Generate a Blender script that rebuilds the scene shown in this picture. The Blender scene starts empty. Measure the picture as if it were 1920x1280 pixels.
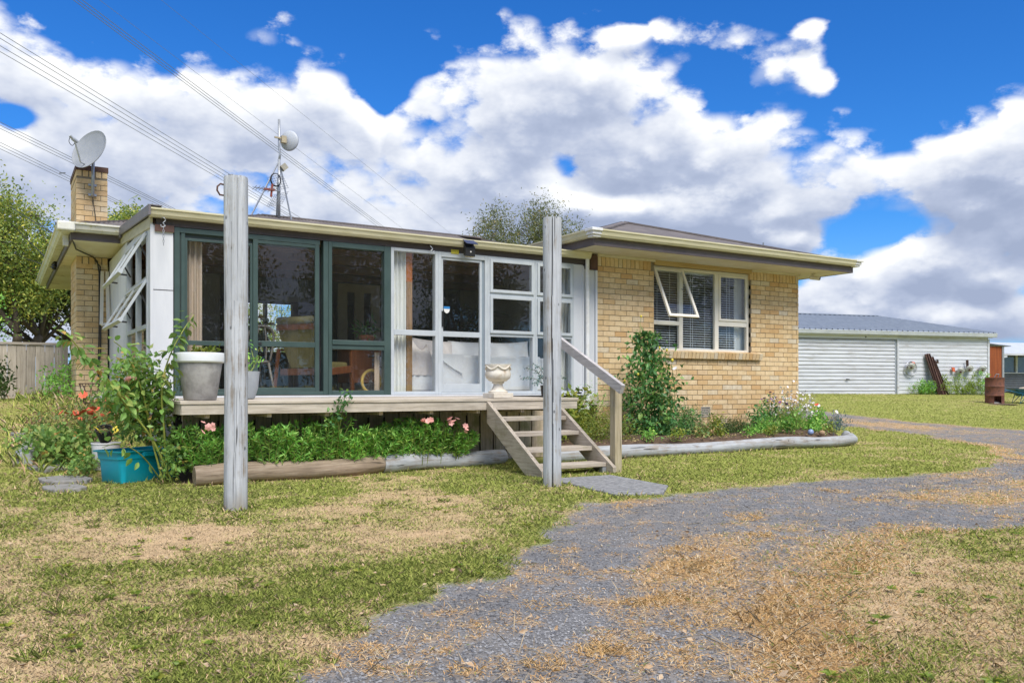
import bpy, bmesh, math, random
import numpy as np
from mathutils import Vector, Matrix, Euler

R = math.radians
random.seed(7)
rng = np.random.default_rng(11)
scn = bpy.context.scene
COL = scn.collection

# ------------------------------------------------------------------ camera
YAW = 31.37
cd = bpy.data.cameras.new('camera')
cam = bpy.data.objects.new('camera', cd)
COL.objects.link(cam)
cam.location = (0, 0, 0.95)
cam.rotation_euler = (R(90), 0, R(-YAW))
cd.sensor_width = 36
cd.lens = 29.606
cd.shift_y = 0.04375
cd.clip_start = 0.05
cd.clip_end = 6000
scn.camera = cam

# ------------------------------------------------------------------ world
world = bpy.data.worlds.new('World')
scn.world = world
world.use_nodes = True
wt = world.node_tree
wt.nodes.clear()


class NT:
    """small helper to write node graphs"""
    def __init__(s, tree):
        s.t = tree

    def n(s, kind, ins=None, **props):
        nd = s.t.nodes.new(kind)
        for k, v in props.items():
            setattr(nd, k, v)
        if ins:
            for k, v in ins.items():
                s.set(nd, k, v)
        return nd

    def set(s, nd, k, v):
        sock = nd.inputs[k]
        if isinstance(v, bpy.types.NodeSocket):
            s.t.links.new(v, sock)
        else:
            sock.default_value = v

    def math(s, op, a, b=None, c=None, clamp=False):
        nd = s.t.nodes.new('ShaderNodeMath')
        nd.operation = op
        nd.use_clamp = clamp
        for i, v in enumerate((a, b, c)):
            if v is not None:
                s.set(nd, i, v)
        return nd.outputs[0]

    def vmath(s, op, a, b=None):
        nd = s.t.nodes.new('ShaderNodeVectorMath')
        nd.operation = op
        s.set(nd, 0, a)
        if b is not None:
            s.set(nd, 1, b)
        return nd.outputs[0]

    def maprange(s, v, a, b, c=0.0, d=1.0, smooth=True):
        nd = s.t.nodes.new('ShaderNodeMapRange')
        nd.interpolation_type = 'SMOOTHSTEP' if smooth else 'LINEAR'
        for k, x in zip((0, 1, 2, 3, 4), (v, a, b, c, d)):
            s.set(nd, k, x)
        return nd.outputs[0]

    def mix(s, f, a, b, mode='MIX'):
        nd = s.t.nodes.new('ShaderNodeMix')
        nd.data_type = 'RGBA'
        nd.blend_type = mode
        s.set(nd, 0, f)
        for k, v in ((6, a), (7, b)):
            if not isinstance(v, bpy.types.NodeSocket) and len(v) == 3:
                v = (*v, 1)
            s.set(nd, k, v)
        return nd.outputs[2]

    def noise(s, vec, scale, detail=4, rough=0.55, dist=0.0):
        nd = s.n('ShaderNodeTexNoise', {'Scale': scale, 'Detail': detail, 'Roughness': rough, 'Distortion': dist})
        if vec is not None:
            s.set(nd, 'Vector', vec)
        return nd.outputs[0]

    def ramp(s, f, stops):
        nd = s.t.nodes.new('ShaderNodeValToRGB')
        e = nd.color_ramp.elements
        while len(e) < len(stops):
            e.new(0.5)
        for el, (p, c) in zip(e, stops):
            el.position = p
            el.color = (*c, 1) if len(c) == 3 else c
        s.set(nd, 0, f)
        return nd.outputs[0]

    def curve(s, v, pts):
        nd = s.t.nodes.new('ShaderNodeFloatCurve')
        c = nd.mapping.curves[0]
        while len(c.points) < len(pts):
            c.points.new(0.5, 0.5)
        for p, (x, y) in zip(c.points, pts):
            p.location = (x, y)
            p.handle_type = 'VECTOR'
        nd.mapping.update()
        s.set(nd, 1, v)
        return nd.outputs[0]


SUN_EL, SUN_AZ = 52, 186          # degrees; azimuth clockwise from +Y
TOP = [(0.0012, 0.3716), (0.0295, 0.3599), (0.0685, 0.3313), (0.0989, 0.3446), (0.1302, 0.3579), (0.1679, 0.3595), (0.218, 0.3483), (0.2757, 0.3611), (0.3233, 0.3705), (0.372, 0.3657), (0.3967, 0.3227), (0.4122, 0.3678), (0.4403, 0.3879), (0.4969, 0.404), (0.5728, 0.4087), (0.6234, 0.4013), (0.6735, 0.3818), (0.7045, 0.3585), (0.7535, 0.3363), (0.7837, 0.3177), (0.8484, 0.3179), (0.9106, 0.3035), (0.9542, 0.2744), (0.9701, 0.2672), (0.9961, 0.2721), (1.0462, 0.2723), (1.0938, 0.2773), (1.25, 0.34)]
BOT = [(0.0012, 0.013), (0.3233, 0.0148), (0.5095, 0.0152), (0.5633, 0.08), (0.5855, 0.12), (0.6108, 0.17), (0.6359, 0.19), (0.6859, 0.195), (0.7291, 0.19), (0.8193, 0.178), (0.9106, 0.170), (0.9595, 0.1774), (1.0165, 0.1436), (1.0608, 0.1284), (1.0938, 0.118), (1.25, 0.05)]
BLOBS = [(0.6548, 0.2013, 0.0647, 0.034, 1), (0.7535, 0.1893, 0.0697, 0.0261, 0.9), (0.8571, 0.1697, 0.0363, 0.0235, 0.9), (0.9858, 0.1249, 0.0447, 0.0226, 0.9), (0.9271, 0.1049, 0.0503, 0.0182, 0.6), (1.0364, 0.0803, 0.0851, 0.0208, 0.8), (0.9106, 0.0792, 0.0636, 0.0184, 0.8), (0.8134, 0.3802, 0.0813, 0.021, 0.52), (0.8656, 0.3512, 0.046, 0.0166, 0.52), (0.264, 0.3941, 0.0336, 0.0226, 0.5), (0.6922, 0.3943, 0.0356, 0.0094, 0.5), (0.8883, 0.3799, 0.0162, 0.0077, 0.52), (1.0845, 0.1745, 0.0645, 0.0395, 0.2), (0.8939, 0.3241, 0.0193, 0.012, 0.5), (0.9858, 0.0596, 0.1489, 0.02, 0.8), (1.0656, 0.1118, 0.0221, 0.0109, 0.6), (0.905, 0.045, 0.06, 0.012, 0.8)]
GAPS = [(0.602, 0.264, 0.016, 0.020, 0.40), (0.63, 0.244, 0.026, 0.014, 0.46), (0.672, 0.229, 0.036, 0.009, 0.5), (0.866, 0.182, 0.034, 0.008, 0.5), (0.955, 0.168, 0.04, 0.009, 0.5), (0.0129, 0.2691, 0.0164, 0.0091, 1), (0.3967, 0.3367, 0.0247, 0.0196, 1)]


def cloud_group(fine):
    """cloud density over azimuth and elevation; the coarse one serves the relief"""
    g = bpy.data.node_groups.new('cloud_density', 'ShaderNodeTree')
    g.interface.new_socket('az', in_out='INPUT', socket_type='NodeSocketFloat')
    g.interface.new_socket('el', in_out='INPUT', socket_type='NodeSocketFloat')
    g.interface.new_socket('vec', in_out='INPUT', socket_type='NodeSocketVector')
    g.interface.new_socket('density', in_out='OUTPUT', socket_type='NodeSocketFloat')
    g.interface.new_socket('depth', in_out='OUTPUT', socket_type='NodeSocketFloat')
    t = NT(g)
    gi = t.n('NodeGroupInput')
    go = t.n('NodeGroupOutput')
    az, el, vec = gi.outputs[0], gi.outputs[1], gi.outputs[2]
    u = t.maprange(az, -0.2, 1.3, 0, 1, smooth=False)
    X = lambda a: (a + 0.2) / 1.5
    top = t.curve(u, [(0, 0.37)] + [(X(a), e) for a, e in TOP] + [(1, 0.37)])
    bot = t.curve(u, [(0, 0.06)] + [(X(a), e) for a, e in BOT] + [(1, 0.06)])
    big = t.noise(vec, 6.0, 7 if fine else 5, 0.60)
    n = t.math('MULTIPLY', t.math('SUBTRACT', big, 0.47), 1.5)
    if fine:
        vor = t.n('ShaderNodeTexVoronoi', {'Vector': t.vmath('ADD', vec, t.n('ShaderNodeCombineXYZ', {0: t.math('MULTIPLY', big, 0.12), 2: t.math('MULTIPLY', big, 0.12)}).outputs[0]), 'Scale': 17.0, 'Detail': 1.0, 'Roughness': 0.55})
        n = t.math('ADD', n, t.math('MULTIPLY', t.math('SUBTRACT', 0.5, vor.outputs[0]), 0.30))
    a = t.math('DIVIDE', t.math('SUBTRACT', top, el), 0.045)
    b = t.math('DIVIDE', t.math('SUBTRACT', el, bot), 0.04)
    acc = t.math('MULTIPLY', t.math('MINIMUM', t.math('MAXIMUM', t.math('MINIMUM', a, b), -1.0), 1.0), 0.36)
    for lst, sg in ((BLOBS, 0.98), (GAPS, -0.9)):
        for (a0, e0, ra, re, w) in lst:
            da = t.math('MULTIPLY', t.math('SUBTRACT', az, a0), 1 / ra)
            de = t.math('MULTIPLY', t.math('SUBTRACT', el, e0), 1 / re)
            r2 = t.math('ADD', t.math('MULTIPLY', da, da), t.math('MULTIPLY', de, de))
            ex = t.math('POWER', 0.5, r2)
            acc = t.math('MULTIPLY_ADD', ex, sg * w, acc)
    over = t.maprange(el, 0.5, 0.85, 0.0, 0.70)
    d = t.math('ADD', t.math('ADD', acc, over), n)
    dep = t.math('DIVIDE', t.math('SUBTRACT', el, bot), t.math('MAXIMUM', t.math('SUBTRACT', top, bot), 0.05), clamp=True)
    g.links.new(d, go.inputs[0])
    g.links.new(dep, go.inputs[1])
    return g


def build_world():
    t = NT(wt)
    out = t.n('ShaderNodeOutputWorld')
    bg = t.n('ShaderNodeBackground')
    bg.inputs[1].default_value = SKY
    wt.links.new(bg.outputs[0], out.inputs[0])
    sky = t.n('ShaderNodeTexSky')
    sky.sky_type = 'NISHITA'
    sky.sun_disc = False
    sky.sun_elevation = R(SUN_EL)
    sky.sun_rotation = R(SUN_AZ)
    sky.air_density = 1.0
    sky.dust_density = 0.3
    sky.ozone_density = 2.5
    tc = t.n('ShaderNodeTexCoord')
    sep = t.n('ShaderNodeSeparateXYZ', {0: tc.outputs['Generated']})
    x, y, z = sep.outputs
    az = t.math('ARCTAN2', x, y)
    el = t.math('ARCSINE', z)

    def density(grp, de, daz):
        gn = wt.nodes.new('ShaderNodeGroup')
        gn.node_tree = grp
        e2 = t.math('ADD', el, de)
        a2 = t.math('ADD', az, daz)
        cv = t.n('ShaderNodeCombineXYZ', {0: t.math('SINE', a2), 1: t.math('COSINE', a2), 2: t.math('MULTIPLY', e2, 1.7)})
        wt.links.new(a2, gn.inputs[0])
        wt.links.new(e2, gn.inputs[1])
        wt.links.new(cv.outputs[0], gn.inputs[2])
        return gn
    g0 = density(cloud_group(True), 0.0, 0.0)
    g1 = density(cloud_group(False), 0.020, 0.006)
    D = g0.outputs[0]
    cov = t.maprange(D, -0.05, 0.22)
    relief = t.math('SUBTRACT', D, g1.outputs[0])
    # flat grey undersides, bright billowing crowns and rims
    lum = t.math('MULTIPLY_ADD', g0.outputs[1], 0.34, 0.31)
    lum = t.math('ADD', lum, t.math('MULTIPLY', relief, 1.45))
    lum = t.math('ADD', lum, t.maprange(D, 0.02, 0.6, 0.30, -0.16), clamp=True)
    ccol = t.ramp(lum, CLOUD)
    hs = t.n('ShaderNodeHueSaturation', {'Saturation': 1.30, 'Value': 1.0, 'Color': sky.outputs[0]})
    tint = t.mix(1.0, hs.outputs[0], SKYTINT, 'MULTIPLY')
    low = t.maprange(el, 0.0, 0.20, 0.75, 0.0)
    skyc = t.mix(low, tint, SKYLOW)
    col = t.mix(cov, skyc, ccol)
    wt.links.new(col, bg.inputs[0])


CLOUD = [(0.0, (2.2, 2.6, 3.6)), (0.25, (2.8, 3.2, 4.2)), (0.5, (4.1, 4.4, 5.1)), (0.72, (5.2, 5.4, 5.8)), (0.95, (6.4, 6.45, 6.5))]
SKYTINT = (0.31, 0.63, 0.96)
SKYLOW = (1.9, 3.2, 5.4)
SKY = 0.08
world.cycles.sampling_method = 'MANUAL'
world.cycles.sample_map_resolution = 256
build_world()

sl = bpy.data.lights.new('sun', 'SUN')
sl.energy = 2.0
sl.angle = R(30)
sl.color = (1.0, 0.95, 0.86)
sun = bpy.data.objects.new('sun', sl)
COL.objects.link(sun)
sd = Vector((math.sin(R(SUN_AZ)) * math.cos(R(SUN_EL)), math.cos(R(SUN_AZ)) * math.cos(R(SUN_EL)), math.sin(R(SUN_EL))))
sun.rotation_euler = sd.to_track_quat('Z', 'Y').to_euler()
sun.location = (0, -20, 30)

scn.view_settings.view_transform = 'Standard'
scn.view_settings.look = 'None'
scn.view_settings.gamma = 1
scn.view_settings.use_curve_mapping = False
scn.view_settings.exposure = 1.12

# ------------------------------------------------------------------ helpers
def tag(o, label=None, cat=None, group=None, kind=None):
    if label: o['label'] = label
    if cat: o['category'] = cat
    if group: o['group'] = group
    if kind: o['kind'] = kind
    return o


def thing(name, label, cat, loc=(0, 0, 0), rz=0.0, group=None):
    o = bpy.data.objects.new(name, None)
    o.empty_display_size = 0.2
    COL.objects.link(o)
    o.location = loc
    o.rotation_euler = (0, 0, rz)
    return tag(o, label, cat, group)


def total_loc(o):
    v = Vector((0, 0, 0))
    while o is not None:
        v += o.location
        o = o.parent
    return v


def link(name, me, mat=None, parent=None, loc=(0, 0, 0), rot=(0, 0, 0), scale=(1, 1, 1)):
    o = bpy.data.objects.new(name, me)
    COL.objects.link(o)
    if mat is not None and not me.materials:
        me.materials.append(mat)
    o.parent = parent
    o.location = loc
    o.rotation_euler = rot
    o.scale = scale
    return o


class MB:
    def __init__(s):
        s.v = []
        s.f = []

    def add(s, vs, fs):
        o = len(s.v)
        s.v += [tuple(v) for v in vs]
        s.f += [tuple(i + o for i in f) for f in fs]
        return s

    def box(s, x0, y0, z0, x1, y1, z1):
        v = [(x, y, z) for z in (z0, z1) for y in (y0, y1) for x in (x0, x1)]
        return s.add(v, [(0, 2, 3, 1), (4, 5, 7, 6), (0, 1, 5, 4), (2, 6, 7, 3), (0, 4, 6, 2), (1, 3, 7, 5)])

    def bar(s, p, q, w, h, up=(0, 0, 1)):
        p, q = Vector(p), Vector(q)
        d = (q - p).normalized()
        u = Vector(up)
        sd_ = d.cross(u)
        if sd_.length < 1e-4:
            sd_ = d.cross(Vector((1, 0, 0)))
        sd_.normalize()
        u = sd_.cross(d).normalized()
        a, b = sd_ * w / 2, u * h / 2
        v = [p - a - b, p + a - b, p + a + b, p - a + b, q - a - b, q + a - b, q + a + b, q - a + b]
        return s.add(v, [(0, 1, 2, 3), (7, 6, 5, 4), (0, 4, 5, 1), (1, 5, 6, 2), (2, 6, 7, 3), (3, 7, 4, 0)])

    def tube(s, pts, r, n=8, cap=True, ell=1.0):
        pts = [Vector(p) for p in pts]
        m = len(pts)
        rs = r if isinstance(r, (list, tuple)) else [r] * m
        o = len(s.v)
        u = None
        for i, p in enumerate(pts):
            d = (pts[min(i + 1, m - 1)] - pts[max(i - 1, 0)])
            d = d.normalized() if d.length > 1e-9 else Vector((0, 0, 1))
            if u is None:
                u = d.cross(Vector((0, 0, 1)))
                if u.length < 1e-3:
                    u = d.cross(Vector((1, 0, 0)))
            u = (u - d * u.dot(d)).normalized()
            w = d.cross(u)
            for k in range(n):
                a = 2 * math.pi * k / n
                s.v.append(tuple(p + u * (rs[i] * math.cos(a)) + w * (rs[i] * math.sin(a) * ell)))
        for i in range(m - 1):
            for k in range(n):
                k2 = (k + 1) % n
                s.f.append((o + i * n + k, o + i * n + k2, o + (i + 1) * n + k2, o + (i + 1) * n + k))
        if cap:
            s.f.append(tuple(o + k for k in reversed(range(n))))
            s.f.append(tuple(o + (m - 1) * n + k for k in range(n)))
        return s

    def lathe(s, prof, n=24, c=(0, 0, 0), cap=True):
        o = len(s.v)
        for (r, z) in prof:
            for k in range(n):
                a = 2 * math.pi * k / n
                s.v.append((c[0] + r * math.cos(a), c[1] + r * math.sin(a), c[2] + z))
        for i in range(len(prof) - 1):
            for k in range(n):
                k2 = (k + 1) % n
                s.f.append((o + i * n + k, o + i * n + k2, o + (i + 1) * n + k2, o + (i + 1) * n + k))
        if cap:
            s.f.append(tuple(o + k for k in reversed(range(n))))
            m = len(prof) - 1
            s.f.append(tuple(o + m * n + k for k in range(n)))
        return s

    def prism(s, poly, vec):
        n = len(poly)
        v = [Vector(p) for p in poly]
        w = [p + Vector(vec) for p in v]
        fs = [tuple(range(n)), tuple(reversed(range(n, 2 * n)))]
        for i in range(n):
            j = (i + 1) % n
            fs.append((j, i, i + n, j + n))
        return s.add(v + w, fs)

    def mesh(s, name, off=(0, 0, 0), smooth=False, recalc=True):
        me = bpy.data.meshes.new(name)
        ox, oy, oz = off
        me.from_pydata([(x - ox, y - oy, z - oz) for x, y, z in s.v], [], s.f)
        if recalc:
            bm = bmesh.new()
            bm.from_mesh(me)
            bmesh.ops.recalc_face_normals(bm, faces=bm.faces)
            bm.to_mesh(me)
            bm.free()
        if smooth:
            me.polygons.foreach_set('use_smooth', [True] * len(me.polygons))
        return me

    def build(s, name, mat, parent=None, smooth=False, bevel=0.0, local=False, autosmooth=False):
        off = (0, 0, 0) if (local or parent is None) else total_loc(parent)
        me = s.mesh(name, off, smooth)
        o = link(name, me, mat, parent)
        if bevel:
            m = o.modifiers.new('bevel', 'BEVEL')
            m.width = bevel
            m.segments = 2
            m.limit_method = 'ANGLE'
            m.angle_limit = R(40)
        if autosmooth:
            me.polygons.foreach_set('use_smooth', [True] * len(me.polygons))
            try:
                me.set_sharp_from_angle(angle=R(38))
            except Exception:
                pass
        return o

    def top(s, name, mat, label, cat, group=None, kind=None, **k):
        """a thing made of one mesh, with its origin at its base"""
        v = np.array(s.v)
        c = Vector(((v[:, 0].min() + v[:, 0].max()) / 2, (v[:, 1].min() + v[:, 1].max()) / 2, v[:, 2].min()))
        o = s.build(name, mat, None, **k)
        o.data.transform(Matrix.Translation(-c))
        o.location = c
        return tag(o, label, cat, group, kind)


def npmesh(name, V, F, mat, parent=None, col=None, smooth=False):
    """V (n,3); F list of int arrays (m,k)"""
    me = bpy.data.meshes.new(name)
    V = np.asarray(V, dtype=np.float32)
    if parent is not None:
        V = V - np.array(total_loc(parent), dtype=np.float32)
    me.vertices.add(len(V))
    me.vertices.foreach_set('co', V.ravel())
    loops = np.concatenate([f.ravel() for f in F]).astype(np.int32)
    starts, s0 = [], 0
    for f in F:
        m, k = f.shape
        starts.append(s0 + np.arange(m) * k)
        s0 += m * k
    starts = np.concatenate(starts).astype(np.int32)
    me.loops.add(len(loops))
    me.loops.foreach_set('vertex_index', loops)
    me.polygons.add(len(starts))
    me.polygons.foreach_set('loop_start', starts)
    if smooth:
        me.polygons.foreach_set('use_smooth', np.ones(len(starts), dtype=bool))
    me.update(calc_edges=True)
    if col is not None:
        at = me.attributes.new('col', 'FLOAT_COLOR', 'POINT')
        c4 = np.ones((len(V), 4), dtype=np.float32)
        c4[:, :3] = col
        at.data.foreach_set('color', c4.ravel())
    return link(name, me, mat, parent)


def rotz(v, a):
    return (v[0] * math.cos(a) - v[1] * math.sin(a), v[0] * math.sin(a) + v[1] * math.cos(a), v[2])


# ---- numpy noise
def vnoise(x, y, seed=0):
    xi, yi = np.floor(x).astype(np.int64), np.floor(y).astype(np.int64)
    fx, fy = x - xi, y - yi
    fx = fx * fx * (3 - 2 * fx)
    fy = fy * fy * (3 - 2 * fy)

    def h(a, b):
        n = (a * 374761393 + b * 668265263 + seed * 1442695041) & 0xffffffff
        n = ((n ^ (n >> 13)) * 1274126177) & 0xffffffff
        return ((n ^ (n >> 16)) & 0xffff) / 65535.0
    return (h(xi, yi) * (1 - fx) + h(xi + 1, yi) * fx) * (1 - fy) + (h(xi, yi + 1) * (1 - fx) + h(xi + 1, yi + 1) * fx) * fy


def fbm(x, y, scale, seed=0, octv=4):
    t, a, s = 0, 1.0, 0
    for i in range(octv):
        t = t + a * vnoise(x * scale, y * scale, seed + i * 17)
        s += a
        a *= 0.55
        scale *= 2.05
    return t / s


# ------------------------------------------------------------------ materials
MATS = {}


def new_mat(name):
    m = bpy.data.materials.new(name)
    m.use_nodes = True
    t = NT(m.node_tree)
    p = m.node_tree.nodes['Principled BSDF']
    return m, t, p


def bump(t, p, h, strength=0.3, dist=0.01):
    b = t.n('ShaderNodeBump', {'Strength': strength, 'Distance': dist, 'Height': h})
    t.t.links.new(b.outputs[0], p.inputs['Normal'])
    return b


def simple(name, c1, c2=None, rough=0.6, scale=8, metal=0.0, bstr=0.15, bscale=60, stretch=(1, 1, 1), stain=None, stain_scale=3, stain_lo=0.52, rnd=0.0, spec=0.5):
    """two-tone noise, optional stain of its own shape, fine relief"""
    if name in MATS:
        return MATS[name]
    m, t, p = new_mat(name)
    tc = t.n('ShaderNodeTexCoord')
    oi = t.n('ShaderNodeObjectInfo')
    v = t.vmath('MULTIPLY', tc.outputs['Object'], tuple(stretch))
    v = t.vmath('ADD', v, t.n('ShaderNodeCombineXYZ', {0: t.math('MULTIPLY', oi.outputs['Random'], 37.0), 1: t.math('MULTIPLY', oi.outputs['Random'], 91.0)}).outputs[0])
    n = t.noise(v, scale, 6, 0.62)
    c2 = c2 or tuple(x * 0.8 for x in c1)
    col = t.mix(t.maprange(n, 0.33, 0.67), c1, c2)
    if stain:
        n2 = t.noise(v, stain_scale, 7, 0.68)
        col = t.mix(t.maprange(n2, stain_lo, stain_lo + 0.16), col, stain)
    if rnd:
        hsv = t.n('ShaderNodeHueSaturation', {'Color': col, 'Value': t.math('MULTIPLY_ADD', oi.outputs['Random'], 2 * rnd, 1 - rnd)})
        col = hsv.outputs[0]
    t.set(p, 'Base Color', col)
    p.inputs['Roughness'].default_value = rough
    p.inputs['Metallic'].default_value = metal
    p.inputs['Specular IOR Level'].default_value = spec
    if bstr:
        bump(t, p, t.noise(v, bscale, 4, 0.6), bstr, 0.004)
    MATS[name] = m
    return m


def wood(name, c1, c2, c3, axis='X', rnd=0.12, paint=None, paint_lo=0.42, rough=0.8, green=None, coarse=False):
    """weathered timber with grain along one axis, knots, cracks; optional worn paint"""
    m, t, p = new_mat(name)
    tc = t.n('ShaderNodeTexCoord')
    oi = t.n('ShaderNodeObjectInfo')
    off = t.n('ShaderNodeCombineXYZ', {0: t.math('MULTIPLY', oi.outputs['Random'], 17.0), 1: t.math('MULTIPLY', oi.outputs['Random'], 31.0), 2: t.math('MULTIPLY', oi.outputs['Random'], 53.0)})
    v0 = t.vmath('ADD', tc.outputs['Object'], off.outputs[0])
    k = {'X': (0.06, 1, 1), 'Y': (1, 0.06, 1), 'Z': (1, 1, 0.05)}[axis]
    v = t.vmath('MULTIPLY', v0, k)
    g = t.noise(v, 45, 6, 0.65, 0.4)
    g2 = t.noise(v, 9, 4, 0.6)
    col = t.ramp(g, [(0.3, c3), (0.5, c2), (0.68, c1)])
    blot = t.noise(v0, 2.6, 5, 0.65)
    col = t.mix(t.maprange(blot, 0.42, 0.75, 0, 0.55), col, tuple(x * 0.62 for x in c2))
    if green:
        gn = t.noise(v0, 3.4, 5, 0.6)
        col = t.mix(t.maprange(gn, 0.5, 0.7, 0, 0.7), col, green)
    if paint:
        pn = t.math('ADD', t.math('MULTIPLY', t.noise(v, 26, 6, 0.7), 0.6), t.math('MULTIPLY', t.noise(v0, 5, 6, 0.65), 0.4))
        pm = t.maprange(pn, paint_lo, paint_lo + (0.12 if coarse else 0.07))
        pc = t.mix(t.maprange(t.noise(v, 34, 5, 0.7), 0.35, 0.65), tuple(x * 0.74 for x in paint), paint)
        pc = t.mix(t.maprange(t.noise(v0, 3.2, 5, 0.65), 0.45, 0.7, 0, 0.5), pc, tuple(x * 0.70 for x in paint))
        if coarse and axis == 'Z':
            wz = t.n('ShaderNodeSeparateXYZ', {0: tc.outputs['Object']}).outputs[2]
            pm = t.math('MULTIPLY', pm, t.maprange(t.math('ADD', wz, t.math('MULTIPLY', t.noise(v, 12, 4, 0.6), 0.3)), 0.10, 0.34))
        col = t.mix(pm, col, pc)
    crack = t.maprange(t.noise(v, 22, 3, 0.5, 0.6), 0.285, 0.33, 0.25, 1.0)
    if coarse:
        fine = t.maprange(t.noise(t.vmath('MULTIPLY', v, (1, 1, 0.5)), 38, 2, 0.5, 0.3), 0.30, 0.335, 0.35, 1.0)
        sp = t.n('ShaderNodeTexVoronoi', {'Vector': t.vmath('MULTIPLY', v0, (1, 1, 0.6)), 'Scale': 9.0})
        knot = t.maprange(sp.outputs[0], 0.05, 0.12, 0.35, 1.0)
        crack = t.math('MULTIPLY', t.math('MULTIPLY', crack, fine), knot)
    col = t.mix(1.0, col, t.n('ShaderNodeCombineColor', {0: crack, 1: crack, 2: crack}).outputs[0], 'MULTIPLY')
    if rnd:
        col = t.n('ShaderNodeHueSaturation', {'Color': col, 'Value': t.math('MULTIPLY_ADD', oi.outputs['Random'], 2 * rnd, 1 - rnd)}).outputs[0]
    t.set(p, 'Base Color', col)
    p.inputs['Roughness'].default_value = rough
    p.inputs['Specular IOR Level'].default_value = 0.3
    bump(t, p, t.math('ADD', g, t.math('MULTIPLY', crack, 0.6)), 0.35, 0.004)
    return m


def brick_mat(name, island):
    m, t, p = new_mat(name)
    tc = t.n('ShaderNodeTexCoord')
    if island:
        r = t.n('ShaderNodeNewGeometry').outputs['Random Per Island']
    else:
        r = t.n('ShaderNodeObjectInfo').outputs['Random']
    geo = t.n('ShaderNodeNewGeometry')
    v = t.vmath('ADD', geo.outputs['Position'], t.n('ShaderNodeCombineXYZ', {0: t.math('MULTIPLY', r, 3.0)}).outputs[0])
    base = t.ramp(r, [(0.0, (0.64, 0.45, 0.235)), (0.22, (0.71, 0.53, 0.315)), (0.5, (0.73, 0.565, 0.345)), (0.72, (0.67, 0.48, 0.26)), (0.86, (0.60, 0.375, 0.175)), (0.94, (0.69, 0.57, 0.39)), (1.0, (0.66, 0.575, 0.44))])
    n = t.noise(v, 14, 5, 0.6)
    col = t.mix(t.maprange(n, 0.35, 0.7, 0, 0.3), base, (0.40, 0.25, 0.10))
    sp = t.n('ShaderNodeTexVoronoi', {'Vector': v, 'Scale': 55.0})
    spm = t.maprange(sp.outputs[0], 0.10, 0.24, 1.0, 0.0)
    gate = t.maprange(t.noise(v, 23, 2, 0.5), 0.47, 0.6)
    col = t.mix(t.math('MULTIPLY', t.math('MULTIPLY', spm, gate), 0.85), col, (0.10, 0.055, 0.025))
    zz = t.n('ShaderNodeSeparateXYZ', {0: geo.outputs['Position']}).outputs[2]
    damp = t.math('MULTIPLY', t.maprange(zz, 0.15, 0.75, 0.75, 0.0), t.maprange(t.noise(geo.outputs['Position'], 2.6, 5, 0.65), 0.38, 0.65))
    col = t.mix(damp, col, (0.30, 0.22, 0.12))
    grime = t.maprange(t.noise(t.vmath('MULTIPLY', geo.outputs['Position'], (2.2, 2.2, 0.5)), 1.7, 5, 0.65), 0.52, 0.74, 0, 0.35)
    col = t.mix(grime, col, (0.40, 0.29, 0.16))
    t.set(p, 'Base Color', col)
    p.inputs['Roughness'].default_value = 0.85
    p.inputs['Specular IOR Level'].default_value = 0.25
    bump(t, p, t.noise(v, 120, 4, 0.6), 0.3, 0.003)
    return m


def glass_mat(name, tint=(0.96, 0.97, 0.965), refl=0.95, dirt=0.05):
    """thin pane: see-through with a mirror share by Schlick, from the outer face only"""
    m, t, p = new_mat(name)
    m.node_tree.nodes.remove(p)
    out = m.node_tree.nodes['Material Output']
    tr = t.n('ShaderNodeBsdfTransparent', {0: (*tint, 1)})
    gl = t.n('ShaderNodeBsdfGlossy', {'Roughness': 0.0, 'Color': (1, 1, 1, 1)})
    df = t.n('ShaderNodeBsdfDiffuse', {'Color': (0.7, 0.72, 0.72, 1)})
    geo = t.n('ShaderNodeNewGeometry')
    dt = t.n('ShaderNodeVectorMath', {0: geo.outputs['True Normal'], 1: geo.outputs['Incoming']}, operation='DOT_PRODUCT')
    c = t.math('ABSOLUTE', dt.outputs['Value'])
    f = t.math('MULTIPLY_ADD', t.math('POWER', t.math('SUBTRACT', 1.0, c), 5.0), 0.92, 0.08)
    f = t.math('MULTIPLY', f, t.math('SUBTRACT', refl, t.math('MULTIPLY', geo.outputs['Backfacing'], refl)), clamp=True)
    wob = t.n('ShaderNodeBump', {'Strength': 0.05, 'Distance': 0.02, 'Height': t.noise(geo.outputs['Position'], 2.2, 2, 0.5)})
    t.set(gl, 'Normal', wob.outputs[0])
    mx = t.n('ShaderNodeMixShader', {0: f, 1: tr.outputs[0], 2: gl.outputs[0]})
    dmask = t.maprange(t.noise(geo.outputs['Position'], 38, 3, 0.7), 0.70, 0.76, 0.006, 0.22 if dirt else 0.0)
    mx2 = t.n('ShaderNodeMixShader', {0: dmask, 1: mx.outputs[0], 2: df.outputs[0]})
    m.node_tree.links.new(mx2.outputs[0], out.inputs[0])
    return m


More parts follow.
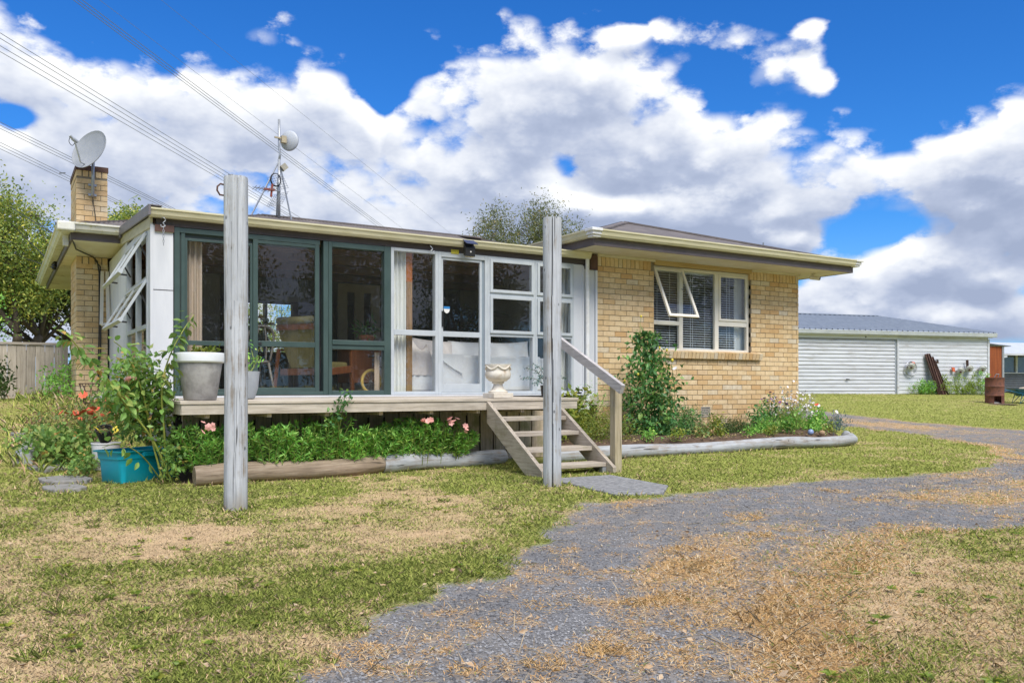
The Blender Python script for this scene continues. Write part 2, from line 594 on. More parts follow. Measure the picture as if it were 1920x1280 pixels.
def leaf_mat(name, stops, trans=0.35, rough=0.45, spec=0.4):
    m, t, p = new_mat(name)
    out = m.node_tree.nodes['Material Output']
    geo = t.n('ShaderNodeNewGeometry')
    oi = t.n('ShaderNodeObjectInfo')
    r = t.math('FRACT', t.math('ADD', geo.outputs['Random Per Island'], oi.outputs['Random']))
    col = t.ramp(r, stops)
    n = t.noise(geo.outputs['Position'], 1.7, 3, 0.5)
    col = t.n('ShaderNodeHueSaturation', {'Color': col, 'Value': t.maprange(n, 0.3, 0.7, 0.75, 1.25), 'Saturation': 1.0}).outputs[0]
    t.set(p, 'Base Color', col)
    p.inputs['Roughness'].default_value = rough
    p.inputs['Specular IOR Level'].default_value = spec
    tr = t.n('ShaderNodeBsdfTranslucent', {0: col})
    mx = t.n('ShaderNodeMixShader', {0: trans, 1: p.outputs[0], 2: tr.outputs[0]})
    m.node_tree.links.new(mx.outputs[0], out.inputs[0])
    return m


def attr_mat(name, trans=0.25, rough=0.7):
    """blades coloured by attribute; their normals lean to the turf's own so the sward shades as one surface"""
    m, t, p = new_mat(name)
    out = m.node_tree.nodes['Material Output']
    at = t.n('ShaderNodeAttribute')
    at.attribute_name = 'col'
    col = at.outputs[0]
    geo = t.n('ShaderNodeNewGeometry')
    nn = t.vmath('NORMALIZE', t.vmath('ADD', t.vmath('MULTIPLY', geo.outputs['Normal'], (0.45, 0.45, 0.45)), (0, 0, 0.8)))
    t.set(p, 'Base Color', col)
    t.set(p, 'Normal', nn)
    p.inputs['Roughness'].default_value = rough
    p.inputs['Specular IOR Level'].default_value = 0.15
    tr = t.n('ShaderNodeBsdfTranslucent', {0: col})
    mx = t.n('ShaderNodeMixShader', {0: trans, 1: p.outputs[0], 2: tr.outputs[0]})
    m.node_tree.links.new(mx.outputs[0], out.inputs[0])
    return m


def ground_mat():
    m, t, p = new_mat('ground')
    at = t.n('ShaderNodeAttribute')
    at.attribute_name = 'col'
    geo = t.n('ShaderNodeNewGeometry')
    v = geo.outputs['Position']
    n1 = t.noise(v, 60, 5, 0.7)
    n2 = t.noise(v, 7, 6, 0.65)
    f = t.math('ADD', t.math('MULTIPLY', n1, 0.9), t.math('MULTIPLY', n2, 0.5))
    val = t.maprange(f, 0.42, 0.98, 0.55, 1.45, smooth=False)
    col = t.n('ShaderNodeHueSaturation', {'Color': at.outputs[0], 'Value': val}).outputs[0]
    t.set(p, 'Base Color', col)
    p.inputs['Roughness'].default_value = 0.95
    p.inputs['Specular IOR Level'].default_value = 0.1
    bump(t, p, t.math('ADD', n1, t.noise(v, 160, 3, 0.6)), 0.6, 0.02)
    return m


M = dict(
    brick=brick_mat('brick_single', False), brickwork=brick_mat('brick_islands', True),
    mortar=simple('mortar', (0.27, 0.235, 0.185), (0.20, 0.17, 0.13), 0.95, 20, bstr=0.4),
    roof=simple('roof_metal', (0.155, 0.135, 0.13), (0.118, 0.10, 0.096), 0.75, 5, bstr=0.25, bscale=150, stain=(0.21, 0.18, 0.165), stain_scale=2.0),
    gutter=simple('gutter_cream', (0.64, 0.60, 0.42), (0.54, 0.50, 0.32), 0.5, 7, stretch=(0.35, 0.35, 3), stain=(0.30, 0.28, 0.10), stain_scale=6, stain_lo=0.6),
    gutter_white=simple('gutter_white', (0.72, 0.71, 0.64), (0.60, 0.58, 0.50), 0.5, 5, stain=(0.45, 0.43, 0.12), stain_scale=9, stain_lo=0.53),
    white_cap=simple('white_cap', (0.78, 0.78, 0.77), (0.66, 0.65, 0.62), 0.45, 9),
    fascia=simple('fascia_brown', (0.125, 0.105, 0.112), (0.10, 0.083, 0.088), 0.6, 4),
    fascia_dark=simple('fascia_dark', (0.062, 0.050, 0.050), (0.048, 0.038, 0.038), 0.65, 5, stain=(0.5, 0.47, 0.43), stain_scale=16, stain_lo=0.74),
    soffit=simple('soffit', (0.70, 0.655, 0.56), (0.60, 0.54, 0.42), 0.8, 1.6, stain=(0.50, 0.40, 0.24), stain_scale=1.3, stain_lo=0.58),
    white_paint=simple('white_paint', (0.64, 0.655, 0.68), (0.56, 0.575, 0.605), 0.55, 3, stretch=(1, 1, 0.2), stain=(0.5, 0.5, 0.5), stain_scale=4, stain_lo=0.68),
    alu=simple('white_aluminium', (0.48, 0.515, 0.54), (0.42, 0.455, 0.48), 0.4, 4, bstr=0.03),
    cream_frame=simple('cream_frame', (0.78, 0.74, 0.66), (0.72, 0.68, 0.60), 0.45, 3, bstr=0.03),
    green_alu=simple('green_aluminium', (0.050, 0.083, 0.076), (0.038, 0.066, 0.060), 0.38, 3, bstr=0.04, stain=(0.16, 0.23, 0.21), stain_scale=7, stain_lo=0.66),
    green_dark=simple('green_shadowline', (0.035, 0.055, 0.052), (0.028, 0.042, 0.04), 0.5, 3, bstr=0.0),
    black=simple('black_plastic', (0.02, 0.02, 0.022), (0.014, 0.014, 0.015), 0.45, 5, bstr=0.05),
    glass=glass_mat('glass'),
    glass_wing=glass_mat('glass_wing', (0.93, 0.95, 0.955), 1.1, 0.0),
    deckw=wood('deck_timber', (0.60, 0.54, 0.46), (0.50, 0.44, 0.365), (0.33, 0.28, 0.22), 'X'),
    stairw=wood('stair_timber', (0.549, 0.488, 0.415), (0.451, 0.390, 0.323), (0.281, 0.232, 0.183), 'X', green=(0.27, 0.25, 0.15)),
    stringw=wood('stringer_timber', (0.549, 0.488, 0.403), (0.451, 0.384, 0.311), (0.281, 0.232, 0.183), 'Y', green=(0.27, 0.24, 0.16)),
    railw=wood('rail_timber', (0.58, 0.55, 0.55), (0.50, 0.47, 0.465), (0.36, 0.335, 0.325), 'Y'),
    postw=wood('post_timber', (0.52, 0.45, 0.32), (0.43, 0.36, 0.24), (0.28, 0.23, 0.15), 'Z', green=(0.33, 0.30, 0.16)),
    slatw=wood('slat_timber', (0.637, 0.525, 0.394), (0.506, 0.404, 0.290), (0.281, 0.225, 0.160), 'Z', green=(0.17, 0.18, 0.06)),
    fencew=wood('fence_timber', (0.47, 0.42, 0.36), (0.38, 0.335, 0.28), (0.24, 0.205, 0.165), 'Z', 0.16),
    fencerail=wood('fence_rail_timber', (0.50, 0.45, 0.38), (0.40, 0.355, 0.30), (0.26, 0.22, 0.18), 'X', 0.1),
    pole=wood('painted_pole', (0.40, 0.37, 0.32), (0.30, 0.27, 0.235), (0.14, 0.125, 0.11), 'Z', 0.0, paint=(0.52, 0.545, 0.58), paint_lo=0.37, coarse=True),
    logw=wood('log_timber', (0.36, 0.29, 0.22), (0.27, 0.205, 0.145), (0.13, 0.095, 0.065), 'X', 0.1),
    logp=wood('log_painted', (0.38, 0.35, 0.32), (0.30, 0.265, 0.235), (0.15, 0.125, 0.105), 'X', 0.05, paint=(0.44, 0.455, 0.475), paint_lo=0.40, coarse=True),
    rawtimber=wood('raw_timber', (0.36, 0.22, 0.11), (0.27, 0.155, 0.07), (0.17, 0.095, 0.04), 'Z', 0),
    orange_wood=wood('orange_timber', (0.46, 0.16, 0.045), (0.38, 0.12, 0.03), (0.26, 0.08, 0.02), 'Z', 0),
    concrete=simple('pot_concrete', (0.38, 0.37, 0.355), (0.255, 0.245, 0.235), 0.85, 9, bstr=0.3, stain=(0.20, 0.19, 0.175), stain_scale=5, stain_lo=0.62),
    slab=simple('slab_concrete', (0.30, 0.30, 0.30), (0.15, 0.15, 0.155), 0.9, 26, bstr=0.5, bscale=110, stain=(0.36, 0.35, 0.34), stain_scale=90, stain_lo=0.58),
    stone=simple('stone_slab', (0.29, 0.28, 0.265), (0.20, 0.19, 0.175), 0.9, 12, bstr=0.5, bscale=70),
    pot_white=simple('pot_white', (0.77, 0.80, 0.82), (0.70, 0.73, 0.75), 0.6, 6, bstr=0.05),
    pot_grey=simple('pot_grey', (0.36, 0.39, 0.42), (0.30, 0.33, 0.36), 0.6, 6, bstr=0.08),
    urn=simple('urn_stone', (0.70, 0.66, 0.585), (0.57, 0.51, 0.42), 0.9, 8, bstr=0.35, stain=(0.34, 0.24, 0.15), stain_scale=7, stain_lo=0.58),
    teal=simple('teal_plastic', (0.004, 0.36, 0.49), (0.004, 0.32, 0.44), 0.35, 3, bstr=0.03),
    bucket=simple('bucket_white', (0.74, 0.72, 0.74), (0.66, 0.64, 0.65), 0.45, 4, bstr=0.03),
    rust=simple('rust_iron', (0.20, 0.075, 0.045), (0.11, 0.045, 0.032), 0.85, 7, bstr=0.4, stain=(0.055, 0.032, 0.028), stain_scale=3),
    rust_bright=simple('rust_sheet', (0.34, 0.095, 0.028), (0.23, 0.06, 0.02), 0.85, 3, bstr=0.3, stretch=(3, 3, 0.4), stain=(0.55, 0.50, 0.46), stain_scale=2.4, stain_lo=0.68),
    rust_brown=simple('rust_brown', (0.12, 0.062, 0.048), (0.075, 0.04, 0.033), 0.8, 5, bstr=0.3),
    galv=simple('galvanised', (0.42, 0.44, 0.47), (0.34, 0.36, 0.39), 0.42, 9, metal=0.55, bstr=0.05),
    dish=simple('dish_grey', (0.31, 0.33, 0.36), (0.27, 0.29, 0.32), 0.5, 4, bstr=0.03, stain=(0.50, 0.50, 0.22), stain_scale=4.5, stain_lo=0.66),
    dish_white=simple('dish_white', (0.46, 0.49, 0.54), (0.42, 0.45, 0.50), 0.5, 4, bstr=0.03),
    shed_white=simple('shed_white', (0.58, 0.60, 0.645), (0.50, 0.515, 0.555), 0.6, 5, stretch=(0.3, 0.3, 2), stain=(0.40, 0.39, 0.38), stain_scale=5, stain_lo=0.54, rnd=0.07),
    shed_roof=simple('shed_roof', (0.24, 0.28, 0.345), (0.20, 0.235, 0.295), 0.5, 3, bstr=0.05),
    shed_dark=simple('shed_dark', (0.115, 0.13, 0.16), (0.09, 0.10, 0.125), 0.6, 4, bstr=0.05),
    rusty_orange=simple('rag_orange', (0.62, 0.14, 0.06), (0.48, 0.10, 0.04), 0.7, 10),
    barrow=simple('barrow_blue', (0.015, 0.12, 0.22), (0.012, 0.09, 0.17), 0.45, 6, stain=(0.20, 0.18, 0.15), stain_scale=9, stain_lo=0.66),
    bag=simple('bag_white', (0.70, 0.66, 0.64), (0.62, 0.20, 0.12), 0.6, 9),
    linen=simple('white_linen', (0.80, 0.80, 0.82), (0.72, 0.72, 0.75), 0.9, 3, bstr=0.15, bscale=18),
    pinkish=simple('pale_cushion', (0.70, 0.64, 0.63), (0.60, 0.55, 0.54), 0.9, 5, bstr=0.2, bscale=25),
    curtain=simple('white_curtain', (0.76, 0.76, 0.74), (0.66, 0.66, 0.63), 0.9, 3, stretch=(6, 6, 0.3), bstr=0.05),
    curtain_beige=simple('beige_curtain', (0.55, 0.44, 0.35), (0.44, 0.35, 0.27), 0.9, 3, stretch=(6, 6, 0.3), bstr=0.05),
    curtain_dark=simple('dark_curtain', (0.06, 0.055, 0.075), (0.045, 0.04, 0.055), 0.9, 3, stretch=(6, 6, 0.3), bstr=0.05),
    blind=simple('blind_white', (0.80, 0.82, 0.84), (0.76, 0.78, 0.80), 0.5, 3, bstr=0.0),
    in_wall=simple('inner_wall', (0.36, 0.335, 0.31), (0.31, 0.29, 0.265), 0.9, 2, bstr=0.05),
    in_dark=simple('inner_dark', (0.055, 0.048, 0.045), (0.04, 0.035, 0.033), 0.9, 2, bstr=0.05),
    in_floor=simple('inner_floor', (0.11, 0.075, 0.05), (0.07, 0.048, 0.032), 0.5, 6, stretch=(0.3, 2, 1), bstr=0.05),
    in_beam=simple('inner_beam', (0.17, 0.085, 0.045), (0.11, 0.055, 0.03), 0.8, 4, stretch=(0.2, 3, 3), bstr=0.1),
    in_frame=simple('inner_frame', (0.52, 0.45, 0.35), (0.45, 0.385, 0.30), 0.7, 4, bstr=0.05),
    teak=simple('teak', (0.22, 0.075, 0.025), (0.15, 0.05, 0.018), 0.4, 4, stretch=(6, 6, 0.5), bstr=0.05),
    mustard=simple('mustard_fabric', (0.235, 0.20, 0.07), (0.19, 0.16, 0.055), 0.9, 9, bstr=0.15),
    terracotta=simple('terracotta', (0.47, 0.17, 0.075), (0.38, 0.135, 0.06), 0.75, 6),
    tyre_yellow=simple('tyre_yellow', (0.68, 0.45, 0.10), (0.60, 0.39, 0.085), 0.6, 6),
    navy=simple('dark_picture', (0.010, 0.014, 0.022), (0.03, 0.035, 0.045), 0.35, 2, bstr=0.0),
    solar=simple('solar_cell', (0.012, 0.018, 0.06), (0.016, 0.024, 0.075), 0.2, 40, bstr=0.0),
    lens_=simple('lamp_lens', (0.62, 0.52, 0.30), (0.5, 0.42, 0.25), 0.25, 30, bstr=0.0),
    soil=simple('soil', (0.115, 0.072, 0.045), (0.07, 0.043, 0.027), 0.95, 14, bstr=0.8, bscale=45, stain=(0.24, 0.17, 0.10), stain_scale=24, stain_lo=0.6),
    bark=simple('bark', (0.115, 0.088, 0.062), (0.07, 0.054, 0.038), 0.9, 7, bstr=0.6, bscale=22, stretch=(2, 2, 0.4)),
    bark_grey=simple('bark_grey', (0.24, 0.215, 0.18), (0.16, 0.14, 0.115), 0.9, 7, bstr=0.5, bscale=22, stretch=(2, 2, 0.4)),
    stem=simple('stem_green', (0.19, 0.24, 0.055), (0.14, 0.18, 0.04), 0.6, 9, bstr=0.1),
    stem_yellow=simple('stem_yellow', (0.30, 0.33, 0.065), (0.24, 0.27, 0.05), 0.55, 9, bstr=0.1),
    stem_dry=simple('stem_dry', (0.33, 0.24, 0.12), (0.24, 0.17, 0.085), 0.8, 9, bstr=0.1),
    red_petal=simple('red_petal', (0.68, 0.075, 0.04), (0.60, 0.15, 0.06), 0.6, 30, bstr=0.0),
    pink_petal=simple('pink_petal', (0.75, 0.33, 0.30), (0.72, 0.42, 0.36), 0.6, 40, bstr=0.0),
    white_petal=simple('white_petal', (0.82, 0.80, 0.80), (0.76, 0.72, 0.74), 0.6, 30, bstr=0.0),
    purple_petal=simple('purple_petal', (0.20, 0.06, 0.28), (0.15, 0.045, 0.22), 0.6, 30, bstr=0.0),
    yellow_petal=simple('yellow_petal', (0.68, 0.52, 0.035), (0.6, 0.5, 0.06), 0.6, 30, bstr=0.0),
    wire=simple('conductor', (0.16, 0.17, 0.20), (0.14, 0.15, 0.17), 0.5, 2, bstr=0.0),
    blue_glass=simple('blue_ball', (0.20, 0.28, 0.50), (0.26, 0.34, 0.55), 0.15, 6, bstr=0.0),
    pebble=simple('pebble', (0.2, 0.2, 0.2)),
    grass=attr_mat('grass_blade', 0.15), straw=attr_mat('straw', 0.1),
    ground=ground_mat(),
    leaf_rose=leaf_mat('leaf_rose', [(0, (0.138, 0.265, 0.065)), (0.4, (0.202, 0.366, 0.083)), (0.75, (0.285, 0.440, 0.110)), (0.93, (0.366, 0.404, 0.110)), (1, (0.550, 0.311, 0.091))]),
    leaf_bright=leaf_mat('leaf_bright', [(0, (0.168, 0.412, 0.068)), (0.5, (0.251, 0.557, 0.098)), (0.85, (0.392, 0.667, 0.144)), (1, (0.560, 0.710, 0.155))]),
    leaf_dahlia=leaf_mat('leaf_dahlia', [(0, (0.063, 0.176, 0.056)), (0.5, (0.100, 0.255, 0.073)), (0.85, (0.163, 0.342, 0.082)), (1, (0.274, 0.421, 0.097))], 0.25),
    leaf_lime=leaf_mat('leaf_lime', [(0, (0.16, 0.25, 0.035)), (0.5, (0.24, 0.31, 0.05)), (1, (0.36, 0.35, 0.05))]),
    leaf_dark=leaf_mat('leaf_dark', [(0, (0.035, 0.075, 0.022)), (0.6, (0.06, 0.115, 0.03)), (1, (0.11, 0.15, 0.04))]),
    leaf_mixed=leaf_mat('leaf_mixed', [(0, (0.113, 0.197, 0.056)), (0.35, (0.187, 0.281, 0.075)), (0.6, (0.299, 0.317, 0.103)), (0.8, (0.411, 0.281, 0.113)), (1, (0.224, 0.131, 0.084))]),
    leaf_euc=leaf_mat('leaf_eucalyptus', [(0, (0.140, 0.175, 0.077)), (0.5, (0.196, 0.238, 0.105)), (0.85, (0.266, 0.259, 0.105)), (1, (0.322, 0.238, 0.091))], 0.3),
    leaf_blue=leaf_mat('leaf_blue', [(0, (0.096, 0.186, 0.174)), (0.6, (0.156, 0.258, 0.240)), (1, (0.216, 0.324, 0.300))], 0.2),
    leaf_tree=leaf_mat('leaf_tree', [(0, (0.146, 0.235, 0.057)), (0.4, (0.259, 0.359, 0.079)), (0.75, (0.427, 0.482, 0.100)), (1, (0.673, 0.606, 0.112))], 0.35),
    leaf_tree_dark=leaf_mat('leaf_tree_dark', [(0, (0.056, 0.096, 0.035)), (0.5, (0.096, 0.144, 0.048)), (1, (0.160, 0.200, 0.064))], 0.3),
    leaf_weed=leaf_mat('leaf_weed', [(0, (0.188, 0.300, 0.044)), (0.5, (0.275, 0.400, 0.062)), (1, (0.400, 0.450, 0.094))]),
    leaf_straw=leaf_mat('leaf_straw', [(0, (0.33, 0.235, 0.11)), (0.5, (0.44, 0.33, 0.16)), (1, (0.25, 0.26, 0.08))], 0.2),
)
MATS.pop('pebble', None)
M['pebble'] = leaf_mat('pebble_grey', [(0, (0.09, 0.091, 0.10)), (0.45, (0.175, 0.176, 0.186)), (0.8, (0.245, 0.245, 0.255)), (0.97, (0.24, 0.24, 0.255)), (1, (0.34, 0.335, 0.33))], 0.0, 0.8, 0.3)

# ------------------------------------------------------------------ terrain
def S(t):
    t = np.clip(t, 0, 1)
    return t * t * (3 - 2 * t)


def hgt(x, y):
    x, y = np.asarray(x, float), np.asarray(y, float)
    l = 0.72 * S((y - 9) / 6.5)
    r = 0.66 * S((y - 8.5) / 13)
    b = S((x - 1) / 7)
    return l * (1 - b) + r * b


def hz(x, y):
    return float(hgt(x, y))


# patches of green and dry lawn, dead grass on the drive: (x, y, radius along right, radius along view, weight)
LAWN = [(2.24, 6.08, 1.33, 1.11, -0.37), (0.93, 5.47, 1.08, 0.72, -0.34), (0.24, 6.22, 0.41, 0.6, -0.28), (1.37, 3.02, 0.25, 0.29, -0.22), (0.63, 3.02, 0.74, 0.23, -0.09), (0.23, 3.2, 0.36, 0.16, -0.19), (2.56, 5.17, 0.47, 0.49, -0.22), (1.19, 7.8, 1.11, 1.08, 0.36), (3.15, 4.81, 0.4, 1.02, 0.45), (2.26, 3.93, 0.37, 0.48, 0.36), (4.76, 7.37, 0.67, 1.15, 0.36), (7.77, 8.18, 2.4, 2.0, 0.34), (0.81, 4.51, 0.54, 0.37, 0.18), (1.31, 3.75, 0.49, 0.25, 0.14), (9.11, 5.71, 0.91, 0.74, 0.18), (19.76, 13.09, 2.72, 4.57, 0.36), (0.3, 10.25, 0.45, 0.81, 0.18), (2.09, 7.05, 0.27, 0.68, 0.36), (6.12, 6.85, 0.86, 0.77, 0.27), (3.76, 2.03, 0.2, 0.86, 0.15), (3.9, 2.75, 0.6, 0.6, -0.55), (3.2, 2.05, 0.5, 0.5, -0.45), (4.6, 2.9, 0.5, 0.6, -0.3)]
STRAW = [(2.54, 2.67, 0.34, 0.44, 0.32), (2.82, 2.4, 0.49, 0.59, 0.54), (3.7, 2.68, 0.59, 0.67, 0.75), (2.7, 1.89, 0.57, 0.5, 1.0), (1.71, 2.65, 0.28, 0.4, 0.24), (1.97, 2.2, 0.22, 0.34, 0.27), (1.53, 2.92, 0.19, 0.44, 0.27), (4.97, 3.11, 0.56, 0.46, 0.7), (7.12, 3.98, 0.5, 0.68, 0.8), (8.84, 4.89, 0.47, 0.86, 1.28), (16.92, 11.99, 2.6, 1.79, 0.96), (12.42, 6.95, 0.76, 2.8, 1.28), (3.15, 3.36, 0.17, 0.22, 0.8), (3.77, 3.74, 0.13, 0.12, 0.6), (4.51, 5.58, 0.27, 0.2, 1.0), (1.16, 2.77, 0.23, 0.3, 0.36), (2.54, 3.68, 0.31, 0.27, 0.3), (3.51, 3.09, 0.25, 0.19, 0.6), (13.41, 8.4, 1.3, 1.86, 0.96), (2.42, 3.2, 0.2, 0.21, 0.18), (3.2, 2.0, 0.5, 0.5, 0.6), (4.2, 2.75, 0.5, 0.5, 0.6), (3.9, 2.9, 0.8, 0.7, 0.7), (3.2, 2.35, 0.55, 0.6, 0.42), (4.9, 3.2, 0.7, 0.5, 0.6), (2.9, 2.9, 0.45, 0.35, 0.3)]
DRIVE = [(0.5, 2.22), (0.94, 2.69), (1.52, 3.4), (2.06, 3.79), (2.98, 4.55), (4.07, 5.43), (4.89, 5.54), (6.08, 5.68), (7.65, 5.67), (9.03, 5.34), (10.71, 5.84), (13.18, 7.37), (15.18, 9.72), (15.5, 11.5), (15.37, 12.35), (15.99, 13.77), (17.7, 15.06), (18.47, 14.67), (18.3, 12.97), (18.52, 11.21), (18.72, 9.67), (18.74, 7.88), (10.61, 3.51), (7.26, 2.71), (5.97, 3.09), (5.18, 3.21), (4.09, 2.9), (3.09, 2.24), (2.2, 1.71), (1.57, 1.31), (-0.5, 0.6), (-0.6, 1.2)]
CY, SY = math.cos(R(YAW)), math.sin(R(YAW))


def patches(lst, x, y):
    t = 0
    for (cx, cy, rr, rf, w) in lst:
        dx, dy = x - cx, y - cy
        u = (dx * CY - dy * SY) / rr
        v = (dx * SY + dy * CY) / rf
        t = t + w * np.exp(-(u * u + v * v) * 0.7)
    return t


def sdf(poly, x, y):
    d2 = np.full(x.shape, 1e9)
    ins = np.zeros(x.shape, bool)
    n = len(poly)
    for i in range(n):
        ax, ay = poly[i]
        bx, by = poly[(i + 1) % n]
        ex, ey = bx - ax, by - ay
        t = np.clip(((x - ax) * ex + (y - ay) * ey) / (ex * ex + ey * ey), 0, 1)
        d2 = np.minimum(d2, (x - ax - t * ex) ** 2 + (y - ay - t * ey) ** 2)
        c = ((ay > y) != (by > y)) & (x < (bx - ax) * (y - ay) / (by - ay + 1e-12) + ax)
        ins ^= c
    d = np.sqrt(d2)
    return np.where(ins, -d, d)


def gravel(x, y):
    """1 on the drive, 0 on the lawn, ragged edge"""
    d = sdf(DRIVE, x, y)
    d = d + (fbm(x, y, 2.2, 5) - 0.5) * 0.55 + (fbm(x, y, 9, 8, 3) - 0.5) * 0.22
    return 1 - S((d + 0.06) / 0.16)


def strawness(x, y):
    s = patches(STRAW, x, y)
    n = fbm(x, y, 2.6, 31, 5)
    n2 = fbm(x, y, 11, 37, 4)
    d = sdf(DRIVE, x, y)
    track = np.exp(-((d + 0.55) / 0.30) ** 2)
    s = s * (1 - 0.75 * track)
    return np.clip((s * 0.95 + 0.16) * (0.1 + 1.6 * n) + (n2 - 0.5) * 1.5 - 0.16, 0, 1)


def greenness(x, y):
    g = 0.69 + patches(LAWN, x, y)
    far = S((np.hypot(x, y) - 9) / 8)
    g = g + far * 0.24
    n = fbm(x, y, 1.9, 3, 5)
    n2 = fbm(x, y, 9.5, 13, 4)
    return np.clip(g + ((n - 0.5) * 1.5 + (n2 - 0.5) * 0.85) * (1 - 0.25 * far), 0, 1)


def build_ground():
    fx = np.arange(-3, 24.001, 0.06)
    fy = np.arange(0.6, 23, 0.06)
    far = np.array([0.4, 1, 2, 4, 7, 12, 20, 35, 60, 110, 200, 400, 800, 1600, 3000])
    xs = np.concatenate([(-3 - far)[::-1], fx, 24 + far])
    ys = np.concatenate([(0.6 - far)[::-1], fy, 23 + far])
    X, Y = np.meshgrid(xs, ys)
    Z = hgt(X, Y)
    gv = gravel(X, Y)
    st = strawness(X, Y)
    gr = greenness(X, Y)
    Z = Z + (fbm(X, Y, 1.1, 77, 3) - 0.5) * 0.03 * (np.hypot(X, Y) < 40) - 0.012 * gv
    dry = np.array([0.56, 0.40, 0.235])
    grn = np.array([0.33, 0.345, 0.09])
    soil = np.array([0.19, 0.135, 0.08])
    n = fbm(X, Y, 5, 51, 4)[..., None]
    lawn = dry * (1 - gr[..., None]) + grn * gr[..., None]
    lawn = lawn * (0.8 + 0.4 * n)
    lawn = lawn * (1 - 0.35 * S((n - 0.62) / 0.1)) + soil * 0.35 * S((n - 0.62) / 0.1)
    grav = np.array([0.205, 0.204, 0.21]) * (0.8 + 0.45 * fbm(X, Y, 11, 61, 3)[..., None])
    dust = S((fbm(X, Y, 0.9, 71, 4) - 0.5) / 0.2)[..., None]
    grav = grav * (1 - 0.5 * dust) + np.array([0.24, 0.225, 0.21]) * 0.5 * dust
    stc = np.array([0.56, 0.36, 0.175])
    s3 = (st * 0.75)[..., None]
    grav = grav * (1 - s3) + stc * s3
    C = lawn * (1 - gv[..., None]) + grav * gv[..., None]
    ny, nx = X.shape
    idx = np.arange(nx * ny).reshape(ny, nx)
    F = np.stack([idx[:-1, :-1], idx[:-1, 1:], idx[1:, 1:], idx[1:, :-1]], -1).reshape(-1, 4)
    V = np.stack([X, Y, Z], -1).reshape(-1, 3)
    o = npmesh('ground', V, [F], M['ground'], None, C.reshape(-1, 3), True)
    tag(o, kind='structure')
    return o


ground = build_ground()

# ------------------------------------------------------------------ house
W, MW, FL = 10.74, 15.24, 0.84          # front wall plane, main wall plane, floor level
WX0, WX1 = 8.139, 12.869                # wing
SX0 = 1.552                             # sunroom's outer side
house = thing('brick_house', 'low yellow-brick house with brown hip roof and glazed sunroom front', 'house', (WX0, W, 0.0))

# --- walls behind the bricks (mortar face)
mb = MB()
WIN = (9.314, 11.602, 1.545, 2.972)     # window opening in the wing
T = 0.22
mb.box(WX0 + 0.006, W + 0.008, -0.1, WIN[0], W + T, 3.06)
mb.box(WIN[1], W + 0.008, -0.1, WX1 - 0.006, W + T, 3.06)
mb.box(WIN[0], W + 0.008, -0.1, WIN[1], W + T, WIN[2])
mb.box(WIN[0], W + 0.008, WIN[3] + 0.06, WIN[1], W + T, 3.06)
mb.box(WX1 - T, W + T, -0.1, WX1 - 0.006, 20.4, 3.06)
mb.box(WX0 + 0.006, W + T, -0.1, WX0 + T, MW, 3.06)
mb.build('wall', M['mortar'], house)
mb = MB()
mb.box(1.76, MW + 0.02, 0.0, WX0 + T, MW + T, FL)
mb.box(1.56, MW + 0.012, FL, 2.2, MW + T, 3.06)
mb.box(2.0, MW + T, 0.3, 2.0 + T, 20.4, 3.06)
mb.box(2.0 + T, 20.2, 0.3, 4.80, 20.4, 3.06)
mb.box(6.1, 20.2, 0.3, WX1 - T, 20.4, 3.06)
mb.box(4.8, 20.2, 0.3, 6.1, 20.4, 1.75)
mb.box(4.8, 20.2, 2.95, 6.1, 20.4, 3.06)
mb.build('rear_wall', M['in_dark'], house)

# --- bricks
BR = []                                  # (x, y, z, along, len, depth, high)


def course_x(x0, x1, y, z, half, skip=None):
    x = x0
    first = True
    while x < x1 - 0.02:
        L = 0.11 if (first and half) else 0.23
        first = False
        e = min(x + L, x1)
        pcs = [(x, e)]
        if skip and skip[2] - 0.02 < z + 0.038 < skip[3] + 0.02:
            out = []
            for a, b in pcs:
                if b <= skip[0] or a >= skip[1]:
                    out.append((a, b))
                else:
                    if a < skip[0] - 0.03: out.append((a, skip[0]))
                    if b > skip[1] + 0.03: out.append((skip[1], b))
            pcs = out
        for a, b in pcs:
            if b - a > 0.03:
                BR.append(((a + b) / 2, y + 0.05, z + 0.038, b - a, 0.1, 0.076))
        x += L + 0.01


k = 0
z = 2.872 - 0.086
while z > 0.0:
    course_x(WX0, WX1, W, z, k % 2 == 0, WIN)
    z -= 0.086
    k += 1
x = WX0                                  # soldier course under the soffit
while x < WX1 - 0.03:
    if x + 0.076 <= WIN[0] + 0.02 or x >= WIN[1] - 0.02:
        BR.append((x + 0.038, W + 0.05, 2.872 + 0.092, 0.076, 0.1, 0.184))
    x += 0.0862
# chimney breast at the far left, carried up as the chimney
CX0, CX1, CY0, CY1 = 1.069, 1.525, MW, 16.43
z = 0.62
k = 0
while z < 4.30:
    if not 2.86 < z < 3.08:
        a = 0.11 if k % 2 else 0.23
        xs_ = [(CX0, CX0 + a)]
        x = CX0 + a + 0.01
        while x < CX1 - 0.02:
            xs_.append((x, min(x + 0.23, CX1)))
            x += 0.24
        for a_, b_ in xs_:
            BR.append(((a_ + b_) / 2, CY0 + 0.05, z + 0.038, b_ - a_, 0.1, 0.076))
        y = CY0 + 0.11 + (0.12 if k % 2 else 0)
        if k % 2:
            BR.append((CX0 + 0.05, CY0 + 0.165, z + 0.038, 0.1, 0.11, 0.076))
        while y < CY1 - 0.03:
            L = min(0.23, CY1 - y)
            BR.append((CX0 + 0.05, y + L / 2, z + 0.038, 0.1, L, 0.076))
            y += 0.24
    z += 0.086
    k += 1
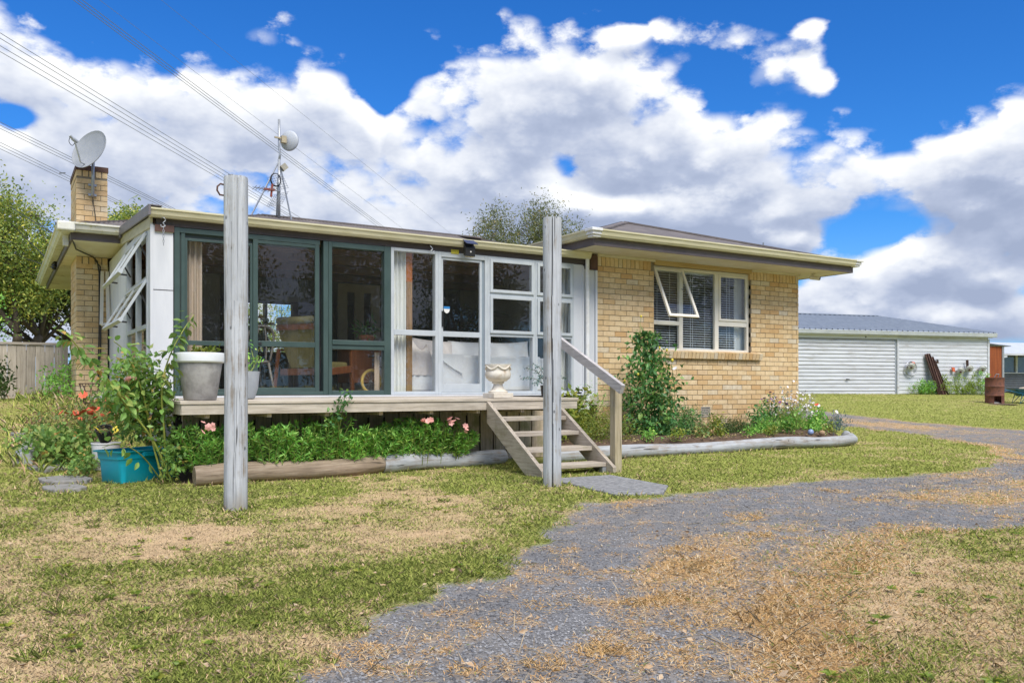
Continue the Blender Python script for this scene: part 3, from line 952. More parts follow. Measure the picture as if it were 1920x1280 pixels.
for zb in (2.872, 4.345):
    x = CX0
    while x < CX1 - 0.03:
        BR.append((x + 0.038, CY0 + 0.05, zb + 0.085, 0.076, 0.1, 0.17))
        x += 0.095
    y = CY0 + 0.105
    while y < CY1 - 0.03:
        BR.append((CX0 + 0.05, y + 0.038, zb + 0.085, 0.1, 0.076, 0.17))
        y += 0.0862
# fewer than 300 as single bricks, the rest joined
BR.sort(key=lambda b: b[0] * SY + b[1] * CY)
NS = 270
unit = MB().box(-0.5, -0.5, -0.5, 0.5, 0.5, 0.5).mesh('brick')
unit.materials.append(M['brick'])
hl = Vector(house.location)
for (x, y, z, lx, ly, lz) in BR[:NS]:
    jit = random.uniform(-0.003, 0.002)
    link('brick', unit, None, house, Vector((x, y + jit, z)) - hl, (0, random.uniform(-0.004, 0.004), 0), (lx, ly, lz))
mb = MB()
for (x, y, z, lx, ly, lz) in BR[NS:]:
    j = random.uniform(-0.003, 0.002)
    jx = random.uniform(-0.002, 0.002) if ly > lx else 0
    mb.box(x - lx / 2 + jx, y - ly / 2 + j, z - lz / 2, x + lx / 2 + jx, y + ly / 2 + j, z + lz / 2)
o = mb.build('brickwork', M['brickwork'], house)
o['kind'] = 'stuff'
# sill of bricks on edge
me = MB().box(-0.038, -0.11, -0.055, 0.038, 0.06, 0.055).mesh('sill_brick')
me.materials.append(M['brick'])
x = 9.25
while x < 11.77:
    link('sill_brick', me, None, house, Vector((x + 0.038, W + 0.035, 1.502)) - hl, (R(12), random.uniform(-0.02, 0.02), 0))
    x += 0.0862
MB().box(9.25, W - 0.045, 1.44, 11.77, W + 0.1, 1.535).build('sill_mortar', M['mortar'], house)
# chimney body and its cap
MB().box(CX0 + 0.006, CY0 + 0.008, 0.4, CX1 - 0.004, CY1 - 0.01, 4.5).build('chimney', M['mortar'], house)
MB().box(CX0 - 0.012, CY0 - 0.012, 4.44, CX1 + 0.012, CY1 + 0.01, 4.525).build('chimney_cap', M['rust_brown'], house)

# --- roof
EV = 3.19                                # underside level of roof sheet at eaves
wl, wr, wf = WX0 - 0.60, WX1 + 0.63, W - 0.72
ml, mf, mr, mbk = 0.74, 13.47, WX1 + 0.62, 21.1
ap = 0.31


def roof_faces():
    wm = (wl + wr) / 2
    rise = (wr - wl) / 2 * ap
    zr = EV + rise
    half = (mbk - mf) / 2
    mz = EV + half * ap
    ym = (mf + mbk) / 2
    P = []
    # wing: hip front, two slopes running back into the main roof
    P.append([(wl, wf, EV), (wr, wf, EV), (wm, wf + (wr - wl) / 2, zr)])
    P.append([(wl, ym, EV), (wl, wf, EV), (wm, wf + (wr - wl) / 2, zr), (wm, ym, zr)])
    P.append([(wr, wf, EV), (wr, ym, EV), (wm, ym, zr), (wm, wf + (wr - wl) / 2, zr)])
    # main roof
    P.append([(ml, mf, EV), (mr, mf, EV), (mr - half, ym, mz), (ml + half, ym, mz)])
    P.append([(ml, mbk, EV), (ml, mf, EV), (ml + half, ym, mz)])
    P.append([(mr, mf, EV), (mr, mbk, EV), (mr - half, ym, mz)])
    P.append([(mr, mbk, EV), (ml, mbk, EV), (ml + half, ym, mz), (mr - half, ym, mz)])
    return P, wm, zr, ym, mz, half


P, wm, zr, ym, mz, half = roof_faces()
for pl in P[:3]:
    mb = MB()
    mb.prism(pl, (0, 0, 0.05))
    mb.build('roof_plane', M['roof'], house)
for pl in (P[4], P[5], P[6]):
    mb = MB()
    mb.prism(pl, (0, 0, 0.05))
    mb.build('roof_plane', M['roof'], house)
# front slope of the main roof: corrugated sheet, stops where the sunroom and wing begin
mb = MB()
nr = 0
xs_ = np.arange(ml, 9.0, 0.038)
for i in range(len(xs_) - 1):
    def col_(x, kk):
        dz = 0.016 if kk % 2 else 0.0
        top_y = min(ym, mf + max(0.0, (x - ml)))
        return (x, mf, EV + 0.05 + dz), (x, top_y, EV + 0.05 + dz + (top_y - mf) * ap)
    a, b = col_(xs_[i], i)
    c, d = col_(xs_[i + 1], i + 1)
    mb.add([a, c, d, b], [(0, 1, 2, 3)])
mb.build('roof_sheet', M['roof'], house)
# caps along hips and ridges
mb = MB()
cap = lambda p, q: mb.bar((p[0], p[1], p[2] + 0.055), (q[0], q[1], q[2] + 0.055), 0.16, 0.03)
ax = (wm, wf + (wr - wl) / 2, zr)
cap((wl, wf, EV), ax); cap((wr, wf, EV), ax); cap(ax, (wm, ym, zr))
cap((ml, mf, EV), (ml + half, ym, mz)); cap((ml, mbk, EV), (ml + half, ym, mz)); cap((ml + half, ym, mz), (mr - half, ym, mz))
mb.build('ridge_cap', M['roof'], house)

# --- soffits, fascias, gutters
SZ = 3.05
mb = MB()
mb.box(wl + 0.03, wf + 0.03, SZ, wr - 0.03, W + 0.015, SZ + 0.02)
mb.box(WX1 - 0.03, W + 0.017, SZ, wr - 0.03, 20, SZ + 0.02)
mb.build('soffit', M['soffit'], house)
me_ = MB()
for (a, b) in ((ml + 0.16, 1.60),):
    me_.box(a, mf + 0.10, SZ, 2.4, MW + 0.02, SZ + 0.02)
    me_.box(a, MW + 0.024, SZ, 1.90, mbk - 0.4, SZ + 0.02)
me_.build('soffit', M['soffit'], house)
mb = MB()
for yy in (16.6, 18.1, 19.5):
    mb.box(ml + 0.17, yy, SZ - 0.012, 1.06, yy + 0.05, SZ - 0.001)
mb.build('soffit_batten', M['soffit'], house)
# quad moulding between soffit and brick
MB().box(WX0 - 0.02, W - 0.04, SZ - 0.035, WIN[0] - 0.0, W - 0.002, SZ - 0.001).build('moulding', M['soffit'], house)
MB().box(WIN[1], W - 0.04, SZ - 0.035, WX1 + 0.02, W - 0.002, SZ - 0.001).build('moulding', M['soffit'], house)
MB().box(WIN[0], W - 0.02, WIN[3] + 0.0, WIN[1], W + 0.03, SZ - 0.002).build('head_board', simple('head_board', (0.50, 0.36, 0.17), (0.42, 0.29, 0.13), 0.7, 4, stretch=(0.3, 3, 3)), house)
mb = MB()
mb.box(wl, wf, SZ - 0.005, wr, wf + 0.03, EV + 0.03)
mb.box(wl, wf + 0.03, SZ - 0.005, wl + 0.03, mf, EV + 0.03)
mb.box(wr - 0.03, wf + 0.03, SZ - 0.005, wr, 20.5, EV + 0.03)
mb.build('fascia', M['fascia'], house)
mb = MB()
mb.box(ml + 0.14, mf + 0.07, SZ - 0.005, 1.70, mf + 0.10, EV + 0.03)
mb.box(ml + 0.14, mf + 0.10, SZ - 0.005, ml + 0.17, mbk - 0.3, EV + 0.03)
mb.build('fascia', M['fascia'], house)


def gutter(name, p, q, outward, mat, parent, depth=0.12, high=0.115, z=None):
    """stepped colonial gutter with an open top, from p to q, leaning outward"""
    p, q = Vector(p), Vector(q)
    o = Vector(outward)
    prof = [(0.004, 0.02), (0.0, 1.0), (0.012, 1.0), (0.016, 0.06), (0.55, 0.06), (0.62, 0.22), (0.72, 0.30), (0.86, 0.80), (0.97, 0.86), (0.97, 1.0), (1.04, 1.0), (1.04, 0.80), (0.93, 0.74), (0.80, 0.24), (0.70, 0.14), (0.62, 0.0)]
    a = [p + o * (d * depth) + Vector((0, 0, h * high)) for d, h in prof]
    mb = MB()
    mb.prism(a, q - p)
    return mb.build(name, mat, parent)


gutter('gutter', (wl + 0.04, wf - 0.003, 3.155), (wr - 0.04, wf - 0.003, 3.155), (0, -1, 0), M['gutter'], house)
gutter('gutter', (wl - 0.003, wf + 0.04, 3.155), (wl - 0.003, mf, 3.155), (-1, 0, 0), M['gutter'], house)
gutter('gutter', (wr + 0.003, wf + 0.04, 3.155), (wr + 0.003, 20.5, 3.155), (1, 0, 0), M['gutter'], house)
gutter('gutter', (ml + 0.13, mf + 0.067, 3.15), (1.70, mf + 0.067, 3.15), (0, -1, 0), M['gutter_white'], house, 0.17, 0.12)
gutter('gutter', (ml + 0.137, mf + 0.07, 3.15), (ml + 0.137, mbk, 3.15), (-1, 0, 0), M['gutter_white'], house, 0.17, 0.12)
# moulded corner caps
def gcap(cx, cy, sx):
    mb = MB()
    for (d, z0, z1) in ((0.085, 3.150, 3.185), (0.108, 3.185, 3.235), (0.135, 3.235, 3.280)):
        mb.box(min(cx - sx * d, cx + sx * 0.06), cy - d, z0, max(cx - sx * d, cx + sx * 0.06), cy + 0.06, z1)
    mb.build('gutter_corner', M['white_cap'], house, bevel=0.008)
gcap(wl, wf, 1)
gcap(wr, wf, -1)
mb = MB()
mb.box(ml + 0.137 - 0.178, mf + 0.067 - 0.178, 3.146, ml + 0.137 + 0.05, mf + 0.067 + 0.05, 3.274)
mb.build('gutter_corner', M['gutter_white'], house, bevel=0.02)
# plumbing vent
MB().bar((12.6, 11.35, 3.55), (12.6, 11.35, 3.72), 0.02, 0.02).build('vent_spike', M['galv'], house)

# --- brick vent grate in the wing
mb = MB()
vx0, vx1, vz0, vz1 = 10.374, 10.588, 0.42, 0.60
mb.box(vx0, W - 0.012, vz0, vx1, W + 0.002, vz0 + 0.02); mb.box(vx0, W - 0.012, vz1 - 0.02, vx1, W + 0.002, vz1)
mb.box(vx0, W - 0.012, vz0 + 0.02, vx0 + 0.02, W + 0.002, vz1 - 0.02); mb.box(vx1 - 0.02, W - 0.012, vz0 + 0.02, vx1, W + 0.002, vz1 - 0.02)
for i in range(1, 6):
    xx = vx0 + 0.02 + (vx1 - vx0 - 0.04) * i / 6
    mb.box(xx - 0.006, W - 0.009, vz0 + 0.02, xx + 0.006, W + 0.001, vz1 - 0.02)
for i in range(1, 5):
    zz = vz0 + 0.02 + (vz1 - vz0 - 0.04) * i / 5
    mb.box(vx0 + 0.02, W - 0.0085, zz - 0.006, vx1 - 0.02, W + 0.0005, zz + 0.006)
o = mb.build('vent_grate', simple('vent_grey', (0.42, 0.38, 0.32), (0.33, 0.30, 0.25), 0.7), house)
MB().box(vx0 + 0.015, W - 0.002, vz0 + 0.015, vx1 - 0.015, W - 0.0005, vz1 - 0.015).build('vent_hole', M['black'], house)


# --- windows and doors
def frame_mb(x0, x1, z0, z1, y, w, d, mb=None):
    """rectangular frame of bar width w, depth d, front face at y"""
    mb = mb or MB()
    mb.box(x0, y, z0, x0 + w, y + d, z1)
    mb.box(x1 - w, y, z0, x1, y + d, z1)
    mb.box(x0 + w, y, z0, x1 - w, y + d, z0 + w)
    mb.box(x0 + w, y, z1 - w, x1 - w, y + d, z1)
    return mb


def pane(x0, x1, z0, z1, y, parent, mat=None):
    return MB().box(x0, y, z0, x1, y + 0.005, z1).build('pane', mat or M['glass'], parent)


# wing window, set back in the reveal
wy = W + 0.055
mb = frame_mb(WIN[0], WIN[1], WIN[2], WIN[3], wy, 0.05, 0.06)
win = mb.build('window', M['cream_frame'], house, bevel=0.004)
mb = MB()
for a_, b_ in ((9.93, 10.015), (10.767, 10.858)):
    MB().box(a_, wy + 0.002, 1.595, b_, wy + 0.058, 2.922).build('mullion', M['cream_frame'], win, bevel=0.004)
MB().box(9.364, wy + 0.004, 1.99, 9.93, wy + 0.056, 2.055).build('transom', M['cream_frame'], win, bevel=0.004)
MB().box(10.858, wy + 0.004, 2.015, 11.552, wy + 0.056, 2.105).build('transom', M['cream_frame'], win, bevel=0.004)
frame_mb(10.858, 11.552, 2.105, 2.922, wy - 0.012, 0.04, 0.03).build('sash', M['cream_frame'], win, bevel=0.003)
pane(10.015, 10.767, 1.595, 2.922, wy + 0.03, win, M['glass_wing'])
pane(10.898, 11.512, 2.145, 2.882, wy + 0.006, win, M['glass_wing'])
pane(10.858, 11.552, 1.595, 2.015, wy + 0.03, win, M['glass_wing'])
pane(9.364, 9.93, 1.595, 1.99, wy + 0.03, win, M['glass_wing'])
# the top-hung sash standing open
sash = bpy.data.objects.new('open_sash', None)
hs = 0.93
mb = frame_mb(0, 0.655, -hs, 0, 0, 0.045, 0.035)
me = mb.mesh('open_sash')
sash = link('open_sash', me, M['cream_frame'], house, Vector((9.335, wy - 0.03, 2.945)) - hl, (R(-25), 0, 0))
MB().box(0.045, 0.014, -hs + 0.045, 0.61, 0.019, -0.045)
pm = MB().box(0.045, 0.014, -hs + 0.045, 0.61, 0.019, -0.045).mesh('pane')
link('pane', pm, M['glass_wing'], sash)
mb = MB()
mb.bar((9.36, wy + 0.01, 2.62), (9.345, wy - 0.20, 2.50), 0.012, 0.012)
mb.bar((9.98, wy + 0.01, 2.62), (9.985, wy - 0.20, 2.50), 0.012, 0.012)
mb.build('window_stay', M['galv'], house)

# --- sunroom: posts, fascia, roof
mb = MB()
mb.box(SX0, W, 0.30, 1.79, W + 0.10, 2.86)
mb.box(SX0 + 0.0, W + 0.10, 0.30, SX0 + 0.08, 11.07, 2.90)
mb.build('corner_panel', M['white_paint'], house, bevel=0.004)
MB().box(SX0 - 0.004, W - 0.004, 2.095, 1.794, W - 0.001, 2.102).build('panel_joint', M['fascia_dark'], house)
MB().box(SX0 - 0.02, W - 0.012, 0.84, SX0 + 0.012, W + 0.012, 2.87).build('corner_bead', M['white_paint'], house)
mb = MB()
mb.box(7.675, W, 0.86, 7.86, W + 0.08, 2.86)
mb.box(7.86, W + 0.02, 0.80, 8.13, W + 0.08, 2.80)
mb.build('end_panel', M['white_paint'], house, bevel=0.004)
MB().box(7.84, W - 0.012, 0.80, 7.872, W + 0.02, 2.84).build('cover_strip', M['white_paint'], house)
MB().box(8.095, W - 0.014, 0.82, 8.134, W + 0.018, 2.79).build('cover_strip', M['white_paint'], house)
MB().box(7.99, W - 0.02, 2.795, 8.135, W + 0.06, 3.03).build('fascia_end', M['rust_brown'], house)
MB().box(1.60, W - 0.012, 2.865, 8.0, W + 0.10, 2.965).build('fascia', M['fascia_dark'], house)
MB().box(1.58, W - 0.03, 2.79, 1.795, W - 0.013, 2.868).build('fascia_offcut', M['rust_brown'], house)
gutter('gutter', (SX0 - 0.04, W - 0.014, 2.945), (7.93, W - 0.014, 2.945), (0, -1, 0), M['gutter'], house, 0.13, 0.10)
mb = MB()
mb.prism([(SX0 - 0.03, W - 0.04, 3.03), (8.0, W - 0.04, 3.03), (8.0, 14.3, 3.24), (SX0 - 0.03, 14.3, 3.24)], (0, 0, 0.022))
mb.build('roof_sheet', M['roof'], house)
# flashing and ribbed edge along the sunroom side
mb = MB()
mb.prism([(SX0 - 0.06, W - 0.16, 2.952), (SX0 - 0.06, 13.3, 3.13), (SX0 - 0.06, 13.3, 3.235), (SX0 - 0.06, W - 0.16, 3.06)], (0.025, 0, 0))
mb.prism([(SX0 - 0.06, W - 0.16, 3.061), (SX0 - 0.06, 13.3, 3.236), (SX0 + 0.09, 13.3, 3.236), (SX0 + 0.09, W - 0.16, 3.061)], (0, 0, 0.012))
mb.prism([(SX0 - 0.06, 13.304, 3.10), (SX0 - 0.06, 14.5, 3.10), (SX0 - 0.06, 14.5, 3.30), (SX0 - 0.06, 13.304, 3.245)], (0.025, 0, 0))
mb.build('side_flashing', simple('flashing', (0.16, 0.145, 0.155), (0.13, 0.118, 0.127), 0.45, 4, bstr=0.05), house)
mb = MB()
y = W + 0.02
while y < MW - 0.04:
    zt = 2.945 + (y - W) * 0.069
    mb.box(SX0 - 0.025, y, zt - 0.115, SX0 + 0.01, y + 0.028, zt + 0.01)
    y += 0.05
o = mb.build('ribbed_edge', M['gutter'], house)
o['kind'] = 'stuff'
# side wall
mb = MB()
mb.box(SX0, 13.0, 0.30, SX0 + 0.07, MW - 0.01, 2.99)
mb.box(SX0, 11.07, 0.30, SX0 + 0.07, 13.0, 0.86)
mb.box(SX0, 11.07, 2.82, SX0 + 0.07, 13.0, 2.93)
mb.build('side_panel', M['white_paint'], house)
mb = MB()
mb.box(SX0 - 0.012, 11.07, 0.86, SX0 + 0.05, 11.13, 2.82)
mb.box(SX0 - 0.012, 12.94, 0.86, SX0 + 0.05, 13.0, 2.82)
mb.box(SX0 - 0.012, 11.96, 0.86, SX0 + 0.05, 12.06, 2.82)
for z0 in (0.86, 1.66, 2.24, 2.77):
    for a, b in ((11.13, 11.96), (12.06, 12.94)):
        mb.box(SX0 - 0.010, a, z0, SX0 + 0.048, b, z0 + 0.055)
swin = mb.build('window', M['alu'], house, bevel=0.003)
for z0, z1 in ((0.915, 1.66),):
    for a, b in ((11.13, 11.96), (12.06, 12.94)):
        MB().box(SX0 + 0.02, a, z0, SX0 + 0.025, b, z1).build('pane', M['glass'], swin)
for zt in (2.815, 2.235):
    Ls, ang = 0.56, R(30)
    dx, dz = -math.sin(ang), -math.cos(ang)

    def pt(s_, y_, off=0.0):
        return (SX0 - 0.02 + dx * s_ - off * math.cos(ang), y_, zt + dz * s_ + off * math.sin(ang))
    mb = MB()
    nrm = (-math.cos(ang), 0, math.sin(ang))
    for yy in (11.10, 12.005, 12.91):
        mb.bar(pt(0, yy), pt(Ls, yy), 0.05, 0.03, nrm)
    mb.bar(pt(0.0, 11.12), pt(0.0, 12.90), 0.05, 0.03, nrm)
    mb.bar(pt(Ls, 11.07), pt(Ls, 12.94), 0.045, 0.045, nrm)
    so = mb.build('awning_sash', M['alu'], swin, bevel=0.002)
    mb = MB()
    for a, b in ((11.125, 11.98), (12.03, 12.885)):
        q = [pt(0.02, a, 0.0), pt(0.02, b, 0.0), pt(Ls - 0.02, b, 0.0), pt(Ls - 0.02, a, 0.0)]
        mb.prism(q, (0.004 * nrm[0], 0, 0.004 * nrm[2]))
    mb.build('sash_glass', M['glass'], so)
    mb = MB()
    for yy in (11.14, 12.87):
        mb.bar(pt(0.14, yy), (SX0 + 0.03, yy, zt - 0.34), 0.015, 0.02)
    for yy in (11.35, 12.3):
        mb.bar(pt(Ls, yy), (pt(Ls, yy)[0] + 0.10, yy, pt(Ls, yy)[2] - 0.01), 0.02, 0.02)
    mb.build('window_stay', M['black'], swin)
# narrow open casement on the brick front beside the sunroom
mb = MB()
mb.bar((1.445, MW - 0.03, 2.82), (1.40, MW - 0.36, 1.93), 0.05, 0.03, (0, -1, 0.3))
mb.bar((1.515, MW - 0.03, 2.82), (1.50, MW - 0.36, 1.96), 0.05, 0.03, (0, -1, 0.3))
mb.bar((1.40, MW - 0.36, 1.93), (1.50, MW - 0.36, 1.96), 0.05, 0.035, (0, 0, 1))
mb.build('casement', M['cream_frame'], house)

# green aluminium slider (left) --------------------------------------
gy = W - 0.005
mb = MB()
mb.box(1.80, gy, FL, 1.862, gy + 0.12, 2.862)
mb.box(1.88, gy + 0.012, FL, 1.925, gy + 0.11, 2.80)
mb.box(1.862, gy + 0.004, 2.80, 3.60, gy + 0.12, 2.862)
mb.box(1.862, gy + 0.004, FL, 3.645, gy + 0.12, 0.885)
mb.box(3.645, gy, FL, 3.71, gy + 0.12, 2.862)
gs = mb.build('sliding_door', M['green_alu'], house, bevel=0.003)
mb = MB()
mb.box(1.862, gy + 0.03, 0.885, 1.88, gy + 0.10, 2.80)
mb.box(1.925, gy + 0.05, 2.745, 3.60, gy + 0.10, 2.80)
mb.build('track', M['green_dark'], gs)
mb = frame_mb(1.925, 2.735, 0.885, 2.745, gy + 0.03, 0.03, 0.035)
mb.box(1.955, gy + 0.03, 1.45, 2.705, gy + 0.065, 1.508)
mb.build('door_leaf', M['green_alu'], gs, bevel=0.003)
pane(1.955, 2.705, 1.508, 2.715, gy + 0.045, gs); pane(1.955, 2.705, 0.915, 1.45, gy + 0.045, gs)
mb = MB()
mb.box(2.735, gy + 0.006, 0.885, 2.795, gy + 0.045, 2.80)
mb.box(3.535, gy + 0.006, 0.885, 3.592, gy + 0.045, 2.80)
mb.box(2.795, gy + 0.008, 2.755, 3.535, gy + 0.043, 2.795)
mb.box(2.795, gy + 0.008, 0.885, 3.535, gy + 0.043, 0.935)
mb.box(2.795, gy + 0.010, 1.455, 3.535, gy + 0.043, 1.525)
mb.build('door_leaf', M['green_alu'], gs, bevel=0.003)
pane(2.795, 3.535, 1.525, 2.755, gy + 0.02, gs); pane(2.795, 3.535, 0.935, 1.455, gy + 0.02, gs)
MB().box(2.80, gy + 0.002, 1.475, 2.84, gy + 0.010, 1.505).build('door_lock', M['black'], gs)
# green fixed window
mb = MB()
mb.box(3.712, gy - 0.006, FL - 0.01, 3.762, gy + 0.11, 2.862)
mb.box(4.50, gy - 0.006, FL - 0.01, 4.596, gy + 0.11, 2.862)
mb.box(3.762, gy - 0.004, 2.79, 4.50, gy + 0.11, 2.862)
mb.box(3.762, gy - 0.004, FL - 0.01, 4.50, gy + 0.11, 0.895)
mb.box(3.762, gy - 0.016, 1.50, 4.50, gy + 0.10, 1.565)
mb.box(3.762, gy + 0.0, 1.44, 4.50, gy + 0.10, 1.498)
gf = mb.build('window', M['green_alu'], house, bevel=0.006)
pane(3.762, 4.50, 1.565, 2.79, gy + 0.03, gf); pane(3.762, 4.50, 0.895, 1.44, gy + 0.03, gf)

# white aluminium run -------------------------------------------------
ay = W - 0.008
mb = frame_mb(4.60, 5.32, FL - 0.005, 2.862, ay, 0.045, 0.10)
mb.box(4.645, ay - 0.004, 1.66, 5.275, ay + 0.09, 1.735)
a1 = mb.build('window', M['alu'], house, bevel=0.004)
pane(4.645, 5.275, 1.735, 2.817, ay + 0.04, a1); pane(4.645, 5.275, 0.88, 1.66, ay + 0.04, a1)
mb = MB()
mb.box(5.321, ay, FL - 0.005, 5.372, ay + 0.10, 2.862)
mb.box(6.08, ay, FL - 0.005, 6.13, ay + 0.10, 2.862)
mb.box(5.372, ay, 2.79, 6.08, ay + 0.10, 2.862)
mb.box(5.372, ay, FL - 0.005, 6.08, ay + 0.10, 0.866)
a2 = mb.build('sliding_door', M['alu'], house, bevel=0.004)
mb = frame_mb(5.372, 6.04, 0.868, 2.788, ay + 0.02, 0.035, 0.04)
mb.box(5.407, ay + 0.02, 1.66, 6.005, ay + 0.058, 1.735)
mb.box(5.407, ay + 0.02, 0.903, 6.005, ay + 0.058, 0.985)
mb.build('door_leaf', M['alu'], a2, bevel=0.003)
pane(5.407, 6.005, 1.735, 2.753, ay + 0.035, a2); pane(5.407, 6.005, 0.985, 1.66, ay + 0.035, a2)
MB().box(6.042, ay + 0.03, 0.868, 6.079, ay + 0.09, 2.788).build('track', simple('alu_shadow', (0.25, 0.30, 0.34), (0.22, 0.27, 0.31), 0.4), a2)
mb = MB(); mb.box(5.378, ay + 0.0, 1.80, 5.402, ay + 0.02, 2.02); mb.build('door_handle', M['black'], a2)
mb = MB(); mb.prism([(5.42, ay + 0.033, 2.055), (5.52, ay + 0.033, 2.055), (5.52, ay + 0.033, 2.09), (5.42, ay + 0.033, 2.09)], (0, -0.001, 0)); mb.build('security_sticker', simple('sticker_blue', (0.03, 0.20, 0.48), (0.03, 0.18, 0.44), 0.4, bstr=0), a2)
mb = MB(); mb.prism([(5.42, ay + 0.033, 2.054), (5.52, ay + 0.033, 2.054), (5.505, ay + 0.033, 2.01), (5.47, ay + 0.033, 1.99), (5.435, ay + 0.033, 2.01)], (0, -0.001, 0)); mb.build('security_sticker', M['white_cap'], a2)
for (x0, x1) in ((6.131, 6.956), (6.957, 7.674)):
    mb = frame_mb(x0, x1, FL - 0.005, 2.862, ay, 0.045, 0.10)
    for z0 in (1.685, 2.285):
        mb.box(x0 + 0.045, ay, z0, x1 - 0.045, ay + 0.09, z0 + 0.045)
    a3 = mb.build('window', M['alu'], house, bevel=0.004)
    for z0, z1 in ((2.33, 2.82), (1.73, 2.285)):
        s_ = frame_mb(x0 + 0.03, x1 - 0.03, z0, z1, ay - 0.022, 0.045, 0.03).build('awning_sash', M['alu'], a3, bevel=0.003)
        pane(x0 + 0.075, x1 - 0.075, z0 + 0.045, z1 - 0.045, ay - 0.008, a3)
    pane(x0 + 0.045, x1 - 0.045, 0.88, 1.685, ay + 0.04, a3)
# door sill timber
MB().box(1.80, W - 0.10, 0.812, 7.90, W + 0.12, FL - 0.008).build('door_sill', M['white_paint'], house)
MB().box(7.60, W - 0.06, 0.66, 8.12, W + 0.0, 0.80).build('bearer', M['deckw'], house)
# floor and inner surfaces
mb = MB(); mb.box(SX0 + 0.08, W + 0.12, 0.70, WX0, 20.2, FL - 0.012)
mb.build('floor', M['in_floor'], house)
mb = MB(); mb.box(WX0 + T, W + T, 0.70, WX1 - T, 20.2, FL)
mb.build('floor', M['in_floor'], house)
MB().box(WX0 + T, 14.2, FL, WX1 - T, 14.3, 3.04).build('inner_wall', M['in_wall'], house)
mb = MB()
mb.box(WX0 - 0.02, W + 0.12, FL, WX0 + 0.003, MW, 3.04)
mb.build('inner_wall', M['in_wall'], house)
MB().box(WX0 + T + 0.01, W + T + 0.01, 3.0, WX1 - T, 14.2, 3.03).build('ceiling', M['in_wall'], house)
MB().box(2.25, MW + T + 0.01, 2.98, WX0, 20.2, 3.03).build('ceiling', M['in_wall'], house)
# wall between sunroom and living room, with french doors and openings
mb = MB()
oy = MW - 0.05
mb.box(1.63, oy, FL, 3.3, oy + 0.05, 3.08)
mb.box(3.3, oy, 2.92, 8.11, oy + 0.05, 3.16)
mb.box(6.35, oy, FL, 8.11, oy + 0.05, 2.92)
mb.build('inner_wall', M['in_wall'], house)
MB().box(1.63, oy - 0.04, 2.94, 8.10, oy - 0.002, 3.10).build('wall_plate', simple('wall_plate', (0.40, 0.35, 0.28), (0.34, 0.29, 0.23), 0.8, 3), house)
mb = MB()
for a, b in ((5.42, 5.60), (5.75, 5.93), (6.08, 6.26)):
    mb.box(a, oy - 0.06, FL, b, oy - 0.01, 2.86)
mb.box(5.42, oy - 0.062, 2.72, 6.26, oy - 0.008, 2.88)
mb.box(5.42, oy - 0.062, FL, 6.26, oy - 0.008, 1.0)
mb.build('inner_door', M['in_frame'], house)
mb = MB()
for yy in (11.6, 12.6, 13.6, 14.6):
    mb.box(1.65, yy, 2.84, 8.1, yy + 0.10, 2.98 + (yy - W) * 0.05)
mb.build('rafter', M['in_beam'], house)
MB().prism([(SX0 + 0.08, W + 0.12, 2.985), (8.1, W + 0.12, 2.985), (8.1, MW, 3.19), (SX0 + 0.08, MW, 3.19)], (0, 0, 0.01)).build('ceiling', M['in_beam'], house)
mb = MB(); mb.box(4.90, W + 0.14, FL, 4.985, W + 0.24, 2.42); mb.build('bare_post', M['rawtimber'], house)
MB().box(4.895, W + 0.139, 2.42, 4.985, W + 0.241, 2.84).build('bare_post', M['orange_wood'], house)
# outside downpipe at the sunroom's right end
mb = MB()
mb.tube([(7.90, W - 0.06, 2.95), (7.90, W - 0.06, 0.80)], 0.032, 10)
mb.tube([(7.90, W - 0.06, 0.80), (7.90, W - 0.06, 0.62), (7.88, W - 0.07, 0.58), (7.74, W - 0.10, 0.565)], 0.042, 10)
mb.build('downpipe', M['white_cap'], house, autosmooth=True)
# eave cables on the brick pillar
mb = MB()
mb.tube([(0.90, mf + 0.12, 3.06), (1.0, 14.3, 3.02), (1.30, 15.1, 3.03), (1.37, 15.2, 2.98), (1.40, 15.215, 2.80), (1.40, 15.215, 1.9), (1.39, 15.215, 1.4), (1.40, 15.215, 0.85)], 0.011, 6)
mb.tube([(1.33, 15.2, 3.0), (1.415, 15.21, 2.9), (1.425, 15.215, 2.4), (1.42, 15.215, 1.5), (1.37, 15.215, 1.25), (1.415, 15.215, 0.9)], 0.010, 6)
mb.build('cable', M['black'], house)
for y, z in ((16.9, 3.10), (17.1, 3.08), (17.25, 3.12)):
    MB().lathe([(0.02, 0), (0.045, 0.02), (0.03, 0.05), (0.045, 0.07), (0.02, 0.10)], 8, (ml + 0.11, y, z - 0.05)).build('insulator', M['black'], house)
MB().box(ml + 0.06, 13.85, 3.0, ml + 0.13, 13.93, 3.15).build('cable_bracket', M['white_cap'], house)

# ------------------------------------------------------------------ deck
DX0, DX1, DY = 1.467, 6.10, 8.43
deck = thing('timber_deck', 'raised weathered timber deck running in front of the sunroom glass', 'deck', ((DX0 + DX1) / 2, 9.4, 0.0))
y = DY
me_b = None
while y < W - 0.11:
    w_ = min(0.138, W - 0.105 - y)
    x1 = DX1
    MB().box(DX0, y, 0.778, x1, y + w_, 0.810 + random.uniform(-0.001, 0.001)).build('board', M['deckw'], deck, bevel=0.003)
    y += 0.143
MB().box(DX0 + 0.012, DY + 0.012, 0.678, DX1 - 0.012, DY + 0.050, 0.776).build('fascia_board', M['deckw'], deck, bevel=0.003)
MB().box(DX0 + 0.008, DY + 0.052, 0.676, DX0 + 0.048, W - 0.15, 0.776).build('fascia_board', M['deckw'], deck, bevel=0.003)
MB().box(DX1 - 0.05, DY + 0.052, 0.676, DX1 - 0.012, 9.6, 0.776).build('fascia_board', M['deckw'], deck, bevel=0.003)
mb = MB()
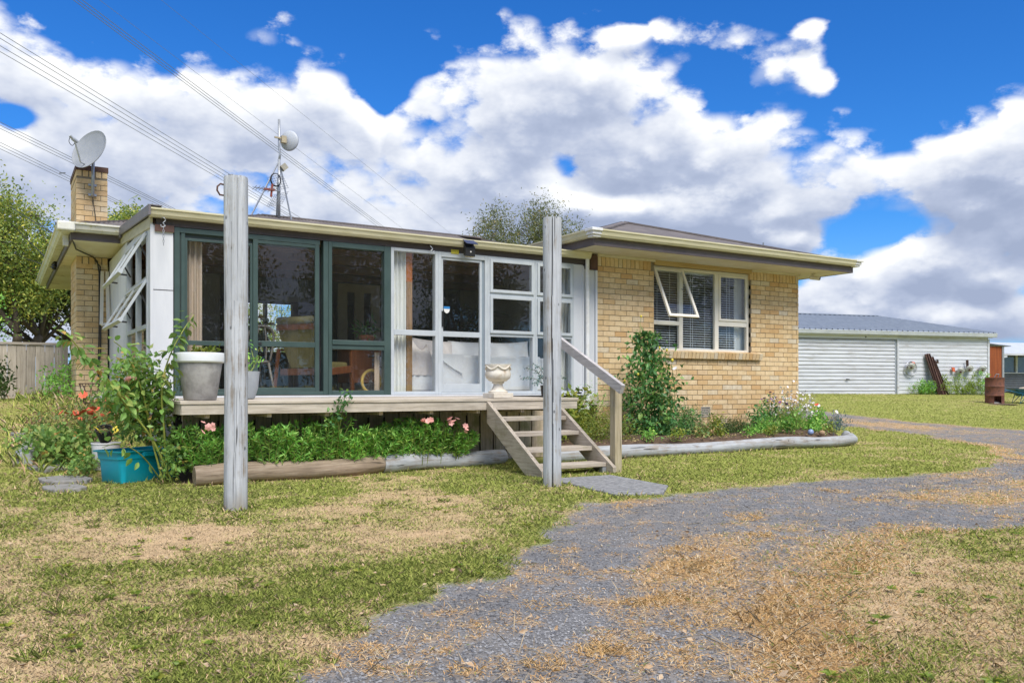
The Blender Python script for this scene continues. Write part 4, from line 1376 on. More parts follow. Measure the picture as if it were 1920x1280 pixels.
for x in np.arange(1.7, 6.0, 0.6):
    mb.box(x, DY + 0.06, 0.64, x + 0.045, W - 0.2, 0.775)
mb.build('joist', M['slatw'], deck)
x = 1.66
while x < 6.35:
    w_ = 0.165 + random.uniform(-0.012, 0.015)
    z0 = hz(x, 9.4) - 0.02
    MB().box(x, 9.40, z0 + random.uniform(0, 0.04), x + w_, 9.425, 0.70).build('slat', M['slatw'], deck, bevel=0.002)
    x += w_ + random.uniform(0.012, 0.03)
MB().box(1.66, 9.428, 0.58, 6.4, 9.47, 0.66).build('skirt_rail', M['slatw'], deck)
MB().box(1.66, 9.8, -0.05, 6.4, 9.82, 0.70).build('shade_backing', M['in_dark'], deck)  # added dark sheet; its colour stands for the shade seen between the slats

# ------------------------------------------------------------------ steps
st = thing('wooden_steps', 'open timber steps with sloping handrail from lawn up to deck', 'steps', (5.36, 7.9, 0.0))
sx0, sx1 = 4.80, 5.78
for k in range(4):
    yk = DY - 0.255 * (k + 1) + 0.02
    zk = 0.60 - 0.163 * k - 0.0
    MB().box(sx0 + 0.05, yk - 0.03, zk - 0.045, sx1 - 0.05, yk + 0.235, zk).build('tread', M['stairw'], st, bevel=0.004)
for xx in (sx0, sx1 - 0.048):
    mb = MB()
    mb.prism([(xx, DY - 0.002, 0.775), (xx, DY - 0.002, 0.53), (xx, 7.60, 0.0), (xx, 7.28, 0.0), (xx, 7.28, 0.065)], (0.048, 0, 0))
    mb.build('stringer', M['stringw'], st, bevel=0.003)
# post and handrail
MB().box(5.80, 7.33, -0.05, 5.895, 7.425, 1.02).build('rail_post', M['postw'], st, bevel=0.004)
mb = MB()
mb.bar((5.765, 7.16, 0.915), (5.765, 8.44, 1.532), 0.05, 0.105, (0, -0.43, 0.9))
mb.build('handrail', M['railw'], st, bevel=0.004)
for xx in (sx1 - 0.07,):
    MB().box(xx - 0.03, 7.40, 0.0, xx + 0.02, 7.46, 0.06).build('bracket', M['galv'], st)

# ------------------------------------------------------------------ big bare poles
def pole(x, y, h, r, label, split):
    mb = MB()
    n = 90
    zs = [-0.1, 0.0, 0.25, 0.45, 0.6, 0.8, 1.0, 1.2, 1.4, 1.6, 1.8, 2.0, 2.2, 2.4, h - 0.02, h]
    o = 0
    ring = []
    for i, z in enumerate(zs):
        ring.append(len(mb.v))
        for k in range(n):
            a = 2 * math.pi * k / n
            rr = r * (1.0 + 0.018 * math.sin(3 * a + z * 2) + 0.012 * math.sin(7 * a + 1.3 * z))
            rr *= 0.97 if i == len(zs) - 1 else 1
            rr *= 1 - 0.02 * math.sin(z * 1.9)
            if split:
                # a long drying crack down the side facing the lawn
                c = math.radians(-125) + 0.05 * math.sin(z * 3) + 0.03 * math.sin(z * 7)
                d = abs((a - c + math.pi) % (2 * math.pi) - math.pi)
                if d < 0.045 + 0.02 * math.sin(z * 2.1): rr *= 0.55
            else:
                for c, w_, z0, z1 in ((-150, .03, .9, 2.6), (-112, .035, .0, 1.5), (-95, .03, 1.6, 2.6), (-128, .03, 1.2, 2.3), (-75, .03, .3, 1.2)):
                    d = abs((a - math.radians(c) - 0.04 * math.sin(z * 3 + c) + math.pi) % (2 * math.pi) - math.pi)
                    if d < w_ and z0 < z < z1: rr *= 0.88
            mb.v.append((x + rr * math.cos(a), y + rr * math.sin(a), z))
    for i in range(len(zs) - 1):
        for k in range(n):
            k2 = (k + 1) % n
            mb.f.append((ring[i] + k, ring[i] + k2, ring[i + 1] + k2, ring[i + 1] + k))
    mb.f.append(tuple(ring[-1] + k for k in range(n)))
    t_ = thing('timber_pole', label, 'pole', (x, y, 0), 0, 'bare painted poles in front of the deck')
    mb.build('shaft', M['pole'], t_, smooth=False, autosmooth=True)
    return t_


pl1 = pole(1.56, 6.64, 2.555, 0.088, 'thick pale-painted pole on the lawn before the big concrete pot', False)
pl2 = pole(4.49, 6.63, 2.545, 0.087, 'pale pole with long dark split at foot of the steps', True)
mb = MB()
c0 = Vector((1.56 - 0.088, 6.66, 2.44))
mb.tube([c0 + Vector((0.02, 0, 0.05)), c0 + Vector((-0.025, -0.01, 0.055)), c0 + Vector((-0.05, -0.02, 0.03)), c0 + Vector((-0.052, -0.02, 0.0)), c0 + Vector((-0.03, -0.012, -0.03)), c0 + Vector((0.02, 0, -0.03))], 0.007, 6)
mb.build('hook', M['rust_brown'], pl1, smooth=True)
# ------------------------------------------------------------------ slab at the steps, bed soil
SLAB = [(4.74, 7.06), (5.50, 7.02), (5.38, 6.0), (4.98, 5.62), (4.55, 5.74), (4.62, 6.3)]
mb = MB()
poly = SLAB
mb.prism([(x, y, 0.022) for x, y in poly], (0, 0, -0.10))
tag(mb.build('path', M['slab'], None, bevel=0.01), kind='structure')
def bed(name, poly, edge, h):
    """soil sheet bulging inside an outline"""
    xs = np.arange(min(p[0] for p in poly), max(p[0] for p in poly) + 0.09, 0.09)
    ys = np.arange(min(p[1] for p in poly), max(p[1] for p in poly) + 0.09, 0.09)
    X, Y = np.meshgrid(xs, ys)
    d = sdf(poly, X, Y)
    Z = np.maximum(hgt(X, Y), 0) + h * S((-d + 0.02) / edge) + (fbm(X, Y, 6, 91, 4) - 0.5) * 0.07 - 0.02
    Z = np.where(d > 0.03, -0.3, Z)
    idx = np.arange(X.size).reshape(X.shape)
    F = np.stack([idx[:-1, :-1], idx[:-1, 1:], idx[1:, 1:], idx[1:, :-1]], -1).reshape(-1, 4)
    dm = (d < 0.08).ravel()
    F = F[dm[F].all(1)]
    o = npmesh(name, np.stack([X, Y, Z], -1).reshape(-1, 3), [F], M['soil'], None, None, True)
    tag(o, kind='structure')
bed('garden_bed', [(6.6, 8.85), (8.0, 8.95), (11.5, 8.75), (12.6, 9.4), (12.9, 10.8), (6.0, 10.8)], 0.4, 0.20)
bed('flower_bed', [(1.5, 8.62), (5.3, 8.9), (5.3, 9.5), (1.5, 9.5)], 0.3, 0.14)

# ------------------------------------------------------------------ logs
def log(p, q, r, label, mat, seed, taper=0.95):
    rr = random.Random(seed)
    p, q = Vector(p), Vector(q)
    L = (q - p).length
    n, m = 18, 14
    mb = MB()
    ph = rr.random() * 6
    for i in range(m + 1):
        t_ = i / m
        for k in range(n):
            a = 2 * math.pi * k / n
            rad = r * (1 - (1 - taper) * t_) * (1 + 0.03 * math.sin(2 * a + ph) + 0.025 * math.sin(5 * a + t_ * 4 + ph) + 0.02 * math.sin(t_ * 17 + ph))
            if i in (0, m): rad *= 0.93
            mb.v.append((L * t_ + (0.012 if i == 0 else (-0.012 if i == m else 0)) * math.cos(a), rad * math.cos(a) + 0.02 * math.sin(t_ * 5 + ph), rad * math.sin(a) + 0.012 * math.sin(t_ * 7)))
    for i in range(m):
        for k in range(n):
            k2 = (k + 1) % n
            mb.f.append((i * n + k, i * n + k2, (i + 1) * n + k2, (i + 1) * n + k))
    mb.f.append(tuple(reversed(range(n))))
    mb.f.append(tuple(m * n + k for k in range(n)))
    o = mb.build('edging_log', mat, None, autosmooth=True)
    o.location = p
    o.rotation_euler = (0, -math.asin((q.z - p.z) / L), math.atan2(q.y - p.y, q.x - p.x))
    return tag(o, label, 'log', 'logs edging the garden beds')


log((1.60, 8.45, 0.085), (3.62, 8.66, 0.095), 0.105, 'brown weathered log nearest the teal tub, along flower bed', M['logw'], 1, 0.96)
log((3.60, 8.64, 0.095), (5.26, 8.86, 0.09), 0.10, 'grey flaking log running up to the steps stringer', M['logp'], 2, 0.9)
log((5.90, 8.74, 0.07), (9.86, 8.78, 0.09), 0.097, 'long pale-painted log with a crack, right of the steps', M['logp'], 3, 0.92)
log((9.80, 8.78, 0.085), (11.62, 8.62, 0.10), 0.09, 'short grey log at far right end of the garden bed', M['logp'], 4, 0.95)
log((11.62, 8.68, 0.09), (12.7, 9.55, 0.09), 0.085, 'end log turning the corner behind the short grey log', M['logp'], 5, 0.95)
log((0.20, 10.55, 0.13), (0.45, 12.3, 0.30), 0.11, 'grey log end at left edge of the weedy flower bed', M['logp'], 6, 0.95)

# ------------------------------------------------------------------ leaves
def unitv(a):
    return a / np.maximum(np.linalg.norm(a, axis=1, keepdims=True), 1e-9)


def rdirs(n, up=0.0):
    d = rng.normal(size=(n, 3))
    d[:, 2] += up
    return unitv(d)


def leaf_mesh(name, P, D, L, Wd, mat, parent=None, droop=0.12, fold=0.18, kind='stuff', N=None):
    """one mesh of many pointed leaves: base, two shoulders, tip"""
    P, D = np.asarray(P, float), unitv(np.asarray(D, float))
    n = len(P)
    L = np.broadcast_to(np.asarray(L, float), (n,))[:, None]
    Wd = np.broadcast_to(np.asarray(Wd, float), (n,))[:, None]
    if N is None:
        N = rdirs(n, 1.2)
    s_ = unitv(np.cross(D, N))
    up = np.cross(s_, D)
    b = P
    mid = P + D * L * 0.45
    l = mid - s_ * Wd / 2 + up * fold * Wd
    r = mid + s_ * Wd / 2 + up * fold * Wd
    t = P + D * L - up * L * droop
    V = np.stack([b, r, t, l], 1).reshape(-1, 3)
    i = np.arange(n)[:, None] * 4
    F = np.concatenate([i + [[0, 1, 2]], i + [[0, 2, 3]]])
    o = npmesh(name, V, [F], mat, parent)
    if kind: o['kind'] = kind
    return o


def unit_leaf():
    """ovate leaf along +Y, folded at the midrib, 1 long"""
    v = [(0, 0, 0), (0.22, 0.22, 0.05), (0.27, 0.48, 0.07), (0.15, 0.78, 0.03), (0, 1.0, -0.08), (-0.15, 0.78, 0.03), (-0.27, 0.48, 0.07), (-0.22, 0.22, 0.05), (0, 0.25, 0.0), (0, 0.5, 0.01), (0, 0.78, -0.02)]
    f = [(0, 1, 8), (1, 2, 9, 8), (2, 3, 10, 9), (3, 4, 10), (0, 8, 7), (7, 8, 9, 6), (6, 9, 10, 5), (5, 10, 4)]
    me = bpy.data.meshes.new('leaf')
    me.from_pydata(v, [], f)
    return me


def leaf_objs(parent, P, D, L, mat, wide=1.0):
    """single leaves as parts sharing one mesh"""
    me = unit_leaf()
    me.materials.append(mat)
    off = np.array(total_loc(parent))
    for p, d, l in zip(P, D, L):
        d = Vector(d).normalized()
        n = Vector((random.gauss(0, .45), random.gauss(0, .45), 1)).normalized()
        s_ = d.cross(n).normalized()
        u = s_.cross(d)
        o = link('leaf', me, None, parent)
        o.matrix_local = Matrix.Translation(Vector(p) - Vector(off)) @ Matrix((s_ * l * wide, d * l, u * l)).transposed().to_4x4()


def flower_mesh(petals=6, cup=0.35):
    mb = MB()
    for k in range(petals):
        a = 2 * math.pi * k / petals
        c, s_ = math.cos(a), math.sin(a)
        w_ = 1.15 * math.sin(math.pi / petals)
        q = [(0, 0, 0), (0.6, -w_ * .75, cup * .6), (1.0, 0, cup), (0.6, w_ * .75, cup * .6)]
        mb.add([(x * c - y * s_, x * s_ + y * c, z) for x, y, z in q], [(0, 1, 2, 3)])
    mb.lathe([(0.16, 0.05), (0.14, 0.16), (0.05, 0.2)], 6)
    return mb.mesh('flower', recalc=False)


def flowers(parent, P, r, mat, petals=6, tilt=0.5, face=None):
    me = flower_mesh(petals)
    me.materials.append(mat)
    off = Vector(total_loc(parent))
    for p in P:
        link('flower', me, None, parent, Vector(p) - off, (random.gauss(0.6 if face else 0, tilt), random.gauss(0, tilt), random.random() * 6), [r * random.uniform(.75, 1.2)] * 3)


def along(pts, n, t0=0.0, t1=1.0):
    """n points spread along a polyline with tangents"""
    pts = np.asarray(pts, float)
    seg = np.linalg.norm(np.diff(pts, axis=0), axis=1)
    cum = np.concatenate([[0], np.cumsum(seg)])
    s_ = np.linspace(t0, t1, n) * cum[-1]
    k = np.clip(np.searchsorted(cum, s_) - 1, 0, len(seg) - 1)
    f = (s_ - cum[k]) / seg[k]
    return pts[k] + (pts[k + 1] - pts[k]) * f[:, None], unitv(pts[k + 1] - pts[k])


def smooth_path(pts, n=16):
    """Catmull-Rom through the points"""
    P_ = [Vector(p) for p in pts]
    P_ = [P_[0] * 2 - P_[1]] + P_ + [P_[-1] * 2 - P_[-2]]
    out = []
    m = len(P_) - 3
    for i in range(m):
        a, b, c, d = P_[i:i + 4]
        for j in range(n):
            t = j / n
            out.append(tuple(0.5 * ((2 * b) + (c - a) * t + (2 * a - 5 * b + 4 * c - d) * t * t + (3 * b - a - 3 * c + d) * t ** 3)))
    out.append(tuple(P_[-2]))
    return out


# ------------------------------------------------------------------ rose with long canes, left of the deck
rose = thing('rose_bush', 'tall leggy rose with arching canes beside left end of deck', 'rose bush', (1.36, 8.80, 0.0))
canes = [
    smooth_path([(1.46, 8.80, 0.0), (1.26, 8.74, 0.45), (1.00, 8.65, 0.80), (0.86, 8.60, 1.02), (0.68, 8.55, 1.22), (0.53, 8.50, 1.40), (0.44, 8.47, 1.45)], 8),
    smooth_path([(1.42, 8.86, 0.0), (1.37, 8.72, 0.5), (1.34, 8.66, 0.95), (1.42, 8.70, 1.25), (1.55, 8.75, 1.50), (1.66, 8.80, 1.66)], 8),
    smooth_path([(1.38, 8.82, 0.0), (1.28, 8.80, 0.4), (1.20, 8.82, 0.85), (1.10, 8.78, 1.12), (1.00, 8.70, 1.30), (0.92, 8.66, 1.37)], 8),
    smooth_path([(1.40, 8.84, 0.0), (1.33, 8.90, 0.35), (1.18, 8.95, 0.7), (1.06, 8.9, 0.95)], 8),
    smooth_path([(1.38, 8.80, 0.0), (1.15, 8.6, 0.30), (0.95, 8.5, 0.42), (0.80, 8.42, 0.40)], 8),
    smooth_path([(1.44, 8.84, 0.0), (1.55, 8.70, 0.28), (1.62, 8.6, 0.45)], 8),
    smooth_path([(1.40, 8.84, 0.0), (1.36, 8.95, 0.45), (1.30, 9.05, 0.85), (1.34, 9.0, 1.05)], 8),
]
mb = MB()
for c in canes[:3]:
    mb.tube(c, list(np.linspace(0.011, 0.004, len(c))), 6)
mb.build('cane', M['stem_yellow'], rose, smooth=True)
mb = MB()
for c in canes[3:]:
    mb.tube(c, list(np.linspace(0.008, 0.003, len(c))), 5)
mb.build('cane', M['stem'], rose, smooth=True)
PP, DD, LL = [], [], []
tips = [(0, 0.42, 1.0, 112), (1, 0.40, 1.0, 84), (2, 0.5, 1.0, 44), (3, 0.35, 1.0, 18), (4, 0.4, 1.0, 10), (5, .4, 1, 10), (6, .35, 1, 20)]
for ci, t0, t1, n in tips:
    p, d = along(canes[ci], n, t0, t1)
    for i in range(n):
        # compound leaf: leaflets along a short stalk drooping from the cane
        sd_ = rdirs(1, -0.1)[0]
        sd_ = sd_ - d[i] * sd_.dot(d[i]) * 0.6
        q = p[i] + sd_ * random.uniform(0.02, 0.10)
        PP.append(q); DD.append(sd_ + np.array([0, 0, -0.55])); LL.append(random.uniform(0.075, 0.115) * (0.75 if i > n * .9 else 1))
leaf_objs(rose, PP, DD, LL, M['leaf_rose'])
# denser body of smaller leaves
n = 3000
c = np.array([(1.24, 8.95, 0.70), (1.32, 8.92, 0.92), (1.16, 9.0, 0.62), (1.46, 8.75, 0.30), (1.16, 9.0, 1.08), (1.02, 9.0, 0.86)])[rng.integers(0, 6, n)]
P_ = c + rng.normal(size=(n, 3)) * [0.12, 0.10, 0.12]
P_ = P_[(P_[:, 2] > 0.03) & ((P_[:, 2] > 0.42) | (P_[:, 0] > 1.34))]
leaf_mesh('foliage', P_, rdirs(len(P_), -0.3), rng.uniform(0.04, 0.08, len(P_)), rng.uniform(0.026, 0.042, len(P_)), M['leaf_rose'], rose)
flowers(rose, [(1.05, 8.72, 1.02), (1.08, 8.74, 1.03), (1.11, 8.73, 1.02), (1.02, 8.73, 1.0), (1.25, 8.72, 0.66)], 0.028, M['pink_petal'])

# ------------------------------------------------------------------ red-flowered bush and weedy bed
def bush(name, label, cat, centers, sig, n, L, Wd, mat, base, stems=8, stem_mat=None, up=0.2, group=None, zmin=None):
    t = thing(name, label, cat, base, 0, group)
    c = np.array(centers, float)[rng.integers(0, len(centers), n)]
    P_ = c + rng.normal(size=(n, 3)) * sig
    zm = (base[2] + 0.02) if zmin is None else zmin
    P_[:, 2] = np.where(P_[:, 2] < zm, zm + rng.random(n) * 0.08, P_[:, 2])
    leaf_mesh('foliage', P_, rdirs(n, up), rng.uniform(L * .6, L * 1.25, n), rng.uniform(Wd * .7, Wd * 1.2, n), mat, t)
    mb = MB()
    for i in range(stems):
        cc = np.array(centers[i % len(centers)]) + rng.normal(size=3) * np.array(sig) * 0.8
        b = np.array(base) + rng.normal(size=3) * [0.05, 0.05, 0]
        m_ = (b + cc) / 2 + rng.normal(size=3) * 0.03
        mb.tube(smooth_path([b, m_, cc], 4), [0.006] * 8 + [0.003], 5)
    mb.build('stem', stem_mat or M['stem'], t, smooth=True)
    return t


g0 = hz(0.95, 11.2)
rb = bush('red_rose', 'low rose bush with many red and orange blooms before white side panel', 'rose bush', [(0.82, 11.0, g0 + 0.36), (1.02, 11.1, g0 + 0.45), (0.72, 10.9, g0 + 0.30), (1.1, 11.0, g0 + 0.34)], [0.17, 0.2, 0.13], 900, 0.05, 0.032, M['leaf_mixed'], (0.98, 11.2, g0), 14, M['stem_dry'])
fl = [(0.7, 10.9), (0.84, 11.0), (0.9, 10.7), (1.0, 10.75), (1.02, 10.95), (0.80, 10.9), (0.86, 10.8), (0.93, 10.95), (1.05, 10.9), (1.10, 10.8), (1.16, 10.9), (1.08, 11.0), (0.98, 10.85), (1.20, 10.85), (0.75, 11.0), (1.12, 11.1), (0.9, 11.1), (1.2, 11.0), (1.0, 11.1)]
flowers(rb, [(x - 0.10, y - 0.30, g0 + random.uniform(0.36, 0.66)) for x, y in fl], 0.05, M['red_petal'], 8, 0.5, True)
bush('leafy_shrub', 'sprawling green leafy plant low in front of the red rose', 'plant', [(0.50, 10.5, 0.34), (0.68, 10.5, 0.36), (0.38, 10.7, 0.34), (0.80, 10.6, 0.36), (0.56, 10.3, 0.26)], [0.12, 0.16, 0.08], 640, 0.085, 0.055, M['leaf_rose'], (0.62, 10.5, hz(0.62, 10.5)), 10)
bush('low_leafy_weed', 'low leafy green weeds between stepping stones and bucket', 'weeds', [(0.78, 9.95, 0.15), (0.70, 9.65, 0.10), (0.84, 10.15, 0.2)], [0.09, 0.13, 0.05], 420, 0.06, 0.034, M['leaf_rose'], (0.78, 9.85, hz(0.78, 9.85)), 6)
bush('tangled_weeds', 'brown and green tangled weeds at left end of flower bed', 'weeds', [(0.50, 11.6, 0.36), (0.45, 12.0, 0.42), (0.60, 11.3, 0.32), (0.5, 12.6, 0.52), (0.8, 12.2, 0.5)], [0.11, 0.22, 0.07], 700, 0.055, 0.022, M['leaf_mixed'], (0.5, 11.7, hz(0.5, 11.7)), 12, M['stem_dry'])
bush('climbing_weed', 'green weeds climbing against the fence beside the brick pillar', 'weeds', [(0.85, 16.2, 1.05), (0.98, 16.4, 1.2), (0.72, 15.8, 0.95), (0.95, 15.6, 0.9)], [0.1, 0.2, 0.12], 600, 0.075, 0.03, M['leaf_bright'], (0.88, 16.0, hz(0.88, 16.0)), 8)
bush('dark_creeper', 'dark glossy creeper at left edge against the fence', 'plant', [(-0.05, 16.6, 1.1), (0.02, 16.8, 1.25), (0.0, 16.6, 0.95), (0.08, 16.5, 1.0)], [0.08, 0.1, 0.1], 350, 0.085, 0.04, M['leaf_dark'], (-0.02, 16.6, hz(0, 16.6)), 8)

# ------------------------------------------------------------------ lance-leaved green plants before the deck
def alstro(x, y, h, label, pink=0, spread=0.24):
    z0 = 0.10
    t = thing('alstroemeria', label, 'flowering plant', (x, y, z0), 0, 'green lance-leaved plants under the deck edge')
    P_, D_, mb = [], [], MB()
    tops = []
    for i in range(32):
        a, r_ = random.random() * 6.283, spread * math.sqrt(random.random())
        bx, by = x + r_ * 0.5 * math.cos(a), y + r_ * 0.4 * math.sin(a)
        tp = (x + r_ * 1.25 * math.cos(a), y + r_ * 0.9 * math.sin(a), z0 + h * random.uniform(0.6, 1.0))
        path = smooth_path([(bx, by, z0 - 0.03), ((bx * .6 + tp[0] * .4), (by * .6 + tp[1] * .4), z0 + (tp[2] - z0) * .55), tp], 5)
        mb.tube(path, 0.004, 4)
        p, d = along(path, 22, 0.25, 1.0)
        for q, e in zip(p, d):
            s_ = rdirs(1)[0]
            s_ = s_ - e * s_.dot(e)
            D_.append(s_ / (np.linalg.norm(s_) + 1e-6) + e * 0.75)
            P_.append(q)
        for kk in range(8):
            s_ = rdirs(1, .5)[0]
            P_.append(np.array(tp)); D_.append(s_)
        tops.append(tp)
    n = len(P_)
    leaf_mesh('foliage', P_, D_, rng.uniform(0.045, 0.085, n), rng.uniform(0.012, 0.02, n), M['leaf_bright'], t, droop=0.2)
    mb.build('stem', M['stem'], t)
    if pink:
        tops.sort(key=lambda q: -q[2] + 1.2 * q[1])
        c = tops[0]
        flowers(t, [(c[0] + random.gauss(0, .04), c[1] - 0.05 + random.gauss(0, .02), c[2] + 0.05 + random.gauss(0, .03)) for _ in range(pink + 2)], 0.036, M['pink_petal'], 6, 0.5, True)


ax_ = [(1.72, 8.59, 0.44, 'pink-flowered green plant at left, behind the pale pole', 3), (2.02, 8.63, 0.42, 'dense green plant just left of the pale pole, no flowers', 0),
       (2.34, 8.55, 0.47, 'low green plant hanging over brown log right of the pole', 0), (2.64, 8.59, 0.46, 'leafy green plant over the middle of the brown log', 0),
       (2.94, 8.63, 0.50, 'tall green plant whose shoot rises past deck fascia', 0), (3.24, 8.63, 0.40, 'green plant under deck before mossy slats', 0),
       (3.54, 8.67, 0.36, 'short green plant behind the joint of the two logs', 0), (3.82, 8.69, 0.42, 'bushy green plant behind left part of the grey log', 0),
       (4.08, 8.71, 0.48, 'upright green plant with pink heads left of the bare slats', 4), (4.30, 8.75, 0.45, 'green plant with a cluster of salmon flowers by bare slats', 5),
       (4.56, 8.79, 0.30, 'last small green plant before the bare slats and steps', 2)]
for a in ax_:
    alstro(*a)
# a leafy sucker growing up past the deck edge
t = bush('rose_sucker', 'small serrated leafy shoot poking up over the deck fascia', 'plant', [(2.95, 8.36, 0.62), (3.0, 8.36, 0.72), (3.06, 8.36, 0.82)], [0.05, 0.03, 0.05], 90, 0.055, 0.03, M['leaf_dahlia'], (2.98, 8.6, 0.10), 3)

# ------------------------------------------------------------------ tall dahlia by the brick wall
dx, dy = 8.70, 10.05
dz = 0.12
dah = thing('dahlia', 'tall dahlia with dark leaves and yellow buds left of the window', 'dahlia', (dx, dy, dz))
stems = []
mb = MB()
for i in range(17):
    a = random.random() * 6.283
    r_ = 0.50 * math.sqrt(random.random())
    h = random.uniform(1.1, 1.66) - r_ * 0.7
    tp = (dx - 0.08 + r_ * math.cos(a), dy + r_ * 0.6 * math.sin(a), dz + h)
    if i == 0: tp = (dx - 0.26, dy, dz + 1.80)
    p = smooth_path([(dx + 0.3 * r_ * math.cos(a), dy + 0.2 * r_ * math.sin(a), dz - 0.05), (dx + 0.9 * r_ * math.cos(a), dy + .6 * r_ * math.sin(a), dz + h * .5), tp], 6)
    stems.append(p)
    mb.tube(p, list(np.linspace(0.011, 0.004, len(p))), 6)
mb.build('stem', M['stem'], dah, smooth=True)
PP, DD, LL = [], [], []
for p in stems:
    q, d = along(p, 19, 0.12, 0.93)
    for k in range(19):
        s_ = rdirs(1, 0.05)[0]
        s_[2] *= 0.5
        f = 1 - k / 30
        PP.append(q[k] + s_ * random.uniform(0.03, 0.22) * f); DD.append(s_ + np.array([0, 0, -0.35])); LL.append(random.uniform(0.085, 0.145) * (0.62 if k > 12 else 1))
PP = np.array(PP)
leaf_objs(dah, PP, DD, LL, M['leaf_dahlia'])
n = 2100
zz = rng.random(n) ** 1.35 * 1.62
wd = np.interp(zz, [0, 0.3, 0.65, 0.95, 1.3, 1.62], [0.34, 0.46, 0.46, 0.36, 0.27, 0.15])
P_ = np.stack([dx - 0.04 - 0.12 * (zz / 1.6) ** 2 + rng.normal(size=n) * wd * .62, dy + rng.normal(size=n) * wd * .42, dz + 0.05 + zz], -1)
leaf_mesh('foliage', P_, rdirs(n, -0.4), rng.uniform(0.06, 0.11, n), rng.uniform(0.035, 0.06, n), M['leaf_dahlia'], dah)
mb = MB()
me = MB().lathe([(0.004, -0.02), (0.017, -0.005), (0.02, 0.012), (0.012, 0.028), (0.002, 0.032)], 8).mesh('flower_bud', smooth=True)
me.materials.append(M['yellow_petal'])
for i, p in enumerate(stems[:11]):
    q = Vector(p[-1]) + Vector((random.gauss(0, .03), -0.02, random.uniform(0.02, 0.10)))
    link('flower_bud', me, None, dah, q - Vector(dah.location), (0, 0, 0), [random.uniform(.8, 1.2)] * 3)
    link('stalk', MB().tube([p[-1], q], 0.0025, 4).mesh('stalk', dah.location), M['stem'], dah)
flowers(dah, [(dx + 0.22, dy - 0.26, dz + 1.10)], 0.05, M['white_petal'], 8, 0.3, True)

# ------------------------------------------------------------------ smaller plants in the right bed
bush('lime_shrub', 'pale green shrub right beside the handrail post', 'shrub', [(7.2, 9.6, 0.34), (7.45, 9.7, 0.42), (7.02, 9.5, 0.27), (7.65, 9.6, 0.30)], [0.15, 0.14, 0.12], 3400, 0.038, 0.015, M['leaf_lime'], (7.3, 9.65, 0.10), 8)
bush('broad_leaf_plant', 'yellowing broad-leaved plant below the white downpipe', 'plant', [(6.95, 9.8, 0.50), (7.12, 9.9, 0.66), (6.75, 9.7, 0.36), (7.3, 10.1, 0.62)], [0.13, 0.10, 0.13], 330, 0.12, 0.055, M['leaf_lime'], (7.0, 9.8, 0.10), 8)
bush('white_flower_weed', 'thin stems with tiny white flowers beside rail post and bricks', 'plant', [(7.5, 10.3, 0.60), (7.8, 10.3, 0.74)], [0.14, 0.1, 0.14], 300, 0.05, 0.015, M['leaf_bright'], (7.6, 10.3, 0.14), 9)
bush('fern', 'feathery dark green clump below the wall vent', 'plant', [(9.10, 9.85, 0.34), (9.30, 9.95, 0.44), (8.95, 9.8, 0.28), (9.35, 9.9, 0.28)], [0.14, 0.12, 0.11], 2600, 0.065, 0.010, M['leaf_dahlia'], (9.2, 9.9, 0.15), 10)
bush('yellowing_seedling', 'small yellow-green seedling in front of the feathery clump', 'plant', [(9.35, 9.40, 0.30), (9.42, 9.40, 0.42), (9.50, 9.40, 0.26)], [0.07, 0.05, 0.08], 260, 0.065, 0.026, M['leaf_lime'], (9.42, 9.40, 0.15), 5)
bush('mounded_shrub', 'dark ferny mound directly below the vent grate', 'shrub', [(9.75, 9.9, 0.22), (10.15, 9.95, 0.28), (10.5, 9.95, 0.27), (10.0, 9.8, 0.22)], [0.16, 0.12, 0.07], 2800, 0.055, 0.011, M['leaf_dark'], (10.3, 9.9, 0.15), 8)
bush('grey_leaf_plant', 'low grey-leaved plant between dahlia and feathery clump', 'plant', [(9.05, 9.35, 0.24), (9.2, 9.4, 0.28)], [0.10, 0.07, 0.06], 260, 0.06, 0.03, M['leaf_mixed'], (9.1, 9.35, 0.14), 4)
bush('strap_leaf_plant', 'strappy green plant in front of the dark ferny mound', 'plant', [(10.5, 9.45, 0.26), (10.65, 9.45, 0.30)], [0.10, 0.06, 0.07], 300, 0.10, 0.016, M['leaf_bright'], (10.55, 9.45, 0.15), 4, up=.8)
t = bush('purple_flower_plant', 'thin upright plant with small purple flowers by the wall', 'flowering plant', [(11.0, 9.95, 0.34), (11.2, 10.0, 0.42), (10.9, 9.9, 0.28)], [0.14, 0.1, 0.13], 800, 0.085, 0.03, M['leaf_dahlia'], (11.25, 9.95, 0.17), 6)
mb = MB()
pf = []
for i in range(11):
    tp = (11.0 + random.random() * 0.55, 9.9 + random.gauss(0, .08), random.uniform(0.52, 0.86))
    mb.tube(smooth_path([(11.25 + random.gauss(0, .06), 9.95, 0.17), ((tp[0] + 11.25) / 2, 9.93, 0.45), tp], 4), 0.003, 4)
    pf.append(tp)
mb.build('stalk', M['stem'], t)
flowers(t, pf, 0.028, M['purple_petal'], 6, 0.4)
bush('small_green_plant', 'bright green leafy tuft in front of the purple flowers', 'plant', [(10.95, 9.35, 0.30), (11.0, 9.35, 0.38)], [0.06, 0.05, 0.06], 150, 0.07, 0.045, M['leaf_bright'], (10.97, 9.35, 0.18), 4)
bush('grey_green_tuft', 'grey-green spiky tuft near the end of the log', 'plant', [(12.35, 9.55, 0.24), (12.5, 9.6, 0.30)], [0.09, 0.08, 0.07], 420, 0.09, 0.010, M['leaf_blue'], (12.4, 9.55, 0.15), 5, up=1.2)
t = bush('geranium', 'bright green rounded plant with one orange flower right of gaura', 'plant', [(12.15, 9.75, 0.34), (12.3, 9.8, 0.42), (12.05, 9.75, 0.28)], [0.09, 0.08, 0.08], 420, 0.06, 0.05, M['leaf_bright'], (12.18, 9.75, 0.16), 6)
